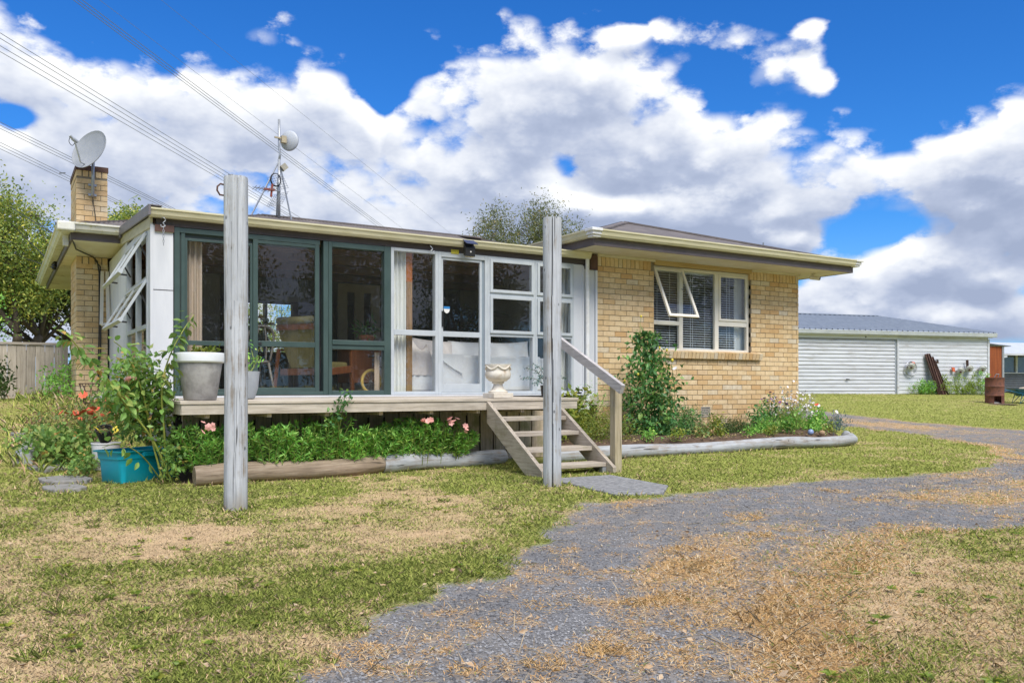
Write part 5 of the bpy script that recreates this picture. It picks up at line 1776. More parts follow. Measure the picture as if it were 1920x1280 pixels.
flowers(t, [(12.0, 9.6, 0.62), (12.03, 9.62, 0.60), (12.48, 9.6, 0.50)], 0.035, M['white_petal'], 7)
flowers(t, [(11.97, 9.6, 0.63)], 0.04, M['red_petal'], 7)
# gaura: airy wands with white flowers
ga = thing('gaura', 'airy bush of thin wands covered in small white flowers', 'flowering shrub', (11.75, 9.95, 0.17))
mb = MB()
GP, LP, LD = [], [], []
for i in range(72):
    a, r_ = random.random() * 6.283, math.sqrt(random.random())
    tp = (11.75 + 0.62 * r_ * math.cos(a), 9.95 + 0.42 * r_ * math.sin(a) - 0.05, 0.17 + random.uniform(0.52, 0.90) * (1.08 - 0.45 * r_))
    p = smooth_path([(11.75 + .12 * r_ * math.cos(a), 9.95 + .1 * r_ * math.sin(a), 0.15), (11.75 + .33 * r_ * math.cos(a), 9.95 + .25 * r_ * math.sin(a), 0.17 + (tp[2] - .17) * .62), tp], 4)
    mb.tube(p, 0.0022, 3, cap=False)
    q, d = along(p, 12, 0.12, 0.62)
    LP += list(q); LD += list(d + rdirs(12) * 0.8)
    q, d = along(p, 4, 0.66, 1.0)
    GP += [v + rng.normal(size=3) * 0.012 for v in q]
mb.build('stem', M['stem_dry'], ga)
n = len(LP)
leaf_mesh('foliage', LP, LD, rng.uniform(0.04, 0.075, n), rng.uniform(0.008, 0.014, n), M['leaf_bright'], ga)
n = 1400
P_ = np.array([11.7, 9.95, 0.20]) + np.abs(rng.normal(size=(n, 3))) * [0.0, 0.0, 0.17] + rng.normal(size=(n, 3)) * [0.27, 0.16, 0.0]
leaf_mesh('foliage', P_, rdirs(n, 1.2), rng.uniform(0.05, 0.10, n), 0.010, M['leaf_bright'], ga)
flowers(ga, GP[:285], 0.022, M['white_petal'], 5, 0.7)
# leaf litter on the soil
n = 1700
lx_, ly_ = rng.uniform(6.9, 12.5, n), rng.uniform(8.95, 10.5, n)
k = sdf([(6.9, 9.0), (8.0, 9.05), (11.5, 8.85), (12.5, 9.45), (12.8, 10.6), (6.9, 10.6)], lx_, ly_) < -0.03
lx_, ly_ = lx_[k], ly_[k]
dd = rng.normal(size=(len(lx_), 3)); dd[:, 2] *= 0.25
leaf_mesh('leaf_litter', np.stack([lx_, ly_, np.full(len(lx_), 0.185) + rng.uniform(-.01, .02, len(lx_))], -1), dd, rng.uniform(0.025, 0.06, len(lx_)), rng.uniform(0.010, 0.025, len(lx_)), M['leaf_straw'])
for i, (cx_, cy_) in enumerate([(7.9, 9.25), (8.35, 9.15), (9.9, 9.2), (10.3, 9.15), (11.5, 9.25), (11.9, 9.3)]):
    bush('seedling', ('small seedling nearest the rail post, before the dahlia', 'small seedling at the foot of the dahlia', 'small seedling below the wall vent', 'small seedling right of vent beside the pale log', 'small seedling in front of the gaura wands', 'small seedling between the tan stone and the stake')[i], 'seedling', [(cx_, cy_, 0.24), (cx_ + 0.05, cy_, 0.27)], [0.07, 0.05, 0.04], 110, 0.055, 0.028, M[('leaf_bright', 'leaf_lime')[i % 2]], (cx_, cy_, 0.16), 4, group='seedlings along the pale log')
# small things in that bed
mb = MB().lathe([(0.005, 0), (0.035, 0.012), (0.05, 0.05), (0.035, 0.088), (0.004, 0.1)], 14, (11.05, 8.98, 0.17))
mb.top('glass_ball', M['blue_glass'], 'small blue glass ball on soil beside the pale log', 'ball', smooth=True)
mb = MB().lathe([(0.03, 0), (0.05, 0.02), (0.045, 0.06), (0.01, 0.075)], 9, (11.32, 8.98, 0.165))
mb.top('pebble_stone', simple('tan_stone', (0.42, 0.28, 0.16), (0.3, 0.2, 0.12), 0.9), 'tan rounded stone lying beside the blue glass ball', 'stone', smooth=True)
mb = MB().tube([(12.02, 9.3, 0.1), (12.02, 9.3, 0.56)], 0.008, 6)
mb.top('garden_stake', M['galv'], 'thin grey stake standing among white flowers near bed end', 'stake')

# ------------------------------------------------------------------ pots on the deck
px, py, pz = 1.715, 8.78, 0.812
pot = thing('planter_pot', 'big grey concrete planter with white rim on deck corner', 'planter', (px, py, pz))
MB().lathe([(0.145, 0.0), (0.155, 0.01), (0.215, 0.40), (0.212, 0.41)], 40, (px, py, pz)).build('body', M['concrete'], pot, autosmooth=True)
MB().lathe([(0.205, 0.375), (0.222, 0.372), (0.236, 0.385), (0.240, 0.45), (0.236, 0.466), (0.226, 0.470), (0.212, 0.464), (0.205, 0.43), (0.2, 0.40)], 40, (px, py, pz), cap=False).build('rim', M['pot_white'], pot, autosmooth=True)
MB().lathe([(0.204, 0.415), (0.1, 0.432), (0.005, 0.436)], 24, (px, py, pz)).build('soil', M['soil'], pot, smooth=True)
bush('succulent', 'yellow-green succulent growing in the big concrete planter', 'plant', [(px + 0.02, py, pz + 0.48), (px + 0.09, py, pz + 0.49), (px - 0.05, py, pz + 0.46), (px + 0.12, py, pz + 0.47)], [0.035, 0.04, 0.022], 90, 0.05, 0.04, M['leaf_lime'], (px + 0.03, py, pz + 0.43), 6, up=.8)
qx, qy = 2.28, 9.25
pot2 = thing('planter_pot', 'small smooth grey pot half hidden behind the pale pole', 'planter', (qx, qy, 0.812))
MB().lathe([(0.07, 0.0), (0.09, 0.01), (0.125, 0.12), (0.14, 0.28), (0.143, 0.30), (0.13, 0.30), (0.125, 0.25)], 32, (qx, qy, 0.812), cap=False).build('body', M['pot_grey'], pot2, autosmooth=True)
MB().lathe([(0.126, 0.262), (0.005, 0.27)], 20, (qx, qy, 0.812)).build('soil', M['soil'], pot2)
bush('pot_herb', 'thin green herb in the small grey pot by the pole', 'plant', [(qx + 0.05, qy - 0.04, 1.22), (qx + 0.06, qy, 1.3)], [0.05, 0.04, 0.05], 50, 0.05, 0.02, M['leaf_bright'], (qx, qy, 1.075), 4)
# urn
ux, uy, uz = 5.12, 8.72, 0.812
urn = thing('garden_urn', 'weathered white classical urn with garland on the deck', 'urn', (ux, uy, uz))
MB().box(ux - 0.135, uy - 0.135, uz, ux + 0.135, uy + 0.135, uz + 0.058).build('plinth', M['urn'], urn, bevel=0.006)
MB().lathe([(0.115, 0.058), (0.118, 0.075), (0.095, 0.09), (0.075, 0.105), (0.058, 0.14), (0.055, 0.165), (0.075, 0.178), (0.073, 0.19)], 36, (ux, uy, uz), cap=False).build('foot', M['urn'], urn, autosmooth=True)
MB().lathe([(0.06, 0.188), (0.105, 0.20), (0.145, 0.235), (0.158, 0.275), (0.150, 0.31), (0.142, 0.325), (0.146, 0.36), (0.158, 0.392), (0.158, 0.402), (0.146, 0.402), (0.135, 0.35), (0.12, 0.28), (0.02, 0.25)], 40, (ux, uy, uz)).build('bowl', M['urn'], urn, autosmooth=True)
mb = MB()
for k in range(6):
    a0 = k * math.pi / 3 - 2.1
    pts = []
    for j in range(9):
        t_ = j / 8
        a = a0 + t_ * math.pi / 3
        z_ = 0.385 - 0.045 * math.sin(math.pi * t_)
        rr = np.interp(z_, [0.31, 0.325, 0.36, 0.392], [0.153, 0.146, 0.15, 0.16])
        pts.append((ux + rr * math.cos(a), uy + rr * math.sin(a), uz + z_))
    mb.tube(pts, [0.006] + [0.011] * 7 + [0.006], 7)
mb.build('garland', M['urn'], urn, smooth=True)
# blue-leaved gum seedling in a pot behind the split pole
gx, gy_ = 6.00, 8.98
gp = thing('plant_pot', 'small dark nursery pot hidden behind the split pole', 'pot', (gx, gy_, 0.812))
MB().lathe([(0.07, 0), (0.085, 0.14), (0.09, 0.15), (0.08, 0.15), (0.075, 0.12), (0.01, 0.12)], 20, (gx, gy_, 0.812)).build('body', M['black'], gp, autosmooth=True)
gum = thing('gum_seedling', 'blue-green round-leaved gum seedling spreading on both sides of split pole', 'plant', (gx, gy_, 0.93))
PP, DD, mb = [], [], MB()
for tp in [(-0.42, -0.02, 0.07), (-0.34, -0.03, 0.20), (-0.20, 0, 0.25), (-0.12, 0, 0.10), (0.28, -0.02, 0.08), (0.16, 0, -0.03), (0.20, 0, 0.18), (-0.22, 0, 0.00), (0.02, 0, 0.30)]:
    p = smooth_path([(gx, gy_, 0.93), (gx + tp[0] * .4, gy_ + tp[1] * .4, 1.0 + tp[2] * .6), (gx + tp[0], gy_ + tp[1], 0.98 + tp[2])], 6)
    mb.tube(p, 0.003, 4)
    q, d = along(p, 34, 0.3, 1)
    PP += list(q + rng.normal(size=q.shape) * 0.012); DD += list(rdirs(34) + d * .2)
mb.build('stem', M['bark_grey'], gum)
leaf_mesh('foliage', PP, DD, rng.uniform(0.022, 0.036, len(PP)), rng.uniform(0.018, 0.028, len(PP)), M['leaf_blue'], gum)

# ------------------------------------------------------------------ things in the left bed
tub = thing('storage_tub', 'empty teal plastic storage tub on ground by rose', 'tub', (1.22, 9.24, hz(1.22, 9.24) - 0.005), R(30))
tub.scale = (1.42, 1.0, 1.02)
def rrect(w, d, r, n=5):
    pts = []
    for cx, cy, a0 in ((w / 2 - r, d / 2 - r, 0), (-w / 2 + r, d / 2 - r, 90), (-w / 2 + r, -d / 2 + r, 180), (w / 2 - r, -d / 2 + r, 270)):
        for k in range(n + 1):
            a = R(a0 + 90 * k / n)
            pts.append((cx + r * math.cos(a), cy + r * math.sin(a)))
    return pts
def loft(rings, close_last=True):
    mb = MB()
    n = len(rings[0])
    for r_ in rings: mb.v += r_
    for i in range(len(rings) - 1):
        for k in range(n):
            k2 = (k + 1) % n
            mb.f.append((i * n + k, i * n + k2, (i + 1) * n + k2, (i + 1) * n + k))
    mb.f.append(tuple(reversed(range(n))))
    if close_last: mb.f.append(tuple((len(rings) - 1) * n + k for k in range(n)))
    return mb
ring = lambda w, d, z: [(x, y, z) for x, y in rrect(w, d, 0.055)]
loft([ring(0.45, 0.33, 0.0), ring(0.465, 0.345, 0.01), ring(0.485, 0.365, 0.235), ring(0.505, 0.385, 0.237), ring(0.515, 0.395, 0.30), ring(0.555, 0.435, 0.305), ring(0.56, 0.44, 0.318), ring(0.515, 0.395, 0.318), ring(0.495, 0.375, 0.24), ring(0.42, 0.31, 0.02)]).build('body', M['teal'], tub, local=True, autosmooth=True)
mb = MB()
for ya, yb in ((-0.228, -0.192), (0.19, 0.226)):
    MB().box(-0.09, ya, 0.255, 0.09, yb, 0.30).build('handle', M['teal'], tub, local=True, bevel=0.008)
MB().box(-0.06, 0.184, 0.262, 0.06, 0.187, 0.285).build('handle_slot', M['black'], tub, local=True)
bz = hz(0.99, 10.1)
bk = thing('bucket', 'white plastic bucket standing behind the teal tub', 'bucket', (0.99, 10.05, bz))
MB().lathe([(0.125, 0), (0.13, 0.01), (0.142, 0.27), (0.148, 0.275), (0.148, 0.29), (0.138, 0.29), (0.125, 0.03)], 32, (0.99, 10.05, bz)).build('body', M['bucket'], bk, autosmooth=True)
bp = thing('nursery_pot', 'tilted black nursery pot sitting on the white bucket', 'pot', (0.99, 10.05, bz + 0.29))
o = MB().lathe([(0.055, 0), (0.06, 0.0), (0.085, 0.14), (0.09, 0.15), (0.08, 0.15), (0.06, 0.08), (0.01, 0.08)], 20).build('body', M['black'], bp, local=True, autosmooth=True)
o.location = (0, 0.02, 0.02); o.rotation_euler = (R(28), R(-12), 0)
t = bush('yellow_leaf_cutting', 'wilted cutting with two big yellow leaves in black pot', 'plant', [(0.93, 9.96, bz + 0.42), (1.02, 9.96, bz + 0.42)], [0.04, 0.02, 0.03], 40, 0.05, 0.014, M['leaf_mixed'], (0.99, 10.03, bz + 0.36), 5, M['stem_dry'])
me = unit_leaf(); me.materials.append(M['yellow_petal'])
for dxx, a, l in ((-0.05, 75, 0.13), (0.07, -25, 0.13)):
    link('leaf', me, None, t, (dxx, -0.10, 0.02), (R(50), 0, R(a)), (l * 1.1, l, l))
# rusty wire basket stand by the pillar
kz = hz(1.25, 13.6)
ws = thing('wire_basket', 'rusty wire basket stand before the brick pillar', 'plant stand', (1.22, 13.9, kz))
mb = MB()
cx, cy = 1.22, 13.9
for r_, z_ in ((0.21, 0.42), (0.15, 0.14)):
    mb.tube([(cx + r_ * math.cos(a), cy + r_ * math.sin(a), kz + z_) for a in np.linspace(0, 2 * math.pi, 25)], 0.009, 6)
mb.build('hoop', M['rust_brown'], ws)
mb = MB()
for k in range(12):
    a = 2 * math.pi * k / 12
    a2 = a + 0.26
    mb.tube(smooth_path([(cx + .21 * math.cos(a), cy + .21 * math.sin(a), kz + .42), (cx + .185 * math.cos(a2), cy + .185 * math.sin(a2), kz + .30), (cx + .15 * math.cos(a), cy + .15 * math.sin(a), kz + .14)], 5), 0.006, 5)
for k in range(4):
    a = 2 * math.pi * k / 4 + .4
    mb.tube([(cx + .15 * math.cos(a), cy + .15 * math.sin(a), kz + .14), (cx + .17 * math.cos(a), cy + .17 * math.sin(a), kz - .02)], 0.008, 5)
mb.build('wire', M['rust_brown'], ws)
# white plinth strip at foot of the pillar
MB().box(1.06, 15.20, 0.45, 1.55, 15.235, 0.80).build('plinth', M['white_paint'], house)
# stepping stones
def steppingstone(x, y, w, d, a, label):
    z = hz(x, y)
    mb = MB()
    n = 11
    rr = random.Random(int(x * 991 + y * 77))
    pts = []
    for k in range(n):
        an = 2 * math.pi * k / n
        q = 1 / max(abs(math.cos(an)), abs(math.sin(an))) ** 0.7
        pts.append(((w / 2) * q * math.cos(an) * rr.uniform(.9, 1.06), (d / 2) * q * math.sin(an) * rr.uniform(.9, 1.06)))
    c, s_ = math.cos(a), math.sin(a)
    mb.prism([(x + px_ * c - py_ * s_, y + px_ * s_ + py_ * c, z - 0.05) for px_, py_ in pts], (0, 0, 0.085))
    mb.top('stepping_stone', M['stone'], label, 'stepping stone', 'stepping stones on the left lawn', bevel=0.012)
steppingstone(0.56, 9.42, 0.42, 0.60, 0.3, 'largest grey stepping stone left of the teal tub')
steppingstone(0.52, 8.72, 0.34, 0.42, 0.2, 'nearest stepping stone, sunk in grass')
steppingstone(0.46, 10.25, 0.34, 0.42, 0.4, 'stepping stone beside the grey log end')
steppingstone(0.30, 12.15, 0.36, 0.8, 0.1, 'farthest flat stepping stone up the slope by weeds')

# ------------------------------------------------------------------ bits on the house
lamp = thing('solar_lamp', 'black solar wall light with tilted panel on sunroom fascia', 'wall light', (5.70, W - 0.15, 2.80))
mb = MB()
lx, ly, lz = 5.64, W - 0.16, 2.79
mb.prism([(lx, ly, lz + 0.215), (lx, ly, lz + 0.02), (lx, ly - 0.07, lz + 0.0), (lx, ly - 0.078, lz + 0.125)], (0.155, 0, 0))
mb.build('body', M['black'], lamp, bevel=0.005)
MB().prism([(lx - 0.012, ly, lz + 0.235), (lx - 0.012, ly - 0.13, lz + 0.165), (lx - 0.012, ly - 0.134, lz + 0.172), (lx - 0.012, ly - 0.004, lz + 0.243)], (0.18, 0, 0)).build('solar_panel', M['solar'], lamp)
mb = MB()
for dx_ in (0.012, 0.083):
    mb.box(lx + dx_, ly - 0.065, lz - 0.004, lx + dx_ + 0.06, ly - 0.01, lz + 0.012)
mb.build('lens', M['lens_'], lamp)
sen = MB().lathe([(0.012, 0), (0.012, 0.006), (0.004, 0.012)], 10).build('sensor', M['white_cap'], lamp, local=True)
sen.location = (lx + 0.08 - 5.70, ly - 0.073 - (W - 0.15), 0.055); sen.rotation_euler = (R(90), 0, 0)
MB().box(lx - 0.12, W - 0.016, lz + 0.055, lx + 0.005, W - 0.0125, lz + 0.115).build('yellow_patch', simple('yellow_foam', (0.55, 0.47, 0.05), (0.4, 0.36, 0.05), 0.9), house)
hk = thing('hanging_hook', 'steel hook and short chain hanging at sunroom left corner', 'hook', (1.655, W - 0.16, 2.63))
mb = MB()
hx, hy = 1.655, W - 0.16
mb.tube(smooth_path([(hx - 0.01, hy + .1, 2.935), (hx + 0.0, hy, 2.93), (hx + 0.022, hy, 2.90), (hx - 0.005, hy, 2.865), (hx + 0.02, hy, 2.835), (hx - 0.02, hy, 2.82), (hx - 0.03, hy, 2.845)], 6), 0.006, 6)
mb.build('hook', M['galv'], hk, smooth=True)
mb = MB()
for k in range(7):
    z_ = 2.82 - k * 0.03
    v_ = (0.009, 0) if k % 2 else (0, 0.009)
    mb.tube([(hx + v_[0] * math.cos(a), hy + v_[1] * math.cos(a), z_ - 0.018 + 0.02 * math.sin(a)) for a in np.linspace(0, 2 * math.pi, 9)], 0.0032, 5)
mb.build('chain', M['galv'], hk)
mb = MB().tube(smooth_path([(5.18, W - 0.02, 2.93), (5.165, W - 0.08, 2.91), (5.19, W - 0.09, 2.87), (5.16, W - 0.09, 2.84), (5.20, W - 0.09, 2.825), (5.215, W - 0.09, 2.85)], 6), 0.006, 6)
mb.top('screw_hook', M['galv'], 'pale S-shaped screw hook under gutter above the white sliding door', 'hook', smooth=True)
sc_ = thing('security_camera', 'small cream security camera under eave at right brick corner', 'security camera', (13.0, 10.50, 2.95))
mb = MB().lathe([(0.02, 0.10), (0.035, 0.098), (0.035, 0.085), (0.012, 0.075), (0.012, 0.02)], 12, (13.0, 10.5, 2.95)); mb.build('mount', M['soffit'], sc_, autosmooth=True)
mb = MB().tube([(12.96, 10.55, 2.985), (13.05, 10.40, 2.955)], 0.038, 14); mb.build('body', M['cream_frame'], sc_, autosmooth=True)
mb = MB().tube([(13.05, 10.40, 2.955), (13.054, 10.392, 2.953)], 0.03, 14); mb.build('lens', M['black'], sc_)

# satellite dish on the chimney
def dish_mesh(rad, depth, n=28, m=6):
    mb = MB()
    prof = [(rad * (i / m), depth * (i / m) ** 2) for i in range(m + 1)]
    prof[0] = (0.004, 0)
    prof += [(rad * 1.01, depth + 0.004), (rad * 1.0, depth - 0.012)] + [(rad * (i / m), depth * (i / m) ** 2 - 0.012) for i in range(m - 1, 0, -1)] + [(0.004, -0.012)]
    return mb.lathe(prof, n, cap=False)
sd_t = thing('satellite_dish', 'round grey satellite dish with yellow lichen fixed to chimney', 'satellite dish', (1.29, 15.2, 4.15))
o = dish_mesh(0.325, 0.055).build('reflector', M['dish'], sd_t, local=True, smooth=True)
dc = Vector((1.265, 14.95, 4.695)) - Vector(sd_t.location)
aim = Vector((-0.74, -0.58, 0.36)).normalized()
o.location = dc
o.rotation_euler = aim.to_track_quat('Z', 'Y').to_euler()
o.scale = (1, 1.06, 1)
mb = MB()
mb.tube([(1.30, 15.205, 4.02), (1.30, 15.16, 4.05), (1.30, 15.12, 4.30), (1.30, 15.08, 4.60)], 0.024, 8)
mb.tube([(1.30, 15.08, 4.58), (1.27, 14.98, 4.68)], 0.03, 8)
mb.build('mast', M['galv'], sd_t, smooth=True)
mb = MB()
for z_ in (4.03, 4.19):
    mb.box(1.24, 15.19, z_, 1.36, 15.232, z_ + 0.035)
mb.build('bracket', M['galv'], sd_t)
wdc = Vector((1.265, 14.95, 4.695))
rgt = aim.cross(Vector((0, 0, 1))).normalized()
dn = (Vector((0, 0, -1)) - aim * Vector((0, 0, -1)).dot(aim)).normalized()
foot = wdc + dn * 0.27 + aim * 0.03
head = wdc + aim * 0.34 + dn * 0.03
mb = MB().tube([foot, foot + aim * 0.08 + dn * 0.02, head], 0.013, 6); mb.build('feed_arm', M['galv'], sd_t)
mb = MB().tube([head - aim * 0.055, head + aim * 0.03], 0.032, 12); mb.tube([head + aim * 0.03, head + aim * 0.09 + Vector((0, 0, 0.012))], 0.024, 10); mb.build('receiver', M['dish_white'], sd_t, autosmooth=True)
mb = MB().tube(smooth_path([head + aim * 0.08, head + aim * 0.07 + dn * 0.09, head + dn * 0.11, head - aim * 0.03 + dn * 0.04], 5), 0.005, 5); mb.tube(smooth_path([(1.30, 15.19, 4.02), (1.33, 15.2, 3.8), (1.36, 15.21, 3.55)], 5), 0.007, 5); mb.build('cable', M['black'], sd_t)

# aerial mast on the roof
AX, AY = 4.86, 17.05
an = thing('aerial_mast', 'steel tripod mast on roof carrying dish and grid aerial', 'antenna', (AX, AY, 4.35))
def P3(dx, dy, z): return (AX + dx, AY + dy, z)
mb = MB().tube([P3(0, 0, 4.3), P3(0, 0, 5.55)], 0.028, 8); mb.tube([P3(0, 0, 5.5), P3(0.02, 0, 5.66), P3(0, 0, 5.80), P3(0.0, 0, 6.36)], 0.024, 8); mb.build('pole', M['galv'], an, smooth=True)
mb = MB()
for d_ in ((-0.58, 0.02, 4.30), (0.24, -0.05, 4.32), (0.10, 0.55, 4.35)):
    mb.tube([P3(*d_), P3(0, 0, 5.52)], 0.018, 6)
mb.build('strut', M['galv'], an)
o = dish_mesh(0.205, 0.055, 24).build('dish', M['dish_white'], an, local=True, smooth=True)
o.location = (0.17, -0.05, 1.60); o.rotation_euler = Vector((0.72, 0.66, 0.05)).to_track_quat('Z', 'Y').to_euler()
mb = MB(); mb.box(AX + 0.03, AY - 0.09, 5.88, AX + 0.13, AY - 0.0, 6.02); mb.bar(P3(-0.1, -0.03, 5.98), P3(0.08, -0.03, 5.97), 0.035, 0.03); mb.build('mount', simple('mount_tan', (0.45, 0.38, 0.25), (0.35, 0.3, 0.2), 0.6), an)
mb = MB(); mb.bar(P3(0.05, -0.03, 5.44), P3(0.13, -0.03, 5.35), 0.10, 0.12); mb.build('junction_box', simple('box_grey', (0.36, 0.34, 0.27), (0.3, 0.28, 0.22), 0.6), an)
mb = MB()
for q in range(3):
    mb.tube([P3(-0.075 + (0.095 + q * .006) * math.cos(a), -0.04 + q * 0.01, 5.12 + (0.125 + q * .004) * math.sin(a)) for a in np.linspace(0, 2 * math.pi, 22)], 0.009, 5)
mb.build('cable_coil', M['black'], an)
mb = MB()
bd = Vector((-0.92, -0.36, -0.06)).normalized()
b0, b1 = Vector(P3(0.02, -0.03, 4.90)), Vector(P3(0.02, -0.03, 4.90)) + bd * 0.62
mb.bar(b0, b1, 0.02, 0.02)
cr = bd.cross(Vector((0, 0, 1))).normalized()
for k in range(7):
    p = b0 + (b1 - b0) * (0.25 + 0.75 * k / 6)
    l = 0.12 - 0.008 * k
    mb.bar(p - cr * l - Vector((0, 0, 0.03)), p + cr * l + Vector((0, 0, 0.03)), 0.008, 0.008)
    mb.bar(p - cr * l + Vector((0, 0, 0.03)), p + cr * l - Vector((0, 0, 0.03)), 0.008, 0.008)
mb.build('director', M['galv'], an)
mb = MB(); mb.bar(b0 + bd * .20 + Vector((0, 0, .12)), b0 + bd * .23 - Vector((0, 0, .14)), 0.03, 0.03); mb.bar(b0 + bd * .16, b0 + bd * .40, 0.05, 0.04); mb.build('aerial_core', simple('aerial_red', (0.30, 0.07, 0.04), (0.22, 0.05, 0.03), 0.6), an)
mb = MB()
for sg in (1, -1):
    for k in range(7):
        r0 = b0 - bd * (0.02) + Vector((0, 0, sg * 0.04)) + (Vector((0, 0, sg)) * 0.85 + bd * 0.5) * (0.05 * k)
        mb.bar(r0 - cr * 0.24, r0 + cr * 0.24, 0.005, 0.005)
    for k in range(8):
        c_ = -0.24 + 0.48 * k / 7
        r0 = b0 + Vector((0, 0, sg * 0.04)) + cr * c_
        mb.bar(r0, r0 + (Vector((0, 0, sg)) * 0.85 + bd * 0.5) * 0.30, 0.005, 0.005)
mb.build('grid_reflector', M['galv'], an)

# ------------------------------------------------------------------ seen through the glass
def curtain(name, label, x0, x1, y, z0, z1, mat, folds, amp=0.035, pinch=0.0, lean=0.0):
    n, m = folds * 8, 8
    mb = MB()
    for j in range(m + 1):
        t_ = j / m
        for i in range(n + 1):
            u = i / n
            pin = 1 - pinch * math.sin(math.pi * min(1, (1 - t_) * 1.0)) * 0.5
            xx = x0 + (x1 - x0) * (0.5 + (u - 0.5) * pin) + lean * (t_)
            mb.v.append((xx, y + amp * math.sin(u * folds * 2 * math.pi) * (0.7 + 0.3 * math.sin(3 * t_ + i)), z0 + (z1 - z0) * t_))
    for j in range(m):
        for i in range(n):
            a = j * (n + 1) + i
            mb.f.append((a, a + 1, a + n + 2, a + n + 1))
    o = mb.top(name, mat, label, 'curtain', 'curtains behind the sunroom glass', smooth=True)
    return o
curtain('curtain', 'white curtain gathered beside the bare timber post', 4.66, 4.90, W + 0.17, FL + 0.01, 2.83, M['curtain'], 4)
curtain('curtain', 'beige curtain at the far left edge behind green slider', 1.96, 2.16, W + 0.20, FL + 0.01, 2.80, M['curtain_beige'], 3)
curtain('curtain', 'dark grey curtain in the gap of the green slider', 3.585, 3.66, W + 0.16, FL + 0.01, 2.80, M['curtain_dark'], 2, 0.02)
curtain('curtain', 'white curtain drawn to the right end of white windows', 7.42, 7.72, W + 0.22, FL + 0.01, 2.82, M['curtain'], 4, lean=0.12)
curtain('curtain', 'pale beige curtain hanging low in front of yellow wheel', 4.42, 4.495, W + 0.15, FL + 0.01, 1.42, M['curtain_beige'], 2, 0.012)
curtain('curtain', 'white curtain in the side window behind the tilted sashes', 1.72, 1.86, W + 0.55, FL + 0.2, 2.75, M['curtain'], 3)
# sofa with its back to the glass
so = thing('sofa', 'long white slip-covered sofa with its back to the glass', 'sofa', (6.15, 11.5, FL))
so_b = MB(); so_b.box(5.06, 11.05, FL + 0.03, 7.28, 11.30, FL + 0.57); so_b.build('backrest', M['linen'], so, bevel=0.03)
mb = MB(); mb.box(5.06, 11.305, FL + 0.03, 7.28, 12.0, FL + 0.42); mb.build('seat', M['linen'], so, bevel=0.03)
for x0 in (5.0, 7.29):
    MB().box(x0 - 0.16 if x0 < 6 else x0, 11.05, FL + 0.03, x0 + 0.055 if x0 < 6 else x0 + 0.2, 12.0, FL + 0.55).build('arm', M['linen'], so, bevel=0.03)
mb = MB()
for x_, y_ in ((5.0, 11.1), (7.4, 11.1), (5.0, 11.9), (7.4, 11.9)):
    mb.box(x_, y_, FL - 0.002, x_ + 0.05, y_ + 0.05, FL + 0.03)
mb.build('leg', M['teak'], so)
def cushion(x, y, z, w, h, d, label, mat, rot=0, tilt=0):
    n = 10
    mb = MB()
    for sgn in (1, -1):
        o = len(mb.v)
        for j in range(n + 1):
            for i in range(n + 1):
                u, v = i / n * 2 - 1, j / n * 2 - 1
                th_ = d / 2 * (max(0, (1 - abs(u) ** 2.6) * (1 - abs(v) ** 2.6))) ** 0.5
                pin = 1 - 0.06 * (1 - abs(v)) ** 1 * abs(u)
                mb.v.append((u * w / 2 * (1 - 0.05 * (1 - v * v)), sgn * th_, v * h / 2 * (1 - 0.08 * (1 - u * u)) + h / 2))
        for j in range(n):
            for i in range(n):
                a = o + j * (n + 1) + i
                mb.f.append((a, a + 1, a + n + 2, a + n + 1))
    o = mb.build('cushion', mat, None, smooth=True, local=True)
    o.location = (x, y, z); o.rotation_euler = (R(tilt), R(rot), 0)
    return tag(o, label, 'cushion', 'cushions along the white sofa back')
cushion(5.55, 11.40, FL + 0.36, 0.72, 0.46, 0.26, 'pale pink crumpled cushion at left on sofa back', M['pinkish'], 4, -8)
cushion(6.22, 11.40, FL + 0.36, 0.76, 0.45, 0.26, 'wide white cushion in the middle of the sofa', M['linen'], 0, -8)
cushion(6.93, 11.40, FL + 0.36, 0.76, 0.46, 0.26, 'white cushion at right beside the urn', M['linen'], -3, -8)
mb = MB()
n = 12
for j in range(n + 1):
    for i in range(n + 1):
        u, v = i / n, j / n
        x_ = 5.0 + 0.36 * u + 0.02 * math.sin(v * 9)
        s_ = v * 0.75
        if s_ < 0.42: p = (x_, 11.40 - s_ * 0.86, FL + 0.60 + 0.15 * math.sin(math.pi * s_ / .42) * (0.5 + 0.5 * math.sin(u * 7)) + 0.10 * (1 - u))
        else: p = (x_, 11.035 - 0.012 * math.sin(u * 20), FL + 0.60 - (s_ - 0.42))
        mb.v.append(p)
for j in range(n):
    for i in range(n):
        a = j * (n + 1) + i
        mb.f.append((a, a + 1, a + n + 2, a + n + 1))
mb.top('throw_blanket', M['pinkish'], 'pale crumpled throw heaped over left end of the sofa', 'blanket', smooth=True)
mb = MB()
for i in range(n + 1):
    pass
mb.prism([(5.46, 11.04, FL + 0.585), (5.90, 11.04, FL + 0.585), (5.86, 11.04, FL + 0.30), (5.70, 11.04, FL + 0.38), (5.56, 11.04, FL + 0.47)], (0, -0.012, 0))
for k in range(14):
    u = k / 13
    x_ = 5.50 + 0.36 * u
    z_ = FL + 0.52 - 0.22 * u
    mb.tube([(x_, 11.03, z_), (x_ + 0.005, 11.028, z_ - 0.05)], 0.004, 4)
mb.top('shawl', M['linen'], 'white fringed shawl hanging over the sofa back', 'shawl')
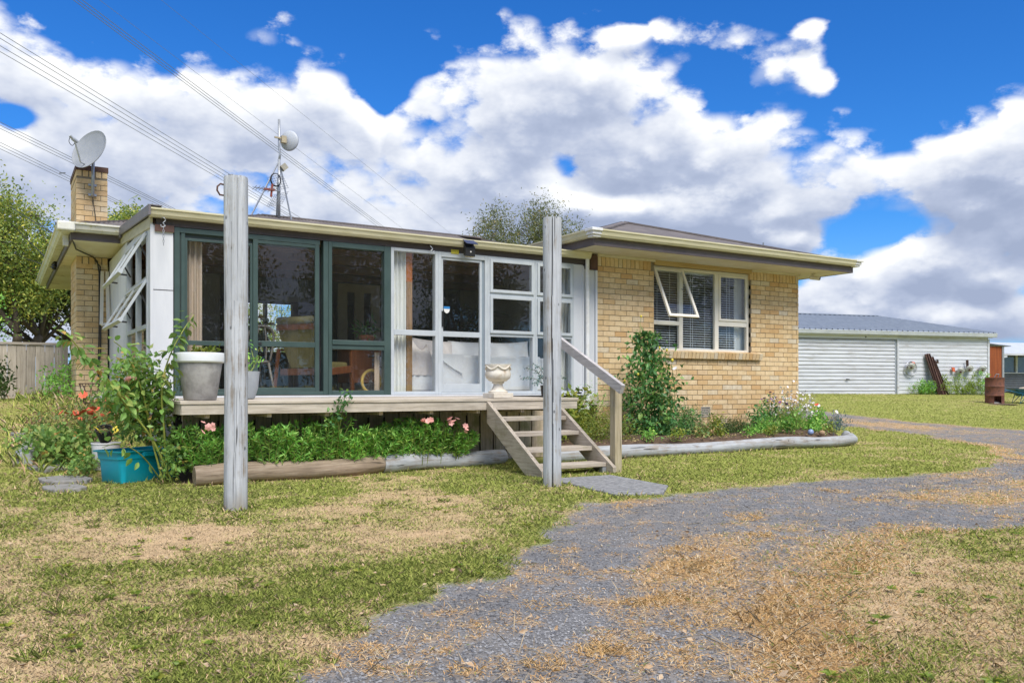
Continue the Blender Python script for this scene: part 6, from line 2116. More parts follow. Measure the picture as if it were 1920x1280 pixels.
# mustard armchair
ar = thing('armchair', 'mustard armchair with teak frame seen through green slider', 'armchair', (3.86, 11.72, FL), R(-58))
mb = MB()
mb.prism([(-0.20, -0.30, 0.34), (0.20, -0.30, 0.34), (0.30, -0.42, 0.80), (0.31, -0.44, 0.96), (-0.31, -0.44, 0.96), (-0.30, -0.42, 0.80)], (0, 0.11, 0.03))
mb.build('backrest', M['mustard'], ar, local=True, bevel=0.03)
MB().box(-0.30, -0.24, 0.34, 0.30, 0.36, 0.46).build('seat', M['mustard'], ar, local=True, bevel=0.03)
mb = MB().tube([(-0.30, -0.42, 1.02), (0.30, -0.42, 1.02)], 0.055, 12); mb.build('headrest', M['mustard'], ar, local=True, smooth=True)
mb = MB()
for sx_ in (-0.37, 0.37):
    mb.bar((sx_, -0.34, 0.62), (sx_, 0.36, 0.66), 0.06, 0.03)
    mb.bar((sx_, -0.30, 0.30), (sx_, 0.36, 0.36), 0.03, 0.10)
mb.bar((-0.37, 0.34, 0.36), (0.37, 0.34, 0.36), 0.03, 0.09); mb.bar((-0.37, -0.30, 0.31), (0.37, -0.30, 0.31), 0.03, 0.09)
mb.build('frame', M['teak'], ar, local=True, bevel=0.006)
for sx_ in (-0.37, 0.37):
    for y0, y1, zt in ((-0.34, -0.44, 0.64), (0.34, 0.38, 0.67)):
        MB().bar((sx_, y0, zt), (sx_, y1, 0.0), 0.04, 0.045, (0, 1, 0)).build('leg', M['teak'], ar, local=True, bevel=0.006)
MB().bar((-0.32, -0.43, 0.93), (0.32, -0.43, 0.93), 0.03, 0.08).build('top_rail', M['teak'], ar, local=True)
# bentwood dining chairs
dm = simple('bentwood', (0.33, 0.29, 0.25), (0.26, 0.23, 0.2), 0.5)
def dining(x, y, a, label):
    c = thing('dining_chair', label, 'chair', (x, y, FL), R(a), 'bentwood chairs inside the sunroom')
    MB().lathe([(0.19, 0.43), (0.205, 0.44), (0.205, 0.465), (0.19, 0.47)], 20).build('seat', dm, c, local=True, autosmooth=True)
    mb = MB()
    mb.tube(smooth_path([(-0.17, -0.12, 0.45), (-0.19, -0.19, 0.75), (-0.14, -0.23, 0.90), (0, -0.25, 0.94), (0.14, -0.23, 0.90), (0.19, -0.19, 0.75), (0.17, -0.12, 0.45)], 6), 0.016, 7)
    mb.tube(smooth_path([(-0.09, -0.16, 0.46), (-0.08, -0.20, 0.70), (-0.04, -0.24, 0.93)], 5), 0.012, 6)
    mb.tube(smooth_path([(0.09, -0.16, 0.46), (0.08, -0.20, 0.70), (0.04, -0.24, 0.93)], 5), 0.012, 6)
    mb.build('backrest', dm, c, local=True, smooth=True)
    for sx_, sy_ in ((-1, -1), (1, -1), (-1, 1), (1, 1)):
        MB().tube([(0.14 * sx_, 0.14 * sy_, 0.44), (0.20 * sx_, 0.21 * sy_, 0.0)], 0.016, 7).build('leg', dm, c, local=True, smooth=True)
dining(3.05, 11.9, 10, 'pale bentwood chair with its back to green slider')
dining(3.55, 13.1, 200, 'farther bentwood chair beyond the mustard armchair')
# dining table with a plant in a pot
tb = thing('dining_table', 'dark dining table behind the bentwood chair', 'table', (3.3, 12.6, FL))
MB().box(2.5, 12.2, FL + 0.71, 4.0, 13.0, FL + 0.75).build('tabletop', M['in_dark'], tb, bevel=0.006)
for x_, y_ in ((2.55, 12.25), (3.9, 12.25), (2.55, 12.9), (3.9, 12.9)):
    MB().box(x_, y_, FL, x_ + 0.05, y_ + 0.05, FL + 0.71).build('leg', M['in_dark'], tb)
pp = thing('plant_pot', 'dark little pot on the dining table', 'pot', (3.25, 12.4, FL + 0.75))
MB().lathe([(0.07, 0), (0.11, 0.10), (0.10, 0.10), (0.08, 0.05), (0.01, 0.05)], 16, (3.25, 12.4, FL + 0.75)).build('body', simple('pot_olive', (0.10, 0.10, 0.07), (0.08, 0.08, 0.06), 0.5), pp, autosmooth=True)
bush('house_plant', 'rounded cactus-like house plant in the pot on table', 'plant', [(3.25, 12.4, FL + 0.93), (3.33, 12.4, FL + 1.0), (3.17, 12.4, FL + 0.98)], [0.05, 0.05, 0.04], 70, 0.10, 0.08, M['leaf_mixed'], (3.25, 12.4, FL + 0.82), 4)
# teak cabinet with terracotta pot
cb = thing('cabinet', 'teak cabinet standing behind the green fixed window', 'cabinet', (4.75, 12.1, FL))
MB().box(4.38, 11.75, FL + 0.16, 5.15, 12.25, FL + 0.70).build('body', M['teak'], cb, bevel=0.006)
MB().box(4.74, 11.742, FL + 0.20, 4.752, 11.748, FL + 0.66).build('door_gap', M['in_dark'], cb)
for x_, y_ in ((4.40, 11.78), (5.08, 11.78), (4.40, 12.18), (5.08, 12.18)):
    MB().tube([(x_ + .02, y_ + .02, FL), (x_ + .02, y_ + .02, FL + 0.16)], 0.018, 8).build('leg', M['teak'], cb)
tp_ = thing('terracotta_pot', 'orange terracotta pot on top of the teak cabinet', 'pot', (4.73, 11.95, FL + 0.70))
MB().lathe([(0.075, 0), (0.11, 0.13), (0.125, 0.13), (0.125, 0.175), (0.11, 0.175), (0.09, 0.10), (0.01, 0.10)], 24, (4.73, 11.95, FL + 0.70)).build('body', M['terracotta'], tp_, autosmooth=True)
bush('house_plant', 'strappy green house plant in the terracotta pot', 'plant', [(4.73, 11.95, FL + 0.93), (4.83, 11.95, FL + 0.97), (4.65, 11.95, FL + 0.92)], [0.06, 0.05, 0.05], 60, 0.15, 0.035, M['leaf_dahlia'], (4.73, 11.95, FL + 0.80), 4)
# child's bicycle: the yellow wheel shows
bc = thing('balance_bike', 'small bicycle with yellow-tyred wheel behind the green fixed window', 'bicycle', (4.44, 11.06, FL), R(14))
def wheel(x):
    w_ = MB()
    w_.tube([(x + 0.155 * math.cos(a), 0, 0.178 + 0.155 * math.sin(a)) for a in np.linspace(0, 2 * math.pi, 33)], 0.022, 8, cap=False)
    wo = w_.build('wheel', M['tyre_yellow'], bc, local=True, smooth=True)
    s_ = MB()
    s_.tube([(x, -0.03, 0.178), (x, 0.03, 0.178)], 0.018, 8)
    for a in np.linspace(0, 2 * math.pi, 13)[:-1]:
        s_.bar((x, 0, 0.178), (x + 0.145 * math.cos(a), 0, 0.178 + 0.145 * math.sin(a)), 0.004, 0.004)
    s_.tube([(x + 0.135 * math.cos(a), 0, 0.178 + 0.135 * math.sin(a)) for a in np.linspace(0, 2 * math.pi, 25)], 0.008, 5, cap=False)
    s_.build('rim', M['galv'], wo, local=True)
wheel(0.0); wheel(0.56)
mb = MB()
mb.tube([(0, 0.04, 0.178), (0.06, 0.04, 0.36), (0.08, 0, 0.42), (0.09, 0, 0.52)], 0.012, 7); mb.tube([(0, -0.04, 0.178), (0.06, -0.04, 0.36), (0.08, 0, 0.42)], 0.012, 7)
mb.tube([(0.08, 0, 0.40), (0.40, 0, 0.33), (0.56, 0.04, 0.178)], 0.014, 7); mb.tube([(0.40, 0, 0.33), (0.56, -0.04, 0.178)], 0.014, 7)
mb.build('frame', M['teak'], bc, local=True, smooth=True)
MB().tube([(0.09, -0.18, 0.53), (0.09, 0.18, 0.53)], 0.012, 7).build('handlebar', M['black'], bc, local=True)
MB().bar((0.34, 0, 0.40), (0.50, 0, 0.41), 0.10, 0.04).build('saddle', M['black'], bc, local=True, bevel=0.01)
# dark picture and trailing plant on the back wall
pc = thing('picture', 'large dark picture leaning on pale wall behind the sofa', 'picture', (7.3, 15.1, 1.9))
MB().box(6.55, 15.10, 1.72, 7.93, 15.14, 2.94).build('canvas', M['navy'], pc)
frame_mb(6.51, 7.97, 1.68, 2.98, 15.095, 0.04, 0.05).build('frame', M['black'], pc)
bush('hanging_plant', 'grassy trailing house plant right of the dark picture', 'plant', [(7.55, 13.6, 2.20), (7.62, 13.6, 2.0), (7.45, 13.6, 1.85), (7.75, 13.6, 1.9)], [0.14, 0.1, 0.14], 420, 0.22, 0.012, M['leaf_dark'], (7.6, 13.6, 1.75), 5)
pst = thing('plant_stand', 'tall dark plant stand holding the trailing house plant', 'plant stand', (7.6, 13.6, FL))
MB().lathe([(0.14, 0), (0.14, 0.02), (0.02, 0.03), (0.02, 0.80), (0.13, 0.81), (0.13, 0.83)], 16, (7.6, 13.6, FL)).build('stand', M['in_dark'], pst, autosmooth=True)
# venetian blinds
def blind(name, label, x0, x1, z0, z1, y, pitch, tilt, mat, cords, rail=True):
    b = thing(name, label, 'venetian blind', ((x0 + x1) / 2, y, z0), 0, 'venetian blinds')
    mb = MB()
    z = z0 + 0.02
    w_ = 0.03
    while z < z1 - 0.04:
        dy_, dz_ = w_ / 2 * math.cos(tilt), w_ / 2 * math.sin(tilt)
        mb.add([(x0, y - dy_, z - dz_), (x1, y - dy_, z - dz_), (x1, y, z + 0.004), (x0, y, z + 0.004), (x1, y + dy_, z + dz_), (x0, y + dy_, z + dz_)], [(0, 1, 2, 3), (3, 2, 4, 5)])
        z += pitch
    o = mb.build('slats', mat, b)
    o['kind'] = 'stuff'
    mb = MB()
    for c in cords:
        mb.box(c - 0.0025, y - 0.014, z0, c + 0.0025, y - 0.011, z1)
    mb.build('cord', mat, b)
    if rail:
        MB().box(x0, y - 0.015, z1 - 0.035, x1, y + 0.015, z1).build('headrail', mat, b)
        MB().box(x0, y - 0.012, z0, x1, y + 0.012, z0 + 0.014).build('bottom_rail', mat, b)
blind('venetian_blind', 'white venetian blind in left part of the brick-wall window', 9.36, 9.96, 1.60, 2.94, W + 0.17, 0.041, R(22), M['blind'], (9.52, 9.8))
blind('venetian_blind', 'white venetian blind in centre of the brick-wall window', 9.97, 10.80, 1.60, 2.94, W + 0.17, 0.041, R(22), M['blind'], (10.28, 10.33, 10.62))
blind('venetian_blind', 'white venetian blind in right part of the brick-wall window', 10.81, 11.40, 1.60, 2.94, W + 0.17, 0.041, R(22), M['blind'], (11.15, 11.22))
MB().box(11.41, W + 0.225, 1.56, 11.70, W + 0.235, 2.95).top('side_curtain', M['curtain'], 'white fabric strip at right edge of the brick-wall window', 'curtain')
blind('venetian_blind', 'blind in the bright rear window seen through the green slider', 4.8, 6.1, 1.75, 2.95, 20.17, 0.05, R(20), M['in_dark'], (5.1, 5.8))
MB().box(5.42, 20.2, 1.75, 5.48, 20.4, 2.95).build('mullion', M['in_frame'], house)

# ------------------------------------------------------------------ fence at the left
fe = thing('paling_fence', 'weathered timber paling fence left of the brick pillar', 'fence', (-0.6, 18.0, 0.69))
x = -2.6
while x < 0.98:
    w_ = 0.146
    MB().box(x, 18.0 + random.uniform(-.004, .004), 0.69 + random.uniform(0, .02), x + w_, 18.02, 1.715).build('paling', M['fencew'], fe)
    x += 0.152
MB().box(-2.6, 17.97, 1.72, 1.16, 18.07, 1.765).build('capping', M['fencerail'], fe, bevel=0.004)
MB().box(-2.6, 17.955, 0.70, 1.16, 17.985, 0.79).build('plinth_board', M['fencerail'], fe)
MB().box(-2.6, 18.022, 1.50, 1.16, 18.06, 1.58).build('rail', M['fencerail'], fe)
MB().box(1.0, 17.95, 0.6, 1.12, 18.07, 1.719).build('post', M['fencew'], fe)

# ------------------------------------------------------------------ trees
def tree(name, label, base, crown, n_clump, n_leaf, L, Wd, mat, bark, tr, fork, clump_r=0.45, lean=(0, 0), up=0.0, group=None, seed=1, trunks=1, flat=1.0):
    """crown = list of (centre, radii); clumps of leaves on twigs spread through it"""
    rs = np.random.default_rng(seed)
    t = thing(name, label, 'tree', base, 0, group)
    cl = []
    wsum = np.array([r[0] * r[1] * r[2] for _, r in crown]); wsum = wsum / wsum.sum()
    for i in range(n_clump):
        c, r = crown[rs.choice(len(crown), p=wsum)]
        d = rs.normal(size=3); d /= np.linalg.norm(d)
        rad = rs.random() ** 0.42
        cl.append(np.array(c) + d * np.array(r) * rad)
    cl = np.array(cl)
    mb = MB()
    b = np.array(base, float)
    limbs = []
    for k in range(trunks):
        a = 6.283 * k / max(trunks, 1) + 0.6
        off = np.array([math.cos(a), math.sin(a), 0]) * (0.16 * (trunks > 1))
        f = b + [lean[0], lean[1], fork] + off * 4
        mb.tube(smooth_path([b + off - [0, 0, .2], b + off * 2 + np.array([lean[0], lean[1], fork]) * 0.5, f], 5), list(np.linspace(tr, tr * .72, 11)), 9)
        limbs.append(f)
    hubs = []
    for i in range(min(14, n_clump)):
        c = cl[rs.integers(0, n_clump)]
        f = limbs[i % len(limbs)]
        m_ = f + (c - f) * 0.55 + rs.normal(size=3) * 0.15 + [0, 0, 0.15]
        mb.tube(smooth_path([f, m_, c], 4), list(np.linspace(tr * .55, tr * .12, 9)), 6)
        hubs += [m_, f + (c - f) * .75, c]
    hubs = np.array(hubs)
    for c in cl:
        h = hubs[np.argmin(((hubs - c) ** 2).sum(1))]
        mb.tube([h, (h + c) / 2 + rs.normal(size=3) * 0.05, c], [tr * .13, tr * .09, tr * .03], 4, cap=False)
    mb.build('trunk', bark, t, smooth=True)
    per = n_leaf // n_clump
    P_ = np.repeat(cl, per, 0)
    sz = np.repeat(rs.uniform(.6, 1.35, n_clump), per)[:, None]
    P_ = P_ + rs.normal(size=P_.shape) * clump_r * sz * [1, 1, flat]
    D_ = unitv(rs.normal(size=P_.shape) + [0, 0, up])
    o = leaf_mesh('crown', P_, D_, rs.uniform(L * .6, L * 1.3, len(P_)), rs.uniform(Wd * .7, Wd * 1.2, len(P_)), mat, t)
    return t


t1 = tree('broadleaf_tree', 'big yellow-green tree rising over the fence at far left', (0.25, 24.0, 0.72), [((-0.5, 24.0, 4.6), (1.7, 1.7, 1.2)), ((-1.6, 24.2, 3.6), (1.6, 1.5, 1.0)), ((0.75, 24.2, 3.75), (1.0, 1.2, 0.75)), ((0.0, 23.6, 3.2), (1.2, 0.8, 0.5))], 340, 52000, 0.085, 0.045, M['leaf_tree'], M['bark'], 0.14, 1.5, 0.22, (0.1, 0), seed=3, trunks=3)
tree('dark_tree', 'darker tree with forked trunk between fence and brick pillar', (1.42, 26.0, 0.72), [((1.2, 26.0, 3.5), (1.1, 1.0, 0.75)), ((1.7, 26.0, 4.2), (0.8, 0.9, 0.8)), ((0.5, 26.4, 3.1), (0.8, 0.8, 0.5))], 150, 22000, 0.085, 0.045, M['leaf_tree_dark'], M['bark'], 0.12, 1.3, 0.22, seed=5, trunks=2)
tree('garden_shrub', 'bright green bushy shrub at left edge below the big tree', (-0.9, 21.5, 0.72), [((-0.7, 21.5, 2.5), (0.75, 0.8, 0.9))], 60, 8000, 0.07, 0.045, M['leaf_bright'], M['bark'], 0.05, 0.7, 0.2, seed=8)
tree('garden_shrub', 'leafy shrub glimpsed through the rear window blind', (7.2, 27.0, 0.7), [((7.2, 27.0, 2.6), (1.7, 1.0, 1.6))], 70, 7000, 0.09, 0.05, M['leaf_tree'], M['bark'], 0.06, 0.8, 0.3, seed=21)
tree('backyard_tree', 'round yellow-green treetop showing beside the chimney', (4.3, 34.0, 0.7), [((4.1, 34.0, 6.5), (1.5, 1.4, 0.85))], 80, 9000, 0.14, 0.07, M['leaf_tree'], M['bark'], 0.15, 3.2, 0.25, seed=9, group=None)
tree('gum_tree', 'slender sparse tree behind roof, left of the pair', (21.0, 36.0, 0.66), [((21.0, 36.0, 7.4), (1.25, 1.1, 2.5))], 150, 7500, 0.17, 0.05, M['leaf_euc'], M['bark_grey'], 0.09, 3.5, 0.26, seed=12, up=0.2, flat=1.3)
tree('gum_tree', 'taller feathery tree behind roof, above the split pole', (24.2, 36.0, 0.66), [((23.6, 36.0, 7.8), (1.7, 1.3, 2.4)), ((24.4, 36.0, 8.7), (0.9, 0.9, 2.3)), ((25.7, 36.0, 7.0), (1.2, 1.2, 2.2))], 320, 17000, 0.17, 0.05, M['leaf_euc'], M['bark_grey'], 0.13, 3.2, 0.28, seed=14, up=0.3, trunks=3, flat=1.5)
# trees across the drive, mirrored in the window glass
def copy_tree(src, label, loc, rz, s_, group):
    c = src.copy(); COL.objects.link(c)
    c.location = loc; c.rotation_euler = (0, 0, rz); c.scale = (s_, s_, s_)
    c['label'] = label; c['group'] = group
    for ch in src.children:
        d = ch.copy(); COL.objects.link(d); d.parent = c
LM = 'leafy tree across the drive, seen only mirrored in windows'
mt = tree('broadleaf_tree', LM, (7.5, -12.5, -0.02), [((7.5, -12.5, 2.3), (2.9, 1.8, 1.7)), ((7.3, -12.5, 4.8), (2.5, 1.8, 2.0)), ((6.0, -12.5, 3.4), (1.5, 1.5, 1.5))], 120, 17000, 0.17, 0.09, M['leaf_tree_dark'], M['bark'], 0.17, 1.2, 0.34, seed=31, group='trees mirrored in the glass')
for i, (x_, y_, a_, s_) in enumerate([(12.8, -13.5, 130, 1.05), (19, -14.5, 220, 1.15), (26.5, -15, 300, 1.1), (36, -18, 80, 1.3)]):
    copy_tree(mt, LM, (x_, y_, -0.05), R(a_), s_, 'trees mirrored in the glass')

# ------------------------------------------------------------------ white shed
SB = Vector((30.06, 20.3, 0.60))
SA = R(-14.1)
shed = thing('shed', 'long white weatherboard shed with blue-grey roof and big door', 'shed', SB, SA)
SH = 2.36
mb = MB()
mb.box(-7.0, 0.03, 0, -4.9, 6.9, SH); mb.box(0.0, 0.03, 0, 4.54, 6.9, SH); mb.box(-4.9, 0.25, 0, 0, 6.9, SH); mb.box(-4.9, 0.03, 2.18, 0.0, 0.25, SH)
mb.build('wall', M['shed_white'], shed, local=True)
z = 0.06
while z < SH - 0.12:
    for a, b in ((0.04, 4.50), (-7.0, -4.96)):
        MB().prism([(a, 0.028, z), (a, -0.012, z), (a, 0.008, z + 0.155), (a, 0.028, z + 0.155)], (b - a, 0, 0)).build('weatherboard', M['shed_white'], shed, local=True)
    z += 0.152
for q in ((-4.96, -0.03, 0, -4.88, 0.04, 2.3), (-0.03, -0.03, 0, 0.05, 0.04, 2.3), (-4.88, -0.03, 2.18, -0.03, 0.04, 2.31), (4.46, -0.03, 0, 4.56, 0.05, SH - 0.1)):
    MB().box(*q).build('trim', M['shed_white'], shed, local=True)
door = MB().box(-4.86, 0.06, 0.03, -0.11, 0.08, 2.16).build('garage_door', M['shed_white'], shed, local=True)
z = 0.03
while z < 2.1:
    h_ = min(0.138, 2.17 - z)
    o = MB().prism([(-4.86, 0.058, z), (-4.86, 0.012, z + 0.004), (-4.86, 0.020, z + h_ * .62), (-4.86, 0.034, z + h_ * .8), (-4.86, 0.058, z + h_ * .84)], (4.75, 0, 0)).build('slat', M['shed_white'], door, local=True)
    z += 0.142
MB().box(-0.11, 0.02, 0, -0.03, 0.10, 2.17).build('door_track', simple('track_grey', (0.30, 0.33, 0.38), (0.25, 0.28, 0.32), 0.5), shed, local=True)
mb = MB(); mb.tube([(-2.38, 0.02, 0.62), (-2.38, -0.05, 0.62)], 0.02, 8); mb.bar((-2.44, -0.05, 0.62), (-2.30, -0.05, 0.62), 0.03, 0.03); mb.build('handle', M['black'], door, local=True)
mb = MB(); mb.box(-1.55, -0.05, 2.235, -1.50, -0.03, 2.275); mb.build('latch', M['black'], shed, local=True)
gm = simple('shed_gutter', (0.55, 0.58, 0.63), (0.47, 0.50, 0.55), 0.5, 3)
gutter('gutter', (-7.1, -0.15, SH - 0.03), (4.72, -0.15, SH - 0.03), (0, -1, 0), gm, None, 0.12, 0.16)
gq = [o for o in bpy.data.objects if o.name.startswith('gutter') and o.parent is None][-1]; gq.parent = shed
MB().box(-7.0, -0.14, SH - 0.05, 4.6, -0.02, SH - 0.032).build('soffit', M['shed_white'], shed, local=True)
# corrugated roof: front slope clipped by the hip at the right
mb = MB()
pit = 0.245
xr = 4.72
xs_ = np.arange(-7.2, xr, 0.05)
for i in range(len(xs_) - 1):
    q = []
    for j in (i, i + 1):
        x = xs_[j]
        yt = min(3.5, (xr - x) * 1.35 - 0.2)
        dz = 0.055 * (1 if (j % 5) < 1 else 0)
        q.append(((x, -0.22, SH + 0.13 + dz), (x, max(yt, -0.2), SH + 0.13 + dz + (max(yt, -.2) + .22) * pit)))
    mb.add([q[0][0], q[1][0], q[1][1], q[0][1]], [(0, 1, 2, 3)])
mb.build('roof_sheet', M['shed_roof'], shed, local=True)
mb = MB()
xe = xr - 3.7 / 1.35
zr_ = SH + 0.13 + 3.72 * pit
mb.add([(xr, -0.2, SH + .13), (xr, 7.0, SH + .13), (xe, 3.5, zr_)], [(0, 1, 2)]); mb.add([(xr, 7.1, SH + .13), (-7.2, 7.1, SH + .13), (-7.2, 3.5, zr_), (xe, 3.5, zr_)], [(0, 1, 2, 3)])
mb.bar((-7.2, 3.5, zr_ + 0.03), (xe, 3.5, zr_ + 0.03), 0.3, 0.03)
mb.build('roof_back', M['shed_roof'], shed, local=True)
mb = MB().bar((xr, -0.2, SH + .15), (xe, 3.5, zr_ + 0.03), 0.16, 0.04).build('hip_cap', simple('hip_grey', (0.36, 0.40, 0.46), (0.3, 0.34, 0.4), 0.5), shed, local=True)


def toshed(x, y, z):
    v = rotz((x, y, z), SA)
    return (SB.x + v[0], SB.y + v[1], SB.z + v[2])


# things hung on the shed wall
def hung(name, label, cat, x, z, build_, group=None):
    t = thing(name, label, cat, toshed(x, -0.05, z), SA, group)
    build_(t)
    if name == 'cable_reel': t.scale = (1.35, 1.35, 1.35)
    return t
def coil(t):
    mb = MB()
    for q in range(7):
        r_ = 0.27 + random.uniform(-.03, .03)
        cx, cz = random.gauss(0, .012), random.gauss(0, .012)
        mb.tube([(cx + r_ * math.cos(a), -0.02 - 0.006 * q, cz + r_ * math.sin(a)) for a in np.linspace(0, 2 * math.pi, 26)], 0.006, 4)
    mb.build('wire', M['galv'], t, local=True)
hung('wire_coil', 'coil of grey fence wire hanging on shed by the door', 'wire coil', 0.55, 1.02, coil)
def insul(t):
    mb = MB().tube([(-0.06, -0.16, -0.02), (0.04, -0.05, 0.03)], 0.085, 14); mb.tube([(0.02, -0.14, 0.02), (0.10, -0.03, 0.05)], 0.07, 12)
    mb.build('body', simple('porcelain', (0.50, 0.51, 0.47), (0.36, 0.37, 0.34), 0.5, 12, stain=(0.2, 0.19, 0.16), stain_scale=14, stain_lo=.6), t, local=True, autosmooth=True)
    MB().tube([(-0.09, -0.19, -0.035), (0.0, -0.09, 0.0)], 0.03, 8).build('core', M['rust_brown'], t, local=True)
    MB().bar((0, 0.0, 0), (-0.13, -0.02, -0.02), 0.015, 0.02).build('peg', M['rust_brown'], t, local=True)
hung('cable_reel', 'grey cable reel inside the fence wire coil', 'reel', 0.50, 1.12, insul, None)
def rag(t):
    mb = MB(); mb.prism([(-0.06, -0.06, 0.10), (0.08, -0.06, 0.08), (0.10, -0.07, -0.10), (-0.04, -0.09, -0.08)], (0, 0.05, 0.0)); mb.build('cloth', M['rusty_orange'], t, local=True, bevel=0.01)
hung('orange_rag', 'orange rag over the wire coil on the shed', 'rag', 0.66, 1.22, rag)
hung('orange_bag', 'orange bag hanging left of the white reels', 'bag', 2.62, 1.02, rag)
hung('cable_reel', 'dirty white reel next to the orange bag on shed', 'reel', 2.92, 0.96, insul)
hung('cable_reel', 'pale reel with brown bracket, second from orange bag', 'reel', 3.36, 1.05, insul)
hung('cable_reel', 'lone white reel near right corner of the shed', 'reel', 4.02, 1.04, insul)
def brk(t):
    MB().bar((0, -0.06, -0.02), (-0.05, -0.09, 0.28), 0.09, 0.05).build('arm', M['rust_brown'], t, local=True)
hung('rusty_bracket', 'rusty bracket sticking up behind the second reel', 'bracket', 3.34, 1.12, brk)
def lampb(t):
    MB().box(-0.035, -0.07, -0.09, 0.035, -0.01, 0.07).build('body', M['rust_brown'], t, local=True, bevel=0.01)
    MB().box(-0.03, -0.09, 0.0, 0.03, -0.071, 0.06).build('lens', M['galv'], t, local=True)
hung('wall_box', 'small dark box fixed to boards between irons and orange bag', 'box', 1.86, 1.36, lampb)
# rusty channel irons leaning on the shed
for i, (x0, lean_, h_, lab) in enumerate([(1.30, 0.30, 1.62, 'leftmost rusted iron channel leaning on the shed'), (1.40, 0.26, 1.64, 'tallest middle rusted iron channel leaning on the shed'), (1.56, 0.26, 1.52, 'notched rusted iron channel right of the tall one'), (1.66, 0.30, 1.38, 'shortest rightmost rusted iron channel leaning on shed')]):
    t = thing('iron_channel', lab, 'iron channel', toshed(x0 + lean_, -0.45, 0.0), SA, 'rusty channels leaning on the shed')
    mb = MB()
    p, q = Vector((0, 0, 0.0)), Vector((-lean_, 0.38, h_))
    mb.bar(p, q, 0.13, 0.012, (0, -1, 0)); mb.bar(p + Vector((-.06, -.03, 0)), q + Vector((-.06, -.03, 0)), 0.012, 0.06, (0, -1, 0)); mb.bar(p + Vector((.06, -.03, 0)), q + Vector((.06, -.03, 0)), 0.012, 0.06, (0, -1, 0))
    mb.build('bar', M['rust_brown'], t, local=True)
# weeds along its foot
for i, (x_, n_, hh_, sp_, lab, mt) in enumerate([
    (0.36, 50, 0.55, 0.05, 'single thin green weed beside the shed door', 'leaf_weed'),
    (0.85, 500, 0.62, 0.22, 'bushy bright green weeds left of the rusted irons', 'leaf_bright'),
    (1.25, 520, 0.55, 0.22, 'bushy bright weeds at feet of the rusted irons', 'leaf_bright'),
    (2.05, 420, 0.85, 0.20, 'tall seeding weeds right of the rusted irons', 'leaf_weed'),
    (2.62, 420, 0.95, 0.20, 'tall pale weeds below the orange bag', 'leaf_weed'),
    (3.1, 420, 0.80, 0.20, 'yellow-green weeds below the first white reel', 'leaf_weed'),
    (3.55, 480, 0.95, 0.20, 'leafy tall weeds below the second white reel', 'leaf_weed'),
    (4.05, 480, 1.15, 0.20, 'tallest weeds below lone reel by shed corner', 'leaf_bright')]):
    bx, by, bz_ = toshed(x_, -0.35, 0.0)
    bz_ = hz(bx, by)
    hh_ *= 0.78
    cs = [(bx + random.gauss(0, sp_), by + random.gauss(0, 0.08), bz_ + hh_ * f) for f in (0.2, 0.35, 0.5, 0.65, 0.8, 0.95) for _ in range(2 if f < .6 else 1)]
    bush('weed_clump', lab, 'weeds', cs, [0.055, 0.055, 0.07], n_, 0.10, 0.03, M[mt], (bx, by, bz_), 12, up=0.6, group='weeds along the shed')

# rusty lean-to and the second shed at the right edge
lt = thing('lean_to', 'narrow lean-to of rust-red corrugated iron beside white shed', 'lean-to', toshed(5.22, 0.35, 0), SA)
mb = MB()
for i in range(12):
    x0 = -0.38 + i * 0.062
    mb.prism([(x0, 0.0, 0.0), (x0 + 0.031, -0.02, 0.0), (x0 + 0.062, 0.0, 0.0), (x0 + 0.031, 0.03, 0.0)], (0, 0, 2.0))
mb.build('iron_sheet', M['rust_bright'], lt, local=True)
MB().box(0.37, -0.04, 0, 0.47, 0.04, 2.02).build('post', M['galv'], lt, local=True)
mb = MB(); mb.prism([(-0.45, -0.12, 2.10), (0.75, -0.12, 2.0), (0.75, 1.6, 2.0), (-0.45, 1.6, 2.10)], (0, 0, 0.03)); mb.build('roof', M['shed_roof'], lt, local=True)
s2 = thing('shed', 'grey corrugated shed with white-framed windows at right edge', 'shed', toshed(5.9, 3.0, 0), SA)
mb = MB()
z = 0.0
while z < 0.98:
    mb.prism([(-0.2, 0.0, z), (-0.2, -0.025, z + 0.04), (-0.2, 0.0, z + 0.08)], (7.0, 0, 0)); z += 0.084
mb.box(-0.2, 0.004, 0, 6.8, 3.5, 1.0)
mb.build('wall', M['shed_dark'], s2, local=True)
mb = MB(); mb.box(-0.2, 0.05, 1.0, 6.8, 3.5, 2.0); mb.build('upper_wall', M['shed_dark'], s2, local=True)
mb = MB()
for x_ in (-0.2, 0.95, 2.2, 3.4):
    mb.box(x_, -0.03, 0.98, x_ + 0.09, 0.048, 1.75)
mb.box(-0.2, -0.035, 0.94, 6.8, 0.049, 0.985)
mb.build('window_frame', M['shed_white'], s2, local=True)
MB().box(-0.11, 0.035, 0.985, 6.7, 0.042, 1.74).build('pane', M['glass_wing'], s2, local=True)
mb = MB(); mb.prism([(-0.5, -0.9, 1.78), (7, -0.9, 1.78), (7, 2.0, 2.45), (-0.5, 2.0, 2.45)], (0, 0, 0.03)); mb.build('roof', gm, s2, local=True)
mb = MB(); mb.bar((-0.3, -0.8, 1.45), (0.9, -0.85, 2.0), 0.04, 0.06); mb.bar((0.5, -0.9, 1.50), (1.9, -0.9, 1.72), 0.03, 0.16); mb.bar((-0.45, -0.9, 1.77), (7, -0.9, 1.77), 0.06, 0.09); mb.build('bargeboard', M['shed_white'], s2, local=True)

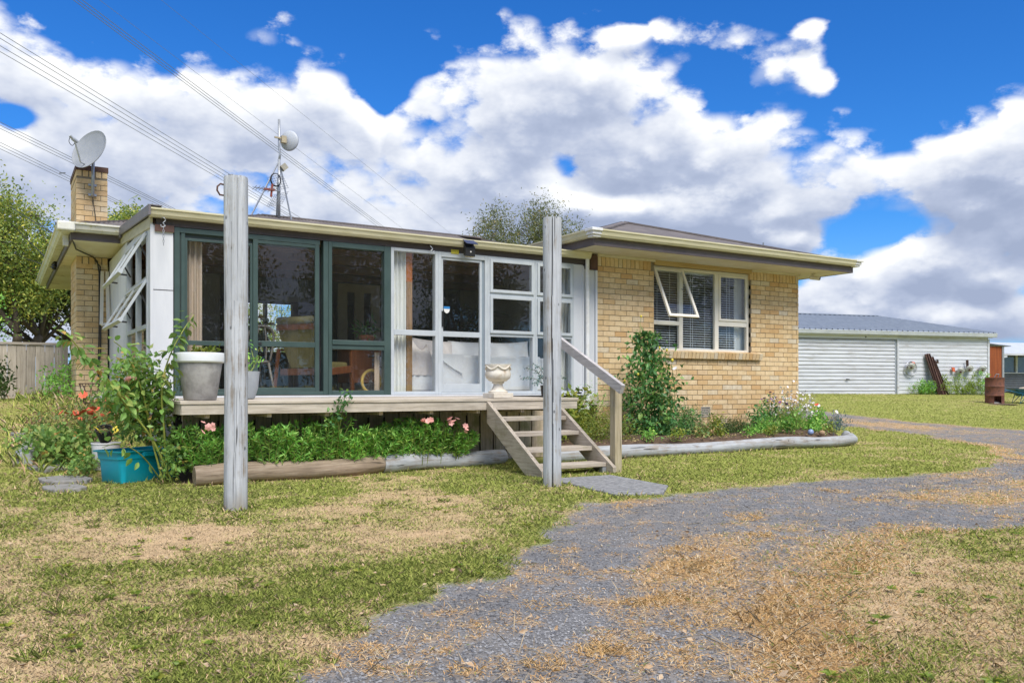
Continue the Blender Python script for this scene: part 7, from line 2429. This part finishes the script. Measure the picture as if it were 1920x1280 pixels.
# drum
dxx, dyy = 28.45, 15.65
dzz = hz(dxx, dyy) - 0.02
dr = thing('oil_drum', 'rusted oil drum incinerator with burnt hole at its foot', 'drum', (dxx, dyy, dzz))
mb = MB()
prof = [(0.29, 0.0), (0.30, 0.01), (0.29, 0.03), (0.287, 0.26), (0.30, 0.28), (0.287, 0.30), (0.287, 0.56), (0.30, 0.58), (0.287, 0.60), (0.29, 0.86), (0.30, 0.875), (0.29, 0.885), (0.275, 0.885), (0.275, 0.30), (0.27, 0.02)]
n = 40
keep = []
for (r_, z_) in prof:
    for k in range(n):
        a = 2 * math.pi * k / n
        mb.v.append((r_ * math.cos(a), r_ * math.sin(a), z_))
for i in range(len(prof) - 1):
    for k in range(n):
        k2 = (k + 1) % n
        am = 2 * math.pi * (k + .5) / n
        d_ = abs((am - R(232) + math.pi) % (2 * math.pi) - math.pi)
        hole = d_ < 0.36
        if hole and prof[i][1] < 0.24 and prof[i + 1][1] < 0.27 and i < 4: continue
        if hole and i >= len(prof) - 2: continue
        mb.f.append((i * n + k, i * n + k2, (i + 1) * n + k2, (i + 1) * n + k))
mb.build('shell', M['rust'], dr, local=True, autosmooth=True)
MB().lathe([(0.26, 0.015), (0.15, 0.06), (0.01, 0.09)], 14).build('ash', simple('ash', (0.35, 0.33, 0.31), (0.2, 0.19, 0.18), 0.95), dr, local=True)
mb = MB().tube([(-0.10, -0.05, 0.885), (-0.09, -0.1, 1.0), (0.09, -0.1, 1.0), (0.10, -0.05, 0.885)], 0.012, 5); mb.build('handle', M['galv'], dr, local=True)
MB().lathe([(0.55, 0), (0.3, 0.03), (0.01, 0.04)], 18, (dxx - 0.1, dyy - 0.2, dzz - 0.01)).build('ash_ring', M['soil'], None)['kind'] = 'structure'
# wheelbarrow
wb = thing('wheelbarrow', 'blue wheelbarrow loaded with sand and a white bag at right edge', 'wheelbarrow', (29.85, 15.35, hz(29.85, 15.35)), R(-35))
loft([[(x * .55, y * .6, 0.26) for x, y in rrect(0.9, 0.55, .06)], [(x, y, 0.50) for x, y in rrect(1.05, 0.66, .08)], [(x * 1.04, y * 1.05, 0.51) for x, y in rrect(1.05, 0.66, .08)], [(x * .95, y * .95, 0.49) for x, y in rrect(1.05, 0.66, .08)], [(x * .55, y * .6, 0.28) for x, y in rrect(0.9, 0.55, .06)]]).build('tray', M['barrow'], wb, local=True)
mb = MB()
for s_ in (-1, 1):
    mb.tube([(0.72, s_ * 0.08, 0.17), (0.1, s_ * 0.22, 0.26), (-0.95, s_ * 0.30, 0.50)], 0.017, 7)
    mb.tube([(-0.25, s_ * 0.25, 0.33), (-0.35, s_ * 0.25, 0.0), (-0.1, s_ * 0.24, 0.26)], 0.015, 7)
mb.build('frame', M['barrow'], wb, local=True)
mb = MB().tube([(0.72 + 0.15 * math.cos(a), 0, 0.17 + 0.15 * math.sin(a)) for a in np.linspace(0, 2 * math.pi, 21)], 0.035, 8); mb.build('wheel', M['black'], wb, local=True, smooth=True)
sb_ = MB().lathe([(0.30, 0), (0.2, 0.09), (0.01, 0.12)], 14, (29.85, 15.35, hz(29.85, 15.35) + 0.46)); sb_.top('sand_heap', simple('sand', (0.52, 0.44, 0.33), (0.42, 0.35, 0.26), 0.95), 'small heap of pale sand in the blue wheelbarrow', 'sand', smooth=True)
o = cushion(30.15, 15.15, hz(30, 15.3) + 0.46, 0.38, 0.5, 0.2, 'white and red sack standing in the blue wheelbarrow', M['bag'], 8, 6)
o.name = 'sack'; o['category'] = 'sack'

# ------------------------------------------------------------------ wires
def wire(name, label, group, A, B, r=0.022, ext=(0.25, 0.3), spacer=None):
    """transmission line conductor through two known points, run on past both"""
    A, B = Vector(A), Vector(B)
    pts = [A + (B - A) * (-ext[0] + (1 + ext[0] + ext[1]) * k / 14) for k in range(15)]
    o = MB().tube(pts, r, 5).top(name, M['wire'], label, 'power line', group)
    if spacer is not None:
        c = A + (B - A) * spacer
        MB().bar(c - Vector((0.25, 0.25, 0.1)), c + Vector((.25, .25, .1)), 0.12, 0.12).build('spacer', M['wire'], o)
    return o


for i, (p, q) in enumerate([((3.8, 56.56, 24), (38.48, 93.97, 20.0)), ((4.01, 56.43, 24), (38.91, 94.02, 20.05)), ((4.26, 56.28, 24), (39.47, 94.38, 20.1))]):
    wire('power_line', ('left', 'middle', 'right')[i] + ' conductor of the steep triple bundle passing behind the mast', 'triple bundle behind the mast', p, q, 0.020)
wire('power_line', 'thin lone wire crossing sky right of the aerial mast', None, (8.28, 53.83, 24), (46.34, 91.57, 20), 0.009)
wire('power_line', 'faint wire crossing behind the small mast dish', None, (4.3, 54.67, 24), (42.89, 95.33, 20), 0.011)
for i, (p, q) in enumerate([((0.08, 64.34, 24), (32.24, 98.17, 20.0)), ((0.08, 65.33, 24), (31.78, 98.76, 20.05)), ((0.08, 66.76, 24), (29.87, 96.77, 20.1)), ((0.08, 67.93, 24), (28.78, 96.26, 20.15))]):
    wire('power_line', ('topmost', 'second', 'third', 'lowest')[i] + ' conductor of the four wires running to left pole top', 'middle bundle behind the left pole', p, q, 0.022, spacer=0.60 if i == 0 else None)
for i, (p, q) in enumerate([((0.11, 86.05, 24), (15.76, 95.55, 20.0)), ((0.11, 87.11, 24), (15.37, 95.75, 20.05)), ((0.11, 88.19, 24), (15.02, 96.24, 20.1))]):
    wire('power_line', ('upper', 'middle', 'lower')[i] + ' conductor of the bundle passing behind the dish itself', 'upper bundle behind the chimney', p, q, 0.026)
for i, (p, q) in enumerate([((0.12, 93.21, 24), (13.55, 100.14, 20.0)), ((0.12, 94.45, 24), (13.09, 100.37, 20.05)), ((0.12, 95.72, 24), (12.64, 100.6, 20.1))]):
    wire('power_line', ('upper', 'middle', 'lower')[i] + ' conductor of the lowest bundle, below the dish', 'lowest bundle behind the chimney', p, q, 0.026, spacer=0.40 if i == 0 else None)
for lab, a, b in (('upper black service cable running to white eave bracket', (0.84, 13.9, 3.08), (0.03, 26, 6.0)), ('middle black service cable running to the eave insulators', (0.86, 17.0, 3.08), (0.02, 26, 5.7)), ('lowest black service cable ending at left gutter insulators', (0.85, 17.25, 3.08), (0.0, 26, 4.75))):
    a, b = Vector(a), Vector(b)
    e = a + (b - a) * 2.2
    pts = [a + (e - a) * t_ + Vector((0, 0, -0.5 * t_ * (1 - t_))) for t_ in np.linspace(0, 1, 14)]
    MB().tube(pts, 0.009, 5).top('service_cable', M['black'], lab, 'cable', 'service cables at the left eave')

# ------------------------------------------------------------------ grass, dead straw and gravel
HOUSE = [(1.42, 8.9), (1.42, 10.7), (1.5, 10.7), (1.5, 15.2), (1.02, 15.2), (1.02, 21), (17, 21), (17, 14.0), (12.95, 14.0), (12.95, 10.6), (12.6, 9.4), (11.6, 8.70), (5.9, 8.80), (5.3, 8.95), (1.6, 8.5)]


def field(n, d0, d1, amax=0.70):
    D = np.exp(rng.uniform(math.log(d0), math.log(d1), n))
    a = rng.uniform(-amax, amax, n)
    x = D * (a * CY + SY)
    y = D * (-a * SY + CY)
    return x, y, D


def blades(name, x, y, D, h, w, col, mat, flat=0.6, kind='stuff', curl=0.5):
    n = len(x)
    z = hgt(x, y) + (fbm(x, y, 1.1, 77, 3) - 0.5) * 0.03 * (np.hypot(x, y) < 40) - 0.006
    az = rng.uniform(0, 2 * np.pi, n)
    til = np.clip(np.abs(rng.normal(flat, 0.35, n)), 0.05, 1.45)
    dx, dy = np.cos(az), np.sin(az)
    b = np.stack([x, y, z], -1)
    out = np.stack([dx * np.sin(til), dy * np.sin(til), np.cos(til)], -1)
    til2 = np.clip(til + curl, 0, 1.6)
    out2 = np.stack([dx * np.sin(til2), dy * np.sin(til2), np.cos(til2)], -1)
    sd_ = np.stack([-dy, dx, np.zeros(n)], -1) * (w / 2)[:, None]
    m_ = b + out * (h * 0.5)[:, None]
    tp = m_ + out2 * (h * 0.55)[:, None]
    V = np.stack([b, m_ + sd_, tp, m_ - sd_], 1).reshape(-1, 3)
    i = np.arange(n)[:, None] * 4
    F = np.concatenate([i + [[0, 1, 2]], i + [[0, 2, 3]]])
    C = np.repeat(col, 4, 0)
    o = npmesh(name, V, [F], mat, None, C)
    if kind: o['kind'] = kind
    return o


def grass_cols(n, g):
    """green to straw per blade"""
    u = rng.random(n)
    t_ = rng.random(n)[:, None]
    green = np.array([0.215, 0.285, 0.05]) * (1 - t_) + np.array([0.45, 0.475, 0.13]) * t_
    dry = np.array([0.54, 0.37, 0.205]) * (1 - t_) + np.array([0.74, 0.57, 0.37]) * t_
    return np.where((u < g)[:, None], green, dry)


N = 860000
x, y, D = field(N, 2.2, 42)
ok = (sdf(HOUSE, x, y) > 0.03) & (sdf(SLAB, x, y) > 0.02)
# the shed yard stays clear of blades inside buildings
x, y, D = x[ok], y[ok], D[ok]
gv = gravel(x, y)
ok = rng.random(len(x)) > gv * 1.05
x, y, D = x[ok], y[ok], D[ok]
g = greenness(x, y)
ok = rng.random(len(x)) < 0.85 + 0.15 * g
x, y, D, g = x[ok], y[ok], D[ok], g[ok]
n = len(x)
h = rng.uniform(0.014, 0.034, n) * (0.7 + 0.7 * g) * (1 + D / 60)
w = rng.uniform(0.0022, 0.0042, n) * np.clip(D / 3.8, 1, 3.2)
blades('lawn_grass', x, y, D, h, w, grass_cols(n, np.clip(g * 1.15 - 0.05, 0.04, .97)), M['grass'], 0.9)
# lusher tufts
N = 60000
x, y, D = field(N, 2.2, 14)
ok = (sdf(HOUSE, x, y) > 0.02) & (sdf(SLAB, x, y) > 0.03)
x, y, D = x[ok], y[ok], D[ok]
tn = fbm(x, y, 6.5, 203, 3) + 0.25 * greenness(x, y) - 0.75 * gravel(x, y)
hs_ = sdf(HOUSE, x, y)
ps = np.minimum(np.hypot(x - 4.49, y - 6.63), np.hypot(x - 1.56, y - 6.64))
edge = np.exp(-(hs_ / 0.16) ** 2) * 0.35 + np.exp(-((ps - 0.12) / 0.10) ** 2) * 0.4 + np.exp(-(sdf(SLAB, x, y) / 0.2) ** 2) * 0.25 + np.exp(-((x - 0.5) ** 2 / 0.5 + (y - 9.4) ** 2 / 2)) * 0.3
ok = tn * 0.55 + edge * 1.5 > 0.62
x, y, D = x[ok], y[ok], D[ok]
n = len(x)
blades('long_grass', x, y, D, rng.uniform(0.035, 0.085, n), rng.uniform(0.003, 0.005, n) * np.maximum(1, D / 4), grass_cols(n, np.full(n, 0.82)) * 1.1, M['grass'], 0.55)
# rank grass in the left bed and by the fence
n = 1500
cx = np.array([(0.45, 10.9, .3, .9), (0.4, 12.0, .25, 1.0), (0.75, 16.3, .35, 1.0), (0.85, 14.0, .35, 1.0), (1.15, 12.2, .25, 1.4)])[rng.integers(0, 5, n)]
x = cx[:, 0] + rng.normal(size=n) * cx[:, 2] * .7
y = cx[:, 1] + rng.normal(size=n) * cx[:, 3] * .6
ok = (sdf(HOUSE, x, y) > 0.02)
x, y = x[ok], y[ok]
n = len(x)
blades('rank_grass', x, y, y, rng.uniform(0.08, 0.24, n), rng.uniform(0.004, 0.007, n), grass_cols(n, np.full(n, 0.8)) * 1.8, M['grass'], 0.45)
# dead straw on the drive
N = 520000
x, y, D = field(N, 2.1, 30)
gv = gravel(x, y)
sn = strawness(x, y)
side = np.exp(-(((x - 3.7) * CY - (y - 2.6) * SY) / 0.8) ** 2 - (((x - 3.7) * SY + (y - 2.6) * CY) / 1.0) ** 2)
ok = (rng.random(N) < np.maximum(sn * np.clip(gv * 1.3, 0, 1), 0.55 * side * (0.3 + fbm(x, y, 4, 55, 3)))) & (sdf(HOUSE, x, y) > 0)
x, y, D, sn = x[ok], y[ok], D[ok], sn[ok]
n = len(x)
t_ = rng.random(n)[:, None]
pale = (rng.random(n) < 0.20)[:, None]
colr = np.where(pale, np.array([0.76, 0.62, 0.43]), np.array([0.50, 0.29, 0.115]) * (1 - t_) + np.array([0.76, 0.52, 0.27]) * t_)
gr_ = (rng.random(n) < np.where(x * CY - y * SY > 1.35, 0.22, 0.03))[:, None]
colr = np.where(gr_, np.array([0.24, 0.29, 0.07]), colr)
blades('dead_straw', x, y, D, rng.uniform(0.014, 0.042, n) * (0.6 + 0.6 * sn), rng.uniform(0.002, 0.0038, n) * np.clip(D / 3.4, 1, 4), colr, M['straw'], 1.22, curl=0.35)
# long loose stalks lying about
N = 3600
x, y, D = field(N, 2.1, 12)
ok = (gravel(x, y) * (0.25 + strawness(x, y)) > rng.random(N) * 0.9)
x, y, D = x[ok], y[ok], D[ok]
n = len(x)
blades('straw_stalks', x, y, D, rng.uniform(0.06, 0.18, n), rng.uniform(0.002, 0.0038, n), np.array([0.58, 0.46, 0.30]) * rng.uniform(.7, 1.1, (n, 1)), M['straw'], 1.42, curl=0.1)
# mounds of dead grass and small broad-leaved weeds
def tufts(name, cx, cy, per, rad, h0, h1, w, cols, mat, flat):
    n = len(cx) * per
    a = rng.uniform(0, 6.283, n)
    r_ = rad * np.sqrt(rng.random(n)) * np.repeat(rng.uniform(.5, 1.3, len(cx)), per)
    x = np.repeat(cx, per) + r_ * np.cos(a)
    y = np.repeat(cy, per) + r_ * np.sin(a)
    return blades(name, x, y, np.hypot(x, y), rng.uniform(h0, h1, n) * np.repeat(rng.uniform(.6, 1.3, len(cx)), per), np.full(n, w) * np.maximum(1, np.hypot(x, y) / 4.5), cols(n), mat, flat, curl=0.45)
x, y, D = field(700, 2.2, 13)
k = (gravel(x, y) > 0.6) & (rng.random(700) < 0.18 + 0.5 * strawness(x, y))
x, y = np.append(x[k], [3.10, 3.22, 3.15, 3.02]), np.append(y[k], [3.36, 3.32, 3.28, 3.38])
tufts('dead_tufts', x, y, 80, 0.11, 0.018, 0.045, 0.0026, lambda n: (np.array([0.58, 0.33, 0.12]) * (1 - (q := rng.random(n)[:, None])) + np.array([0.86, 0.62, 0.32]) * q), M['straw'], 1.05)
x, y, D = field(900, 2.2, 11)
k = (gravel(x, y) < 0.2) & (sdf(HOUSE, x, y) > 0.1) & (sdf(SLAB, x, y) > 0.1) & (rng.random(900) < 0.20)
tufts('grass_tufts', x[k], y[k], 60, 0.055, 0.03, 0.062, 0.003, lambda n: grass_cols(n, np.full(n, 0.8)) * 1.15, M['grass'], 0.85)
x, y, D = field(900, 2.2, 9)
k = (sdf(HOUSE, x, y) > 0.1) & (sdf(SLAB, x, y) > 0.1) & (rng.random(900) < 0.22) & (gravel(x, y) < 0.7)
per = 9
aa = np.tile(np.linspace(0, 5.6, per), k.sum()) + np.repeat(rng.random(k.sum()) * 6, per)
P_ = np.stack([np.repeat(x[k], per), np.repeat(y[k], per), np.repeat(hgt(x[k], y[k]) + 0.012, per)], -1)
leaf_mesh('lawn_weeds', P_, np.stack([np.cos(aa), np.sin(aa), 0.35 + 0 * aa], -1), rng.uniform(0.018, 0.045, len(P_)), rng.uniform(0.010, 0.02, len(P_)), M['leaf_lime'], droop=0.25)
# gravel stones
N = 120000
x, y, D = field(N, 2.1, 13)
gv = gravel(x, y)
ok = rng.random(N) < gv * (1 - 0.8 * strawness(x, y))
x, y, D = x[ok], y[ok], D[ok]
n = len(x)
z = hgt(x, y) + (fbm(x, y, 1.1, 77, 3) - 0.5) * 0.03 - 0.012
r_ = rng.uniform(0.003, 0.0085, n) * np.maximum(1, D / 6)
oct_ = np.array([(1, 0, 0), (0, 1, 0), (-1, 0, 0), (0, -1, 0), (0, 0, 0.8), (0, 0, -0.8)])
V = oct_[None] * r_[:, None, None] * rng.uniform(0.6, 1.35, (n, 6, 1))
aa = rng.uniform(0, 6.283, n)
ca, sa = np.cos(aa)[:, None], np.sin(aa)[:, None]
V = np.stack([V[..., 0] * ca - V[..., 1] * sa, V[..., 0] * sa + V[..., 1] * ca, V[..., 2]], -1) + np.stack([x, y, z + r_ * .25], -1)[:, None]
Ft = np.array([(0, 1, 4), (1, 2, 4), (2, 3, 4), (3, 0, 4)])
F = (np.arange(n)[:, None, None] * 6 + Ft[None]).reshape(-1, 3)
o = npmesh('gravel', V.reshape(-1, 3), [F], M['pebble'])
o['kind'] = 'stuff'
# fallen leaves and litter
N = 420
x, y, D = field(N, 2.2, 9)
ok = sdf(HOUSE, x, y) > 0.05
x, y = x[ok], y[ok]
z = hgt(x, y) + 0.012
P_ = np.stack([x, y, z], -1)
dd = rng.normal(size=(len(x), 3)); dd[:, 2] *= 0.2
leaf_mesh('fallen_leaves', P_, dd, rng.uniform(0.02, 0.045, len(x)), rng.uniform(0.012, 0.022, len(x)), simple('dead_leaf', (0.40, 0.25, 0.13), (0.52, 0.40, 0.27), 0.8, 50))
